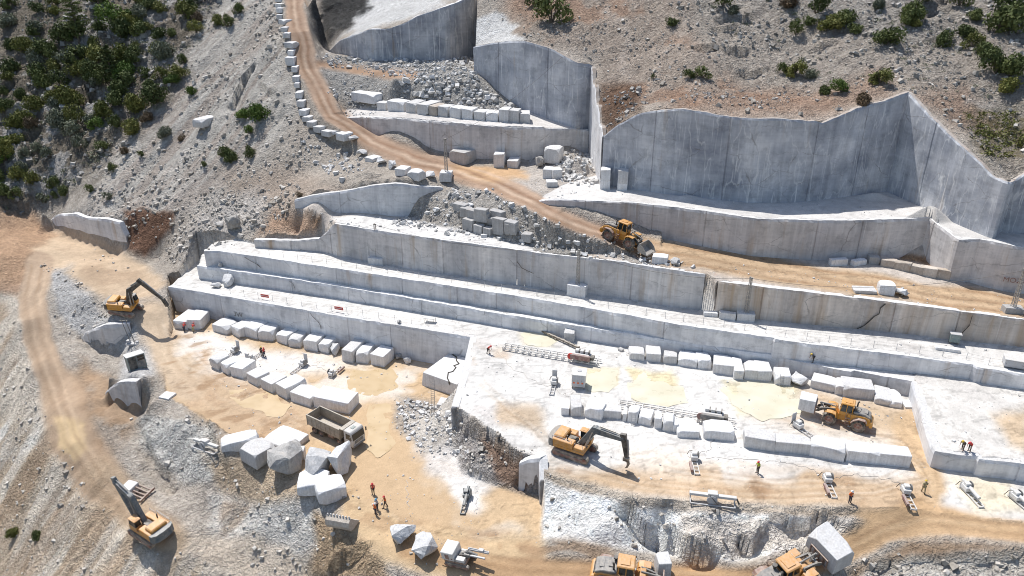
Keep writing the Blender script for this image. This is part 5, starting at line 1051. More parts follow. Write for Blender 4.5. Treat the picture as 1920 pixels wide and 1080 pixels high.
# crawler drill rig
t = empty('drill_rig', label='white crawler drill rig with folded boom on the lower road', cat='drill rig')
for sy in (-1, 1): lug_track(t, sy*.85, 1.25, .3, .35)
b = MB(); b.box(-1.5, 1.2, -.9, .9, .55, .95, .04); b.out('frame', 'rust', t)
b = MB(); b.box(-1.7, -.1, -.95, .95, .95, 2.15, .06); cabn = b.out('engine_house', 'white', t)
b = MB(); b.box(-1.2, -.7, -.965, -.94, 1.15, 1.9, .01); b.box(-.5, -.3, -.965, -.94, 1.2, 1.4, .01); b.box(-1.72, -1.69, -.6, .6, 1.2, 1.8, .01); b.out('panel_opening', 'maroon', cabn)
b = MB(); b.box(0, 1.1, -.9, -.3, .95, 1.35, .04); b.box(0, .9, .1, .85, .95, 1.2, .04); b.out('control_box', 'white', t)
b = MB(); b.tube((.3,.1,1.2), (1.3,.2,1.75), .18, 8); b.tube((1.3,.2,1.75), (2.3,.3,1.3), .14, 8); b.box(.8, 1.5, -.2, .5, 1.1, 1.6, .04)
for k in range(5): b.tube((.2,-.2+.15*k,1.35), (1.6,.1+.1*k,1.5), .035, 5)
b.out('boom', 'dgrey', t)
b = MB(); b.box(1.0, 3.6, .55, .85, 1.45, 1.7, .03); b.box(1.2, 3.4, -.1, .1, 1.3, 1.5, .03); b.tube((1.1,.7,1.75), (3.5,.7,1.75), .05, 6); b.box(2.4, 3.0, .5, .9, 1.65, 1.9, .03); b.out('feed_rail', 'lgrey', t)
for sy in (-1, 1): b = MB(); b.tube((-1.7, sy*.5, .8), (-2.3, sy*.5, .5), .05, 6); b.out('tow_bar', 'rust', t)
set_on(t, 864, 1052, 58, 18, 2.4)
# rail mounted chain saw machines
def rail_saw(label, n, panel, extra):
    t = empty('rail_saw', label=label, cat='rail saw', group='rail mounted saws')
    L = n*1.05; tr = MB(); x = -L*.82
    for y, z in ((-.62,.25),(.62,.25),(-.62,.62),(.62,.62)): tr.box(x, x+L*1.12, y-.06, y+.06, z-.05, z+.05, 0)
    for k in range(int(n*1.12)+1):
        xx = x+k*1.05
        tr.box(xx-.05, xx+.05, -.62, .62, .56, .66, 0); tr.box(xx-.05, xx+.05, -.62, .62, .16, .25, 0)
        for y in (-.62, .62): tr.box(xx-.04, xx+.04, y-.05, y+.05, 0, .6, 0)
    tr.out('track_frame', 'white', t)
    m = MB(); m.box(-.4, 2.6, -.95, -.5, .7, 1.5, .05); m.out('side_panel', panel, t)
    m = MB(); m.box(-.5, 2.5, -.5, .9, .72, 1.15, .05); m.out('carriage', 'white', t)
    m = MB()
    for k in range(3): m.box(.1+k*.75, .65+k*.75, .1, .85, 1.15, 1.75, .04)
    m.box(-.3, 2.3, -.3, .05, 1.15, 1.35, .03); m.out('motor_box', 'white', t)
    m = MB()
    for k in range(3): m.box(.68+k*.75, .78+k*.75, .1, .85, 1.2, 1.7, 0)
    m.box(-.2, 2.5, -.6, -.35, 1.1, 1.3, 0); m.box(2.5, 3.1, -.5, .5, .7, 1.2, .05); m.out('drive_gear', 'black', t)
    m = MB(); m.lathe([(.001,-.08),(.5,-.08),(.5,.08),(.001,.08)], 'y', (-.35,-.75,1.05), 20); m.out('hose_reel', 'red' if extra else 'maroon', t)
    return t
t = rail_saw('white rail saw on the longer ladder track with maroon side panels', 13, 'maroon', True); set_on(t, 1076, 676, 172, 30, 4)
t = rail_saw('white rail saw at the right end of a track behind the block row', 13, 'dgrey', False); set_on(t, 1318, 789, 190, 34, 4)
b = MB(); b.box(-4.6, 4.6, -.16, .16, .25, .55, .02)
for k in range(10): b.box(-4.5+k, -4.3+k, -.2, .2, .2, .6, .01)
for x in (-4.2, 0, 4.2): b.box(x-.12, x+.12, -.3, .3, 0, .3, .02)
t = empty('saw_arm', label='long dark saw arm lying at the foot of the lowest step', cat='saw arm'); b.out('arm_beam', 'track', t); set_on(t, 1043, 637, 62, 30, 4)
# control cabinets and cabins
def cabin(label, name, cat, sx, sy, sz, front, doors, roofm='white', body='white', legs=.2, op=None):
    t = empty(name, label=label, cat=cat)
    b = MB(); b.box(-sx/2, sx/2, -sy/2, sy/2, legs, legs+sz, .03); w = b.out('housing', body, t)
    b = MB(); b.box(-sx/2-.1, sx/2+.1, -sy/2-.1, sy/2+.1, legs+sz, legs+sz+.1, .03); b.out('roof', roofm, t)
    for i in range(doors):
        x0 = -sx/2+.08+i*(sx-.16)/doors; b = MB(); b.box(x0, x0+(sx-.16)/doors-.06, -sy/2-.03, -sy/2+.01, legs+.15, legs+sz-.1, .01)
        d = b.out('door', op[i] if op else front, w)
        b = MB(); b.box(x0+.1, x0+.14, -sy/2-.06, -sy/2-.03, legs+sz*.45, legs+sz*.6, 0); b.out('handle', 'dgrey', d)
    b = MB()
    for x in (-1, 1):
        for y in (-1, 1): b.box(x*(sx/2-.12)-.07, x*(sx/2-.12)+.07, y*(sy/2-.12)-.07, y*(sy/2-.12)+.07, -.3, legs, 0)
    b.out('skid', 'dgrey', t); return t
t = cabin('white control cabinet with orange door labels beside the rail saw', 'control_cabinet', 'control cabinet', 1.9, 1.9, 1.9, 'lgrey', 3, legs=.35)
b = MB()
for k in range(3): b.box(-.75+k*.6, -.5+k*.6, -1.0, -.985, .9, 1.15, 0)
b.out('warning_label', 'orange', t); b = MB(); b.lathe([(.32,2.35),(.32,2.42),(.001,2.42)], 'z', (0,.2,0), 18); b.out('roof_fan', 'lgrey', t); set_on(t, 1085, 723, 30, 3, 2)
t = cabin('small cabin with white roof and open dark front on the left ledge', 'site_cabin', 'cabin', 2.6, 2.0, 2.3, 'dgrey', 2, 'white', 'tealg', .15, ['black', 'dgrey'])
b = MB()
for i in range(2): b.box(.15, 1.15, -1.05, -1.035, 1.5+i*.45, 1.85+i*.45, .01)
b.out('window', 'glass', t); set_on(t, 258, 690, 20, -9, 2)
t = cabin('small teal electric cabinet at the foot of the stained step', 'electric_cabinet', 'cabinet', 1.3, .7, 1.3, 'tealg', 1, 'lgrey', 'tealg', .3); set_on(t, 1787, 645, 20, 3, 1)
t = cabin('white sheet roofed shelter at the right edge of the fenced bench', 'shelter', 'shelter', 4.2, 1.6, 1.1, 'lgrey', 2, 'white', 'lgrey', .2); set_on(t, 1912, 690, 20, 4, 2)
# small wire saw machines: two rails, a body with a big flywheel and an upright plate
def wire_saw(label, kind=0):
    t = empty('wire_saw', label=label, cat='wire saw', group='wire saw machines')
    m = MB()
    for y in (-.28, .28): m.box(-2.6, 1.0, y-.05, y+.05, .12, .24, 0)
    for k in range(6): m.box(-2.6+k*.7, -2.5+k*.7, -.28, .28, .10, .2, 0)
    for x in (-2.5, .9): m.box(x-.08, x+.08, -.35, .35, 0, .14, 0)
    m.out('rail', 'white' if kind else 'lgrey', t)
    m = MB(); m.box(-.3, .9, -.42, .42, .3, .85, .05); m.box(0, .6, -.3, .3, .85, 1.2, .04); m.out('motor_body', 'white', t)
    m = MB(); m.lathe([(.001,-.05),(.42,-.05),(.46,0),(.42,.05),(.001,.05)], 'y', (.35,-.52,.8), 20); m.out('flywheel', 'dgrey', t)
    m = MB()
    if kind == 0: m.box(1.1, 1.22, -.35, .35, .2, 1.9, .02)
    elif kind == 1: m.box(-2.3, -.6, .45, .75, .25, .6, .03)
    else: m.tube((-1.8,-.1,.7), (1.2,-.1,.85), .2, 10)
    m.out('guard_plate', ('lgrey', 'maroon', 'white')[kind], t)
    m = MB(); m.path([(.6,.2,1.2),(.9,.5,.9),(1.1,.7,.2)], .04); m.out('hose', 'black', t); return t
for u, v, du, dv, k, lab in [(438, 664, 24, -24, 0, 'wire saw on rails nearest the left end of the pit rows'), (474, 676, -20, 24, 0, 'wire saw with folded plates beside two standing workers'), (566, 688, 22, -26, 0, 'wire saw on pale dust between the two left rows'),
 (625, 704, -16, 22, 1, 'wire saw with a maroon guard near the wet mud pool'), (1038, 724, 8, -26, 0, 'grey wire saw left of the white control cabinet'), (1301, 866, 3, -28, 1, 'wire saw with maroon guard under the big broken block'),
 (1551, 908, 3, -28, 1, 'wire saw standing below the middle of the right row'), (1698, 928, 4, -22, 1, 'wire saw beside the worker in khaki at the ramp'), (1499, 806, -20, -22, 0, 'wire saw on the mud left of the forklifting loader'),
 (1812, 925, -4, -28, 2, 'white tubed wire saw below the far right bench'), (1905, 942, -10, -30, 2, 'white tubed wire saw at the right edge of the picture'), (876, 936, 7, -28, 2, 'blue grey wire saw on white dust in the left pit')]:
    t = wire_saw(lab, k); set_on(t, u, v, du, dv, 2)
    if lab.startswith('blue'):
        for c_ in t.children:
            c_.data.materials[0] = M['bluegrey']
def beam_drill(label):
    t = empty('beam_drill', label=label, cat='beam drill', group='white beam drills')
    m = MB(); m.box(-2.6, 2.6, -.12, .32, .75, 1.1, .03); m.out('beam', 'white', t)
    m = MB(); m.box(-2.5, 2.5, -.75, -.62, .1, .22, .01)
    for x in (-2.5, 2.4): m.box(x, x+.12, -.75, .3, .1, .25, .01); m.box(x, x+.12, .1, .25, 0, .8, .01)
    m.out('frame', 'lgrey', t)
    m = MB(); m.box(-.6, .5, -.3, .45, .7, 1.45, .05); m.out('saddle', 'white', t)
    m = MB(); m.lathe([(.001,-.06),(.55,-.06),(.6,0),(.55,.06),(.001,.06)], 'y', (-.1,-.5,.75), 22); m.out('disc', 'lgrey', t)
    m = MB(); m.tube((-.4,-.45,1.4), (.5,-.7,.4), .05, 6); m.out('lever', 'black', t); m = MB(); m.tube((2.6,.1,.9), (2.95,-.1,.3), .1, 8); m.out('end_motor', 'black', t); return t
t = beam_drill('white beam drill with a round disc on trampled brown ground'); set_on(t, 1335, 941, 76, 9, 3)
t = beam_drill('white beam drill on the slope left of the boulder heap'); set_on(t, 388, 843, 46, 17, 3)

t = empty('grapple_attachment', label='white box attachment with rusty tines beside the bottom left excavator', cat='attachment')
b = MB(); b.box(-1.3, .5, -.9, .9, .1, 1.3, .05); b.out('mount_box', 'white', t)
for k in range(4): b = MB(); b.tube((.4, -.8+k*.53, 1.0-.12*(k%2)), (2.7, -.8+k*.53, .55), .13, 8); b.out('tine', 'rust', t)
b = MB(); b.box(2.6, 2.85, -1.3, 1.3, .35, .65, .03); b.out('crossbar', 'rust', t); set_on(t, 252, 925, 50, 14, 2)
# ------------------------------------------------------------------ people (one continuous skinned body; clothes are children)
def skin_mesh(name, nodes, edges, root=0, sub=1):
    me = bpy.data.meshes.new(name); me.from_pydata([n[:3] for n in nodes], edges, []); o = bpy.data.objects.new(name, me); C.objects.link(o)
    sm = o.modifiers.new('s', 'SKIN'); sm.use_smooth_shade = True
    for i, n in enumerate(nodes):
        sv = me.skin_vertices[0].data[i]; sv.radius = (n[3], n[4] if len(n) > 4 else n[3]); sv.use_root = (i == root)
    o.modifiers.new('d', 'SUBSURF').levels = sub
    dg = bpy.context.evaluated_depsgraph_get(); r = bpy.data.meshes.new_from_object(o.evaluated_get(dg)); r.name = name
    bpy.data.objects.remove(o); bpy.data.meshes.remove(me); r.polygons.foreach_set('use_smooth', [True]*len(r.polygons)); return r
def pose(kind):
    J = {}
    lean = {'stand': .02, 'walk': .06, 'bend': .75, 'look': .12}[kind]
    hip = Vector((0, 0, .93)); up = Vector((math.sin(lean), 0, math.cos(lean))); fw = Vector((math.cos(lean), 0, -math.sin(lean)))
    J['hip'] = hip; J['waist'] = hip+up*.17; J['chest'] = hip+up*.38; J['neck'] = hip+up*.55; J['throat'] = hip+up*.60+fw*.01; J['head'] = hip+up*.70+fw*.04; J['crown'] = hip+up*.80+fw*.03
    for s, sg in (('l', 1), ('r', -1)):
        st = {'stand': .03, 'walk': .24*sg, 'bend': .12*sg, 'look': .05*sg}[kind]
        J['hj'+s] = hip+Vector((0, .10*sg, -.04)); J['kn'+s] = Vector((st*.5+.05, .12*sg, .49)); J['an'+s] = Vector((st, .13*sg, .09)); J['to'+s] = J['an'+s]+Vector((.19, .03*sg, -.055)); J['he'+s] = J['an'+s]+Vector((-.05, 0, -.05))
        sh = J['neck']-up*.06+Vector((0, .19*sg, 0)); J['sh'+s] = sh
        if kind == 'bend': el = sh+Vector((.06, .05*sg, -.29)); wr = el+Vector((.14, -.04*sg, -.22))
        elif kind == 'walk': el = sh+Vector((-.12*sg, .05*sg, -.27)); wr = el+Vector((.10-.06*sg, -.01*sg, -.24))
        elif kind == 'look': el = sh+Vector((.06, .07*sg, -.26)); wr = el+Vector((.22, -.08*sg, -.02))
        else: el = sh+Vector((-.02, .07*sg, -.28)); wr = el+Vector((.07, 0, -.25))
        J['el'+s] = el; J['wr'+s] = wr
    return J
def person_meshes(kind):
    J = pose(kind); nd, ix, ed = [], {}, []
    def node(k, r, r2=None): ix[k] = len(nd); nd.append((*J[k], r, r2 or r))
    node('hip', .13, .10); node('waist', .125, .095); node('chest', .15, .105); node('neck', .07, .065); node('throat', .055); node('head', .085, .10); node('crown', .07)
    E_ = [('hip','waist'),('waist','chest'),('chest','neck'),('neck','throat'),('throat','head'),('head','crown')]
    for s in 'lr':
        node('sh'+s, .068); node('el'+s, .047); node('wr'+s, .033); node('hj'+s, .098); node('kn'+s, .063); node('an'+s, .043); node('to'+s, .034)
        E_ += [('chest','sh'+s),('sh'+s,'el'+s),('el'+s,'wr'+s),('hip','hj'+s),('hj'+s,'kn'+s),('kn'+s,'an'+s),('an'+s,'to'+s)]
        d = (J['wr'+s]-J['el'+s]).normalized(); sg = 1 if s == 'l' else -1; ac = Vector((1, 0, 0)); ac = (ac-d*ac.dot(d)).normalized(); pn = d.cross(ac)
        J['pa'+s] = J['wr'+s]+d*.06; node('pa'+s, .030, .018); E_.append(('wr'+s, 'pa'+s))
        for i, (o_, l) in enumerate(((.030,.072),(.011,.082),(-.010,.077),(-.029,.060))):
            a = J['pa'+s]+ac*o_+d*.025; b = a+d*l*.5+pn*.006; c_ = b+d*l*.4-pn*sg*.02
            for q, p in enumerate((a, b, c_)): J[f'f{s}{i}{q}'] = p; node(f'f{s}{i}{q}', .0095)
            E_ += [('pa'+s, f'f{s}{i}0'), (f'f{s}{i}0', f'f{s}{i}1'), (f'f{s}{i}1', f'f{s}{i}2')]
        a = J['wr'+s]+d*.035+ac*.035; b = a+d*.035+ac*.022
        for q, p in enumerate((a, b)): J[f't{s}{q}'] = p; node(f't{s}{q}', .011)
        E_ += [('wr'+s, f't{s}0'), (f't{s}0', f't{s}1')]
    ed = [(ix[a], ix[b]) for a, b in E_]; body = skin_mesh('person', nd, ed, 0)
    # nose and eyes belong to the body mesh
    b = bmesh.new(); b.from_mesh(body); up = (J['crown']-J['throat']).normalized(); fw = Vector((up.z, 0, -up.x)); hc = J['head']
    for off, r in ((fw*.115-up*.005, .016), (fw*.10+up*.022+Vector((0,.032,0)), .011), (fw*.10+up*.022-Vector((0,.032,0)), .011), (Vector((0,.098,0)), .018), (Vector((0,-.098,0)), .018), (fw*.10-up*.045, .017)):
        bmesh.ops.create_icosphere(b, subdivisions=1, radius=r, matrix=Matrix.Translation(hc+off))
    b.to_mesh(body); b.free()
    def part(name, keys, es, radii):
        n2 = [(*J[k], r, r) for k, r in zip(keys, radii)]; m = {k: i for i, k in enumerate(keys)}; return skin_mesh(name, n2, [(m[a], m[b]) for a, b in es], 0)
    jac = part('jacket', ['waist','chest','neck','hip','shl','ell','shr','elr'], [('waist','chest'),('chest','neck'),('waist','hip'),('chest','shl'),('shl','ell'),('chest','shr'),('shr','elr')], [.145,.168,.085,.145,.086,.066,.086,.066])
    tr = part('trousers', ['hip','hjl','knl','anl','hjr','knr','anr'], [('hip','hjl'),('hjl','knl'),('knl','anl'),('hip','hjr'),('hjr','knr'),('knr','anr')], [.145,.112,.082,.066,.112,.082,.066])
    bt = MB()
    for s in 'lr':
        a, t_ = J['an'+s], J['to'+s]; bt.tube(a+Vector((-.06,0,-.06)), t_+Vector((.05,0,-.0)), .055, 8, .045)
        bt.tube(a+Vector((0,0,-.05)), a+Vector((0,0,.08)), .058, 8)
    bo_ = bt.out('boots', 'boot'); bm_ = bo_.data; bpy.data.objects.remove(bo_)
    h = MB(); h.lathe([(.155,-.005),(.135,.0),(.13,.05),(.10,.10),(.05,.13),(.001,.135)], 'z', (0,0,0), 16); h.box(.08, .2, -.09, .09, -.012, .004, 0)
    ho = h.out('helmet', 'hatw', smooth=True); hm = ho.data; bpy.data.objects.remove(ho); hm.transform(Matrix.Translation(J['head']+up*.045) @ up.to_track_quat('Z', 'Y').to_matrix().to_4x4() @ Matrix.Rotation(R(90), 4, 'Z') if False else Matrix.Translation(J['head']+up*.045) @ Matrix(((fw.x,0,up.x,0),(0,1,0,0),(fw.z,0,up.z,0),(0,0,0,1))))
    return dict(body=body, jacket=jac, trousers=tr, boots=bm_, helmet=hm)
PM = {k: person_meshes(k) for k in ('stand', 'walk', 'bend', 'look')}
def omat(o, m):
    if not o.data.materials: o.data.materials.append(M[m])
    o.material_slots[0].link = 'OBJECT'; o.material_slots[0].material = M[m]
for m_ in PM.values():
    for k in m_: 
        if not m_[k].materials: m_[k].materials.append(M['skin'])
def person(u, v, kind, jac, tr, hat, label, du=1, dv=.3, onz=None):
    p, yw = head(u, v, du, dv); b = link('person', PM[kind]['body']); b.location = p; b.rotation_euler = (0, 0, yw); b.location.z = float(gz(p.x, p.y)[0])+.02
    props(b, label, 'person'); omat(b, 'skin')
    for n, m in (('jacket', jac), ('trousers', tr), ('boots', 'boot'), ('helmet', hat)):
        if m: c = link(n, PM[kind][n], b); omat(c, m)
person(700, 927, 'stand', 'red', 'dark', 'hatr', 'worker in red jacket standing alone on the muddy floor', 0, 1)
person(723, 951, 'walk', 'orange', 'dark', 'hatr', 'worker in dark orange jacket walking right of the blue helmet', -1, .2)
person(704, 966, 'stand', 'orange', 'navy', 'hatw', 'worker in bright orange jacket below the blue helmet', 1, -.6)
person(708, 957, 'look', 'lgrey', 'navy', 'hatb', 'worker in pale shirt and blue helmet facing an orange jacket', -1, 1)
person(1420, 888, 'look', 'lime', 'dark', 'hatr', 'worker in yellow vest and red helmet below the right block row', -1, .4)
person(1592, 944, 'stand', 'orange', 'navy', 'hatw', 'worker in bright orange shirt on the trampled ground', .4, 1)
person(1730, 926, 'walk', 'khaki', 'khaki', 'haty', 'worker in khaki overalls walking on the ramp', .6, -1)
person(1804, 845, 'bend', 'dark', 'dark', 'haty', 'worker in dark clothes bending over the far right bench edge', -1, .4)
person(1817, 846, 'bend', 'red', 'dark', 'hatr', 'worker in red jacket bending on the far right bench', -1, .5)
person(496, 670, 'stand', 'red', 'navy', 'hatr', 'worker in red jacket between the two left block rows', 1, .3)
person(491, 668, 'stand', 'dark', 'dark', 'haty', 'worker in dark green clothes next to a red jacket', 1, .3)
person(346, 622, 'bend', 'red', 'navy', 'hatr', 'worker in red bending at the first block of the left pit', 0, -1)
person(363, 623, 'bend', 'red', 'khaki', 'hatr', 'worker in red bending at the second block of the left pit', 0, -1)
person(915, 663, 'bend', 'red', 'dark', 'hatr', 'worker in red crouching over a dark cut on white ground', 1, .3)
person(1523, 684, 'bend', 'navy', 'dark', 'haty', 'worker in navy bending on the low step behind the loader', -1, .2)
# ------------------------------------------------------------------ loose rock (uncountable: one object per kind of stone)
rg = np.random.default_rng(11)
CUBE = np.array([(-1,-1,-1),(1,-1,-1),(1,1,-1),(-1,1,-1),(-1,-1,1),(1,-1,1),(1,1,1),(-1,1,1)], float)
CQ = np.array([(0,3,2,1),(4,5,6,7),(0,1,5,4),(1,2,6,5),(2,3,7,6),(3,0,4,7)])
def scatter(poly, dens, smin, smax, pw=2.4, regs=None):
    p = np.array(poly, float); us = np.linspace(0, 1, 14); cs = []
    for i in range(len(p)):
        a, b = p[i], p[(i+1) % len(p)]
        for q in (0, .25, .5, .75): g = G(*(a+(b-a)*q)); cs.append(g[:2])
    cs = np.array(cs); x0, y0 = cs.min(0)-1; x1, y1 = cs.max(0)+1
    x1 = min(x1, 140); x0 = max(x0, -150); y1 = min(y1, 235)
    n = min(120000, int((x1-x0)*(y1-y0)*dens)); x = rg.uniform(x0, x1, n); y = rg.uniform(y0, y1, n); z = gz(x, y); u, v = proj(x, y, z)
    k = inside(u+rg.normal(0, 5, n), v+rg.normal(0, 3.5, n), poly)
    cl = fbm(x, y, 5, 3, 77); k &= rg.uniform(-.45, .35, n) < cl
    if regs is not None:
        i = np.clip(np.searchsorted(gx, x)-1, 0, NX-2); j = np.clip(np.searchsorted(gy, y)-1, 0, NY-2); k &= np.isin(RG[j*NX+i], regs)
    x, y, z = x[k], y[k], z[k]; s = smin*(smax/smin)**(rg.random(len(x))**pw)
    return np.stack([x, y, z, s], 1)
def stones(name, sets, mat, label):
    P_ = np.concatenate(sets); n = len(P_)
    V_ = CUBE[None]*np.ones((n, 1, 1)); V_ = V_+rg.uniform(-.42, .42, V_.shape); V_ *= rg.uniform(.55, 1.15, (n, 1, 3))
    a = rg.uniform(0, 6.283, n); b = rg.normal(0, .5, n); ca, sa, cb, sb = np.cos(a), np.sin(a), np.cos(b), np.sin(b)
    x = V_[..., 0]*cb[:, None]+V_[..., 2]*sb[:, None]; zz = -V_[..., 0]*sb[:, None]+V_[..., 2]*cb[:, None]
    V_ = np.stack([x*ca[:, None]-V_[..., 1]*sa[:, None], x*sa[:, None]+V_[..., 1]*ca[:, None], zz*.85], -1)*(P_[:, 3]/2)[:, None, None]
    V_ += P_[:, None, :3]+np.array([0, 0, 1])*(P_[:, 3]*.18)[:, None, None]
    q = CQ[None]+(np.arange(n)*8)[:, None, None]; me = np_mesh(name, V_.reshape(-1, 3), q.reshape(-1, 4), [M[mat]], False)
    at = me.attributes.new('stone_tint', 'FLOAT', 'POINT'); at.data.foreach_set('value', np.repeat(rg.random(n), 8).astype(np.float32))
    return props(link(name, me), label, 'rubble', kind='stuff')
def rubble_mat(name, lo, hi):
    m, nt, b = nmat(name, .9, .15); at = N(nt, 'ShaderNodeAttribute', attribute_name='stone_tint'); v = coords(nt, 'Object')
    c = mixc(nt, at.outputs['Fac'], lo, hi); c = mixc(nt, 1.0, c, ramp(nt, noise(nt, v, 3, 4), .3, .7, (.82,.82,.82), (1.1,1.1,1.1)), 'MULTIPLY'); nt.links.new(c, b.inputs['Base Color'])
    bp = N(nt, 'ShaderNodeBump'); bp.inputs['Strength'].default_value = .5; bp.inputs['Distance'].default_value = .1; nt.links.new(noise(nt, v, 6, 4), bp.inputs['Height']); nt.links.new(bp.outputs[0], b.inputs['Normal']); return m
M['rub_white'] = rubble_mat('white_rubble', (.44,.42,.39), (.74,.725,.705)); M['rub_grey'] = rubble_mat('grey_rubble', (.33,.295,.25), (.62,.58,.525)); M['rub_dark'] = rubble_mat('dark_rock', (.24,.22,.195), (.50,.475,.44))
stones('rubble', [scatter([(600,108),(885,108),(900,165),(1075,240),(990,205),(650,200),(612,165)], 2.6, .22, 1.0), scatter([(745,150),(890,165),(985,208),(780,196)], 1.6, .5, 1.3, 1.6), scatter([(1040,300),(1085,285),(1125,300),(1125,345),(1060,345)], 5, .25, 1.0, 1.7),
 scatter([(730,420),(770,390),(850,352),(930,362),(1040,420),(1240,490),(1330,512),(1240,500),(1000,464),(860,440)], 3.0, .2, .9), scatter([(560,396),(760,405),(700,432),(630,420)], 1.2, .15, .6),
 scatter([(745,745),(850,770),(880,860),(800,850),(750,820)], 4.0, .2, .75), scatter([(1150,655),(1200,650),(1210,680),(1150,690)], 4, .2, .8), scatter([(1500,690),(1600,705),(1620,725),(1500,715)], 2, .2, .6),
 scatter([(640,205),(720,215),(640,222)], 2, .2, .5), scatter([(570,250),(700,310),(640,340),(560,300)], 1.6, .2, 1.0), scatter([(980,340),(1120,340),(1060,372),(960,360)], 1.2, .15, .5), scatter([(1060,235),(1105,240),(1105,262)], 3, .3, .8)],
 'rub_white', 'loose white rubble tipped in heaps beside the road and below the faces')
stones('rubble', [scatter([(440,0),(520,0),(560,190),(570,260),(560,380),(480,430),(300,440),(150,410),(200,320),(300,250),(360,120)], 1.5, .16, .9), scatter([(300,380),(480,360),(600,400),(480,440),(370,480),(320,500)], 2.0, .18, .9), scatter([(1130,0),(1920,0),(1920,320),(1850,300),(1700,165),(1540,222),(1200,200),(1130,150)], .8, .14, .8, 2.8),
 scatter([(900,0),(1130,0),(1200,200),(1110,115),(990,75)], .7, .15, .6, 2.8), scatter([(0,560),(30,570),(90,800),(190,910),(330,1030),(450,1080),(0,1080)], .9, .1, .6, 3.0), scatter([(80,490),(140,520),(230,600),(240,650),(150,640),(100,580)], 1.6, .14, .6), scatter([(390,850),(560,920),(640,1000),(690,1080),(480,1080),(400,980)], 1.5, .12, .6, 2.6),
 scatter([(1020,890),(1170,935),(1290,945),(1600,965),(1560,1015),(1400,1050),(1150,1030),(1020,1014)], 1.2, .14, .7), scatter([(1600,1050),(1920,1040),(1920,1080),(1590,1080)], 3.2, .15, .9, 2), scatter([(200,415),(330,410),(330,500),(280,480)], 1.2, .15, .6), scatter([(120,455),(260,500),(200,520)], .6, .1, .5), scatter([(855,770),(940,815),(1000,850),(960,910),(870,880)], 2.0, .15, .7),
 scatter([(230,750),(400,790),(420,900),(330,900),(270,850)], 1.3, .15, .7), scatter([(600,890),(760,960),(1010,1010),(1000,1080),(700,1060)], .5, .1, .4, 3)],
 'rub_grey', 'loose grey stones lying over the talus and spoil slopes')
stones('rock_litter', [scatter([(-40,-20),(470,-20),(400,60),(330,130),(290,230),(200,300),(120,370),(0,420)], .9, .2, 1.3, 2.2), scatter([(1250,0),(1920,0),(1920,190),(1700,140),(1500,110),(1290,90)], 1.2, .15, .9, 2.4), scatter([(960,30),(1110,100),(1300,190),(1540,210),(1690,165),(1500,120),(1200,60)], 1.0, .12, .6, 2.6), scatter([(1130,160),(1210,170),(1190,205),(1135,250)], 2, .2, .8)], 'rub_dark', 'dark weathered rocks scattered over the scrubby hillsides')
wk = [scatter([(330,600),(880,680),(860,780),(800,900),(1000,1000),(760,980),(420,800)], .55, .06, .32, 3.5, (0,)), scatter([(880,640),(1715,720),(1760,960),(1020,900),(860,765)], .45, .06, .32, 3.5, (1,)), scatter([(400,455),(1920,690),(1920,590),(640,420)], .35, .06, .3, 3.5, (2,4)), scatter([(1040,352),(1720,350),(1920,460),(1740,410),(1060,375)], .4, .08, .35, 3.2, (6,)), scatter([(1240,485),(1920,560),(1920,600),(1330,515)], .7, .08, .4, 3, (5,)), scatter([(1720,715),(1920,740),(1920,865),(1760,845)], .5, .06, .35, 3, (3,))]
stones('stone_chips', wk, 'rub_white', 'small stone chips strewn over the worked floors and benches')
# ------------------------------------------------------------------ shrubs and pines
def leaf_mat(name, a, b_):
    m, nt, b = nmat(name, .7, .2); oi = N(nt, 'ShaderNodeObjectInfo'); v = coords(nt, 'Object')
    c = mixc(nt, ramp(nt, noise(nt, v, 1.3, 3), .35, .65), a, b_); c = mixc(nt, 1.0, c, ramp(nt, noise(nt, v, 9, 2), .3, .7, (.7,.7,.7), (1.25,1.25,1.2)), 'MULTIPLY')
    c = mixc(nt, 1.0, c, ramp(nt, oi.outputs['Random'], 0, 1, (.72,.74,.72), (1.2,1.15,1.1)), 'MULTIPLY'); nt.links.new(c, b.inputs['Base Color']); return m
LM = {'dark green': leaf_mat('leaf_dark', (.08,.105,.036), (.15,.175,.062)), 'olive green': leaf_mat('leaf_olive', (.14,.155,.042), (.24,.235,.075)), 'bright green': leaf_mat('leaf_bright', (.085,.14,.03), (.15,.21,.05)), 'grey green': leaf_mat('leaf_grey', (.14,.16,.11), (.22,.23,.175)), 'brown': leaf_mat('leaf_brown', (.105,.08,.05), (.17,.125,.085))}
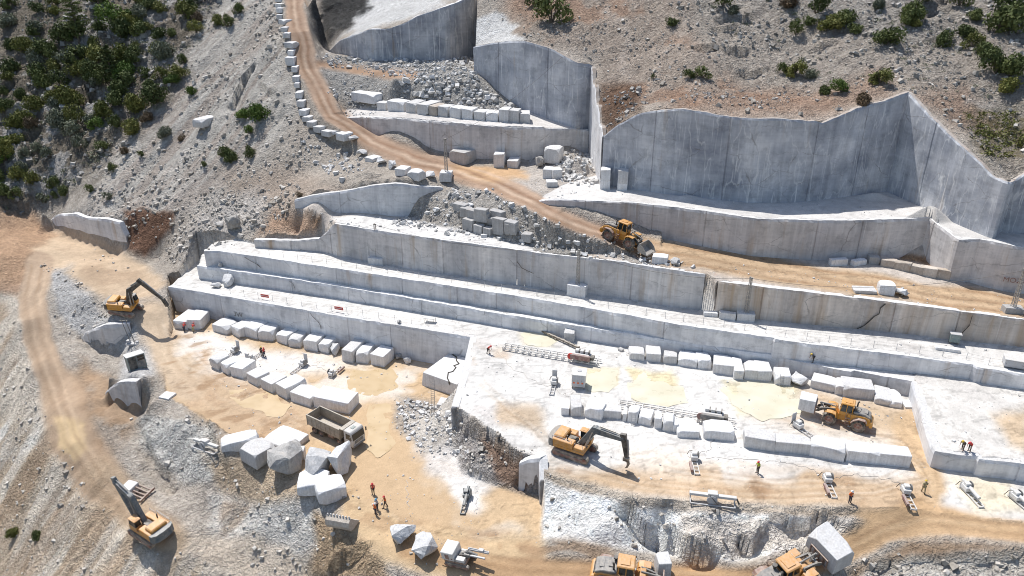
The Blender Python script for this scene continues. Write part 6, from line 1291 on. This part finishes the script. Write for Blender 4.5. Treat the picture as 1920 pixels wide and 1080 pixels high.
def crown_mesh(seed, n, tall=1.0, lobes=7, leaf=.105, open_=.0):
    q = np.random.default_rng(seed); L = []
    for i in range(lobes):
        a = q.uniform(0, 6.283); r = q.uniform(.15, .72)*(i > 0); L.append((r*math.cos(a), r*math.sin(a), q.uniform(.3, .95)*tall*(1-.35*r), q.uniform(.32, .55)))
    L = np.array(L); w = L[:, 3]**2; k = q.choice(lobes, n, p=w/w.sum()); d = q.normal(size=(n, 3)); d /= np.linalg.norm(d, axis=1)[:, None]
    rr = L[k, 3]*(1-.45*q.random(n)**2.2)*(1+.16*q.normal(size=n)); p = L[k, :3]+d*rr[:, None]*np.array([1, 1, .92]); p[:, 2] = np.maximum(p[:, 2], .03)
    if open_: keep = vnoise(p[:, 0]*4+seed, p[:, 1]*4+p[:, 2]*5, seed) > open_; p, d = p[keep], d[keep]; n = len(p)
    t1 = np.cross(d+.7*q.normal(size=(n, 3)), q.normal(size=(n, 3))); t1 /= np.linalg.norm(t1, axis=1)[:, None]; t2 = np.cross(d+.6*q.normal(size=(n, 3)), t1); t2 /= np.linalg.norm(t2, axis=1)[:, None]
    s = leaf*q.uniform(.5, 1.3, n)[:, None]; t1 = t1*s; t2 = t2*s*.6
    V_ = np.stack([p-t1, p+t2*.8, p+t1, p-t2*.8], 1).reshape(-1, 3); return np_mesh('crown', V_, np.arange(n*4).reshape(-1, 4), [LM['dark green']], False)
CR = [crown_mesh(s, 1700, t, l, .10, o) for s, t, l, o in ((1,1,7,0),(2,1.15,9,-.4),(3,.85,6,0),(4,1.35,7,-.35),(5,.95,10,-.3),(6,1.05,8,-.2))]
CRS = [crown_mesh(s, 600, 1.0, 5, .12, -.15) for s in (21, 22)]
def limb_mesh(seed, h):
    q = random.Random(seed); b = MB()
    for i in range(5):
        a = q.uniform(0, 6.28); r = q.uniform(.2, .5); m = Vector((r*.4*math.cos(a), r*.4*math.sin(a), h*.3)); e = Vector((r*math.cos(a), r*math.sin(a), h*q.uniform(.5, .8)))
        b.tube((0,0,-.12), m, .06, 6, .04); b.tube(m, e, .04, 5, .012)
    o = b.out('trunk', 'bark'); me = o.data; bpy.data.objects.remove(o); return me
LB = [limb_mesh(s, 1) for s in (1, 2, 3)]
def shrub(u, v, w, col, label, group, tall=1.0):
    p = Vector(G(u, v)); s, an = px_scale(p); rad = w/s/2/.95; k = rnd.randrange(6)
    t = empty('bush', (p.x, p.y+rad*.35, float(gz(p.x, p.y+rad*.35)[0])-.1*rad), rnd.uniform(0, 6.28), label, 'bush', group)
    c = link('crown', CR[k] if w > 22 else CRS[k % 2], t); c.scale = (rad, rad, rad*tall*rnd.uniform(.85, 1.05)); c.material_slots[0].link = 'OBJECT'; c.material_slots[0].material = LM[col]
    l = link('trunk', LB[k % 3], t); l.scale = (rad, rad, rad*tall)
def pine(u, v, hpx, label, seed):
    p = Vector(G(u, v)); s, an = px_scale(p); h = hpx/(s*math.cos(an)); q = np.random.default_rng(seed); t = empty('pine_tree', p, 0, label, 'pine tree', 'pine trees on the left hillside')
    b = MB(); b.tube((0,0,-.3), (.15,.05,h*.5), h*.028, 8, h*.02); b.tube((.15,.05,h*.5), (.1,.1,h*.97), h*.02, 8, .03); br = []
    for i in range(22):
        z = h*(.28+.68*i/22); a = i*2.4+q.uniform(-.4, .4); L = h*.26*(1.12-i/22)**.7*q.uniform(.7, 1.15); e = Vector((L*math.cos(a), L*math.sin(a), z+L*.12)); b.tube((.1,.06,z), e, .06, 5, .02); br.append((Vector((.1,.06,z)), e))
    b.out('trunk', 'bark', t); P_ = []
    for a, e in br:
        m = 80
        for j in range(m): f = q.uniform(.3, 1.05); c = a.lerp(e, f); w = (e-a).length*.26; P_.append((c.x+q.normal(0, w), c.y+q.normal(0, w), c.z+abs(q.normal(0, .28))))
    p_ = np.array(P_); n = len(p_); d = q.normal(size=(n, 3))*np.array([1, 1, .5]); d /= np.linalg.norm(d, axis=1)[:, None]; t2 = np.cross(d, q.normal(size=(n, 3))); t2 /= np.linalg.norm(t2, axis=1)[:, None]
    sz = q.uniform(.22, .42, n)[:, None]; V_ = np.stack([p_-d*sz, p_+t2*sz*.45, p_+d*sz, p_-t2*sz*.45], 1).reshape(-1, 3); c = link('crown', np_mesh('crown', V_, np.arange(n*4).reshape(-1, 4), [LM['dark green']], False), t)
for u, v, h, s, lab in [(150,86,92,1,'tallest dark pine tree near the top left, left of another pine'),(212,160,70,2,'second dark pine standing lower right of the tallest pine')]: pine(u, v, h, lab, s)
D, O_, B_, Y_, W_ = 'dark green', 'olive green', 'bright green', 'grey green', 'brown'
LEFT = [(12,20,34,D),(70,25,30,D),(100,30,26,O_),(185,20,48,D),(240,62,40,O_),(264,70,34,D),(275,22,34,D),(300,40,30,O_),(350,42,40,O_),(352,20,34,D),(368,42,26,W_),(425,55,26,D),(448,28,28,D),(226,78,34,D),(255,58,30,O_),
 (85,112,44,D),(98,126,28,D),(128,128,46,D),(66,132,36,Y_),(104,148,30,O_),(110,165,34,D),(150,156,44,O_),(175,165,34,D),(196,168,38,D),(184,172,26,Y_),(244,122,36,D),(322,72,26,D),(358,180,26,B_),(335,150,30,O_),(322,160,30,B_),(345,122,26,D),(294,202,46,D),(281,175,26,D),(15,208,36,D),(12,142,34,D),
 (68,214,44,O_),(98,192,28,O_),(127,210,46,O_),(105,240,52,Y_),(138,262,38,Y_),(26,240,36,O_),(52,244,38,O_),(62,255,30,W_),(194,214,36,D),(216,204,32,D),(246,256,34,O_),(252,216,40,O_),(275,230,20,W_),(196,286,34,D),(236,292,24,W_),(265,294,18,D),(307,262,26,Y_),(12,318,30,O_),(28,340,36,O_),(44,298,26,Y_),(56,352,30,O_),(100,356,28,D),(72,290,32,Y_),(90,300,34,Y_),(208,326,20,D),(150,285,24,Y_),
 (456,228,34,B_),(482,232,38,B_),(470,256,20,B_),(424,300,32,D),(430,308,24,D),(466,300,26,D),(383,314,14,D),(6,378,30,D),(30,388,32,D),(80,385,26,Y_),(120,372,22,D),(98,375,20,D),(205,378,22,Y_),(170,362,22,D),(15,170,30,O_),(40,190,28,D),(75,170,34,D),(215,245,24,D),(170,235,30,Y_),(60,80,34,D),(20,95,34,D),(110,85,34,D),(160,110,30,D),(290,110,24,O_),(275,145,26,D)]
RIGHT = [(1034,48,60,D),(1000,14,30,D),(1262,50,28,D),(1296,150,26,D),(1318,150,34,D),(1490,148,42,O_),(1472,140,24,D),(1524,148,26,Y_),(1580,176,36,B_),(1546,178,24,D),(1618,198,30,W_),(1652,160,44,O_),(1664,90,50,D),(1560,62,50,O_),(1582,48,40,D),(1532,34,44,D),(1492,72,24,D),(1606,64,28,D),(1708,46,46,D),(1720,54,22,O_),(1768,86,44,D),(1812,74,36,D),(1826,94,40,O_),(1882,66,66,D),(1898,44,56,D),(1850,112,48,D),(1872,140,60,D),(1898,150,50,D),(1892,178,50,O_),(1830,42,28,D),(1356,18,46,D),(1376,28,30,Y_),(1226,150,12,D),(1480,18,36,W_),(1520,52,30,D),(1740,12,34,D),(1800,16,40,D),(1650,22,26,Y_)]
q_ = random.Random(5)
for i in range(900):
    if len(LEFT) > 128: break
    u, v = q_.uniform(-5, 430), q_.uniform(5, 392)
    if u/440+v/400 > .98+.12*q_.random(): continue
    if min((u-a)**2+(1.6*(v-b))**2 for a, b, *_ in LEFT) < 19**2: continue
    LEFT.append((round(u), round(v), q_.choice((24, 28, 32, 38, 44)), q_.choice((D, D, O_, O_, Y_, B_))))
def bands(L, side, group):
    L = sorted(L, key=lambda r: r[1]); n = 10; nb_ = math.ceil(len(L)/n); bn = ['topmost', 'second', 'third', 'fourth', 'fifth', 'sixth', 'seventh', 'eighth', 'ninth', 'tenth', 'eleventh', 'twelfth', 'thirteenth', 'fourteenth']
    for i in range(nb_):
        for j, (u, v, w, c) in enumerate(sorted(L[i*n:(i+1)*n])):
            sz = 'large' if w >= 44 else 'small' if w <= 26 else 'medium'
            shrub(u, v, w*1.04*rnd.uniform(.85, 1.15), c, '%s %s bush, %s from left in %s band, %s hillside' % (sz, c, ORD[j+1], bn[i], side), group, rnd.uniform(1.05, 1.5))
bands(LEFT, 'left', 'bushes on the left hillside'); bands(RIGHT, 'right', 'bushes on the right hillside')
shrub(25, 1012, 26, 'olive green', 'small olive bush at the lower left edge of the spoil slope', 'bushes on the spoil slope', 1.3); shrub(68, 1016, 26, 'dark green', 'small dark bush right of the olive bush on the spoil slope', 'bushes on the spoil slope', 1.3)
shrub(338, 268, 22, 'brown', 'small brown bush beside the lone boulder on the talus', 'bushes on the spoil slope'); shrub(562, 372, 20, 'brown', 'dry brown bush above the small grey face', 'bushes on the spoil slope')
def scrub(name, sets, cols, label):
    P_ = np.concatenate(sets); q = np.random.default_rng(3); n = len(P_); m = 26; c = np.repeat(P_[:, :3], m, 0); s = np.repeat(P_[:, 3], m)[:, None]
    p = c+q.normal(size=(n*m, 3))*s*np.array([.42, .42, .22])+np.array([0, 0, .22])*s; d = q.normal(size=(n*m, 3)); d /= np.linalg.norm(d, axis=1)[:, None]; t = np.cross(d, q.normal(size=(n*m, 3))); t /= np.linalg.norm(t, axis=1)[:, None]
    V_ = np.stack([p-d*s*.22, p+t*s*.13, p+d*s*.22, p-t*s*.13], 1).reshape(-1, 3); props(link(name, np_mesh(name, V_, np.arange(n*m*4).reshape(-1, 4), [LM[cols]], False)), label, 'scrub', kind='stuff')
scrub('low_scrub', [scatter([(1800,215),(1925,205),(1925,310),(1850,295)], 1.2, .5, 1.3, 1.5)], 'olive green', 'low olive scrub above the far right end of the back face')
scrub('low_scrub', [scatter([(0,0),(430,0),(380,80),(300,200),(120,360),(0,410)], .5, .4, 1.3, 1.8), scatter([(1300,0),(1920,0),(1920,200),(1500,150)], .12, .4, 1.0, 1.8)], 'grey green', 'low grey green tufts between the hillside rocks')

# ------------------------------------------------------------------ shallow milky water on the worked floors
def pond(poly, label, col):
    P_ = [Vector(G(u, v)) for u, v in poly]; n = len(P_); z = float(np.median(gz([p.x*.9+.1*P_[0].x for p in P_], [p.y for p in P_])))+.014; V_ = []
    for i in range(n):
        a, b, c, d = P_[i-1], P_[i], P_[(i+1) % n], P_[(i+2) % n]
        for k in range(6): t = k/6; q = .5*((2*b)+(c-a)*t+(2*a-5*b+4*c-d)*t*t+(3*b-a-3*c+d)*t**3); V_.append(q)
    V_ = [Vector((p.x+.6*float(vnoise(np.array([p.x*.7]), np.array([p.y*.7]), 9)[0]), p.y+.5*float(vnoise(np.array([p.x*.9]), np.array([p.y*.9]), 19)[0]), z)) for p in V_]
    b = bmesh.new(); vs = [b.verts.new(p) for p in V_]; b.faces.new(vs); bmesh.ops.triangulate(b, faces=b.faces); bmesh.ops.recalc_face_normals(b, faces=b.faces)
    for f in b.faces:
        if f.normal.z < 0: f.normal_flip()
    me = bpy.data.meshes.new('water'); b.to_mesh(me); b.free(); me.materials.append(M[col]); props(link('water', me), kind='structure')
def water_mat(name, a, b_):
    m, nt, b = nmat(name, .32, .4); v = coords(nt, 'Object'); nt.links.new(mixc(nt, ramp(nt, noise(nt, v, .25, 4), .35, .65), a, b_), b.inputs['Base Color']); nt.links.new(ramp(nt, noise(nt, v, .5, 3), .3, .7, (.2,.2,.2), (.6,.6,.6)), b.inputs['Roughness']); return m
M['milk'] = water_mat('milky_water', (.60,.55,.41), (.66,.62,.49)); M['ochre'] = water_mat('ochre_water', (.50,.365,.205), (.56,.42,.25))
pond([(1180,690),(1230,686),(1268,696),(1283,735),(1286,760),(1240,763),(1196,752),(1176,720)], '', 'milk'); pond([(1092,694),(1140,692),(1160,705),(1150,730),(1112,738),(1100,722)], '', 'milk'); pond([(1350,716),(1420,712),(1500,722),(1522,750),(1500,776),(1440,790),(1395,770),(1360,745)], '', 'milk')
pond([(690,764),(735,764),(748,795),(742,835),(712,858),(690,840),(690,800)], '', 'ochre'); pond([(655,696),(690,698),(738,692),(745,715),(735,735),(690,742),(655,728)], '', 'ochre'); pond([(985,624),(1030,622),(1046,638),(1020,650),(985,645)], '', 'milk')
pond([(440,730),(500,735),(540,765),(520,782),(470,768),(430,748)], '', 'ochre')
# ------------------------------------------------------------------ masts, cables, fences, ladders and painted marks
def mast(u, v, hpx, base, label, lean=0):
    if base:
        o, h = block(*base[:6], base[6], 'mast base blocks', 'block_grey' if len(base) > 7 else 'block', .15, name='mast_base', minD=1.3, maxD=2.2)
        p = Vector((o.location.x, o.location.y, o.location.z+h))
    else: p = Vector(G(u, v))
    s, an = px_scale(p); h = hpx/(s*math.cos(an)); t = empty('lattice_mast', p, .3, label, 'lattice mast', 'lattice masts carrying cables'); w = .24; n = int(h/.55)
    for x, y in ((-1,-1),(1,-1),(1,1),(-1,1)): b = MB(); b.tube((x*w, y*w, -.05), (x*w*.6, y*w*.6, h), .045, 5); b.out('leg', 'steel', t)
    b = MB()
    for k in range(n):
        z0, z1 = h*k/n, h*(k+1)/n; a0, a1 = w*(1-.4*k/n), w*(1-.4*(k+1)/n)
        c0 = [(-a0,-a0,z0),(a0,-a0,z0),(a0,a0,z0),(-a0,a0,z0)]; c1 = [(-a1,-a1,z1),(a1,-a1,z1),(a1,a1,z1),(-a1,a1,z1)]
        for i in range(4): b.tube(c0[i], c1[(i+1) % 4], .028, 4); b.tube(c1[i], c1[(i+1) % 4], .028, 4)
    b.out('bracing', 'steel', t); b = MB(); b.box(-.3, .3, -.08, .08, h-.05, h+.08, .01); b.box(-.12, .12, -.3, .3, h+.02, h+.2, .01); b.out('crosshead', 'dgrey', t)
    return p+Vector((0, 0, h))
m1 = mast(705, 490, 58, (690,496,719,498,12,7,'pale block carrying the mast before the tall grey step'), 'lattice mast on a block before the left part of the grey step')
m2 = mast(1080, 545, 62, (1062,555,1097,560,18,7,'square pale block carrying the second mast'), 'lattice mast on a square block before the middle of the step')
m3 = mast(1400, 595, 62, (1381,603,1414,606,14,5,'pale block carrying the third mast by the stained step'), 'lattice mast leaning close to the brown stained step')
m0 = mast(835, 330, 58, (824,345,847,346,13,8,'white block carrying the mast at the road bend'), 'lattice mast on a white block at the road bend')
m4 = mast(1900, 580, 66, (1884,588,1918,590,10,6,'grey block carrying the mast at the right edge',1), 'lattice mast on a grey block at the right edge')
t = empty('pole_pair', G(250, 645), 0, 'pair of leaning dark poles behind the small cabin', 'poles')
for x in (-.35, .35): b = MB(); b.tube((x, 0, -.2), (x-.9, .3, 4.6), .06, 6); b.out('pole', 'dgrey', t)
b = MB(); b.box(-1.5, -.2, .2, .35, 4.2, 4.35, .01); b.out('crossarm', 'dgrey', t)
b = MB(); b.box(-1.1, 1.1, -.5, .5, -.1, .18, .03); b.box(-1.0, -.4, -.3, .3, .18, .7, .04); b.box(.5, 1.0, -.2, .2, .18, .5, .04); b.out('footing', 'lgrey', t)
def cable(a, b, sag, label):
    a, b = Vector(a), Vector(b); P_ = [a.lerp(b, k/14)-Vector((0, 0, sag*4*(k/14)*(1-k/14))) for k in range(15)]; m = MB(); m.path(P_, .028, 4); props(m.out('power_cable', 'cable'), label, 'cable', 'cables strung between the masts')
cable(m1, m2, 1.6, 'thin cable sagging between the first and second mast'); cable(m2, m3, 1.5, 'thin cable sagging between the second and third mast'); cable(m3, m4, 2.0, 'thin cable rising from the third mast to the right edge mast'); cable(m1, G(470, 455), .8, 'thin cable running from the first mast to the left bench end'); cable(m0, tuple(Vector(W6[-14])), 1.4, 'thin cable from the road bend mast to the central face')
def fence(line, a, b, inset, label, step=3.1, sign=()):
    P_ = [Vector(ray_pt(*p)) for p in line]; Q_ = []; acc = 0
    for p, q in zip(P_, P_[1:]):
        l = (q-p).length; d = (q-p)/l; nrm = Vector((-d.y, d.x, 0)); s = (step-acc) if Q_ else 0
        while s < l:
            c = p+d*s+nrm*inset; u = proj(*c)[0]
            if a < u < b: Q_.append(Vector((c.x, c.y, float(gz(c.x, c.y)[0]))))
            s += step
        acc = l-(s-step)
    t = empty('safety_fence', Q_[0], 0, label, 'fence'); o = Q_[0]
    for c in Q_[:99]: m = MB(); m.tube((0,0,-.1), (rnd.uniform(-.04,.04), rnd.uniform(-.04,.04), 1.15), .032, 5); k = m.out('post', 'lgrey', t); k.location = c-o
    for z in (.6, 1.05): m = MB(); m.path([c-o+Vector((0, 0, z-rnd.uniform(0, .06))) for c in Q_], .010, 4); m.out('wire', 'steel', t)
    for i, lab in sign:
        if i < len(Q_)-1:
            c = (Q_[i]+Q_[i+1])/2; d = Q_[i+1]-Q_[i]; g = empty('warning_board', c+Vector((0, 0, .45)), math.atan2(d.y, d.x), lab, 'warning board', 'red boards hung on the fence')
            m = MB(); m.box(-.85, .85, -.09, -.05, 0, .55, .01); m.out('board', 'red', g); m = MB()
            for k in range(6): m.box(-.7+k*.24, -.55+k*.24, -.10, -.09, .2, .36, 0)
            m.out('lettering', 'white', g)
fence(WL_TOP, 410, 820, .9, 'thin wire fence along the lowest bench above the left pit', 3.0, ((2, 'red warning board hung near the left end of the lowest fence'), (7, 'red warning board hung on the lowest fence, right of another board')))
fence(W2_TOP, 500, 1255, .9, 'thin wire fence along the long white bench, left stretch', 3.0); fence(W2_TOP, 1262, 1925, .9, 'thin wire fence along the long white bench, right stretch', 3.0)
def ladder(u, v, hpx, label, lean=.35, mat='lgrey'):
    p = Vector(G(u, v)); s, an = px_scale(p); h = hpx/(s*math.cos(an)); t = empty('ladder', p, 0, label, 'ladder', 'ladders leaning on blocks'); n = int(h/.3)
    for x in (-.24, .24): m = MB(); m.tube((x, 0, 0), (x, lean*h*.6, h), .04, 5); m.out('rail', mat, t)
    m = MB()
    for k in range(1, n): f = k/n; m.tube((-.24, lean*h*.6*f, h*f), (.24, lean*h*.6*f, h*f), .03, 4)
    m.out('rungs', mat, t)
ladder(1465, 725, 20, 'pale ladder leaning on a block of the right back row'); ladder(1187, 799, 18, 'pale ladder leaning on a block under the rail track'); ladder(812, 778, 52, 'grey steel ladder on the rubble left of the cracked block', .5, 'steel')
# low table on the lowest bench
t = empty('work_table', G(806, 604), -.25, 'small white table standing on the lowest bench', 'table'); b = MB(); b.box(-.95, .95, -.45, .45, .72, .8, .01); b.out('table_top', 'white', t)
for x in (-.85, .85):
    for y in (-.38, .38): b = MB(); b.tube((x, y, 0), (x, y, .73), .035, 5); b.out('leg', 'dgrey', t)
# marks and cracks on the faces belong to the faces
def on_face(ob_label, line, u, v):
    P_ = [Vector(ray_pt(*p)) for p in line]; best = None
    for p, q in zip(P_, P_[1:]):
        for k in range(60):
            c = p.lerp(q, k/60); zt = z_at(c.y, v); uu = proj(c.x, c.y, zt)[0]
            if best is None or abs(uu-u) < best[0]: best = (abs(uu-u), Vector((c.x, c.y, zt)), (q-p).normalized())
    return best[1], best[2]
def face_obj(lab): return next(o for o in bpy.data.objects if o.get('label') == lab)
def mark(lab, line, u, v, txt, size, mat):
    c, d = on_face(lab, line, u, v); cu = bpy.data.curves.new('painted_mark', 'FONT'); cu.body = txt; cu.size = size; cu.extrude = .004; cu.align_x = 'CENTER'; o = bpy.data.objects.new('painted_mark', cu); C.objects.link(o)
    dg = bpy.context.evaluated_depsgraph_get(); me = bpy.data.meshes.new_from_object(o.evaluated_get(dg)); bpy.data.objects.remove(o); me.materials.clear(); me.materials.append(M[mat]); k = link('painted_mark', me, face_obj(lab)); n = Vector((d.y, -d.x, 0)).normalized(); dx = Vector((d.x, d.y, 0)).normalized()
    k.matrix_world = Matrix(((dx.x,0,n.x,0),(dx.y,0,n.y,0),(0,1,0,0),(0,0,0,1))); k.location = c+n*.66
mark('curved jointed grey face above the earth road behind the climbing loader', W4_TOP, 1899, 527, 'MOZ7', 1.1, 'maroon')
mark('grey sawn face behind the lower left pit and its block rows', WL_TOP, 450, 591, '3W', 1.3, 'dgrey')
def crack(lab, line, pts, w=.10, mat='dark'):
    V_ = []; ns = []
    for u, v in pts: c, d = on_face(lab, line, u, v); n = Vector((d.y, -d.x, 0)).normalized(); V_.append(c+n*.62); ns.append(n)
    m = MB()
    for i in range(len(V_)-1):
        a, b, n = V_[i], V_[i+1], ns[i]; s_ = (b-a).cross(n).normalized()*w*(.5+.5*rnd.random()); m._add([a-s_, b-s_*.8, b+s_*.8, a+s_], [(0,1,2,3)]); m._add([a-s_-n*.3, b-s_*.8-n*.3, b+s_*.8-n*.3, a+s_-n*.3], [(3,2,1,0)])
    m.out('crack', mat, face_obj(lab))
crack('brown stained tall step below the earth road on the right', W3B_TOP, [(1658,566),(1650,574),(1646,585),(1636,590),(1628,600),(1616,608),(1606,613)], .11)
crack('brown stained tall step below the earth road on the right', W3B_TOP, [(1820,588),(1815,606),(1800,622),(1787,635)], .08)
crack('grey sawn face behind the lower left pit and its block rows', WL_TOP, [(584,585),(592,592),(598,600),(604,608),(606,614)], .07)
crack('long grey second step below the fenced white bench', W2_TOP, [(462,480),(474,487),(485,493),(492,499)], .08)
crack('lowest thin grey step running behind the right floor', W1_TOP, [(545,524),(553,531),(558,540)], .06)
crack('tall grey third step with two lattice masts in front', W3_TOP, [(972,488),(980,500),(992,506),(1003,510)], .08)

def hose(px, label, mat='steel', r=.024):
    q = []
    for (a, b), (c, d) in zip(px, px[1:]):
        for k in range(8): t = k/8; q.append((a+(c-a)*t+3*math.sin((a+k)*1.3), b+(d-b)*t+2*math.cos((b+k)*1.7)))
    P_ = [Vector(G(*p))+Vector((0, 0, r*.8)) for p in q]; m = MB(); m.path(P_, r, 5); props(m.out('hose', mat), label, 'hose', 'hoses lying on the working floors')
hose([(1301,855),(1330,845),(1342,812),(1345,795)], 'dark hose from the saw under the broken block to the track machine'); hose([(1551,900),(1520,880),(1470,868),(1400,862),(1310,858)], 'long dark hose snaking before the right front block row'); hose([(1085,725),(1070,745),(1045,735),(1040,722)], 'short dark hose between control cabinet and grey wire saw')
hose([(1698,918),(1670,900),(1600,890),(1556,900)], 'dark hose joining two wire saws below the right row'); hose([(765,950),(764,930),(762,900)], 'pale thin pipe on the mud near three workers', 'lgrey'); hose([(566,680),(600,690),(622,700)], 'dark hose between two wire saws in the left pit'); hose([(892,965),(894,940),(893,915),(890,900)], 'thin pale pipe right of the blue grey wire saw', 'lgrey')
hose([(930,655),(960,690),(1010,720),(1036,726)], 'dark hose crossing white ground to the grey wire saw')
# ------------------------------------------------------------------ camera, sun and sky
cam = bpy.data.objects.new('camera', bpy.data.cameras.new('camera')); C.objects.link(cam)
cam.location = (0, 0, HC); cam.rotation_euler = (R(65), 0, 0); cam.data.sensor_width = 36; cam.data.lens = FO/1920*36; cam.data.clip_end = 2000; cam.data.clip_start = .5
sc = bpy.context.scene; sc.camera = cam
SEL = R(63); SD = Vector((-.58, .81, 0)).normalized()       # direction towards the sun on the ground plane
to_sun = Vector((SD.x*math.cos(SEL), SD.y*math.cos(SEL), math.sin(SEL)))
sl = bpy.data.lights.new('sun', 'SUN'); sl.energy = 4.7; sl.angle = R(.5); sl.color = (1, .98, .95)
so = bpy.data.objects.new('sun', sl); C.objects.link(so); so.rotation_euler = (-to_sun).to_track_quat('-Z', 'Y').to_euler(); so.location = to_sun*200
w = bpy.data.worlds.new('World'); sc.world = w; w.use_nodes = True; nt = w.node_tree
sky = nt.nodes.new('ShaderNodeTexSky'); sky.sky_type = 'NISHITA'; sky.sun_disc = False; sky.sun_elevation = SEL; sky.sun_rotation = math.atan2(to_sun.x, to_sun.y)
bg = nt.nodes['Background']; nt.links.new(sky.outputs[0], bg.inputs[0]); bg.inputs[1].default_value = .128
vs = sc.view_settings; vs.view_transform = 'Standard'; vs.look = 'None'; vs.gamma = 1; vs.exposure = 0.05; vs.use_curve_mapping = False
sc.cycles.filter_width = 1.0
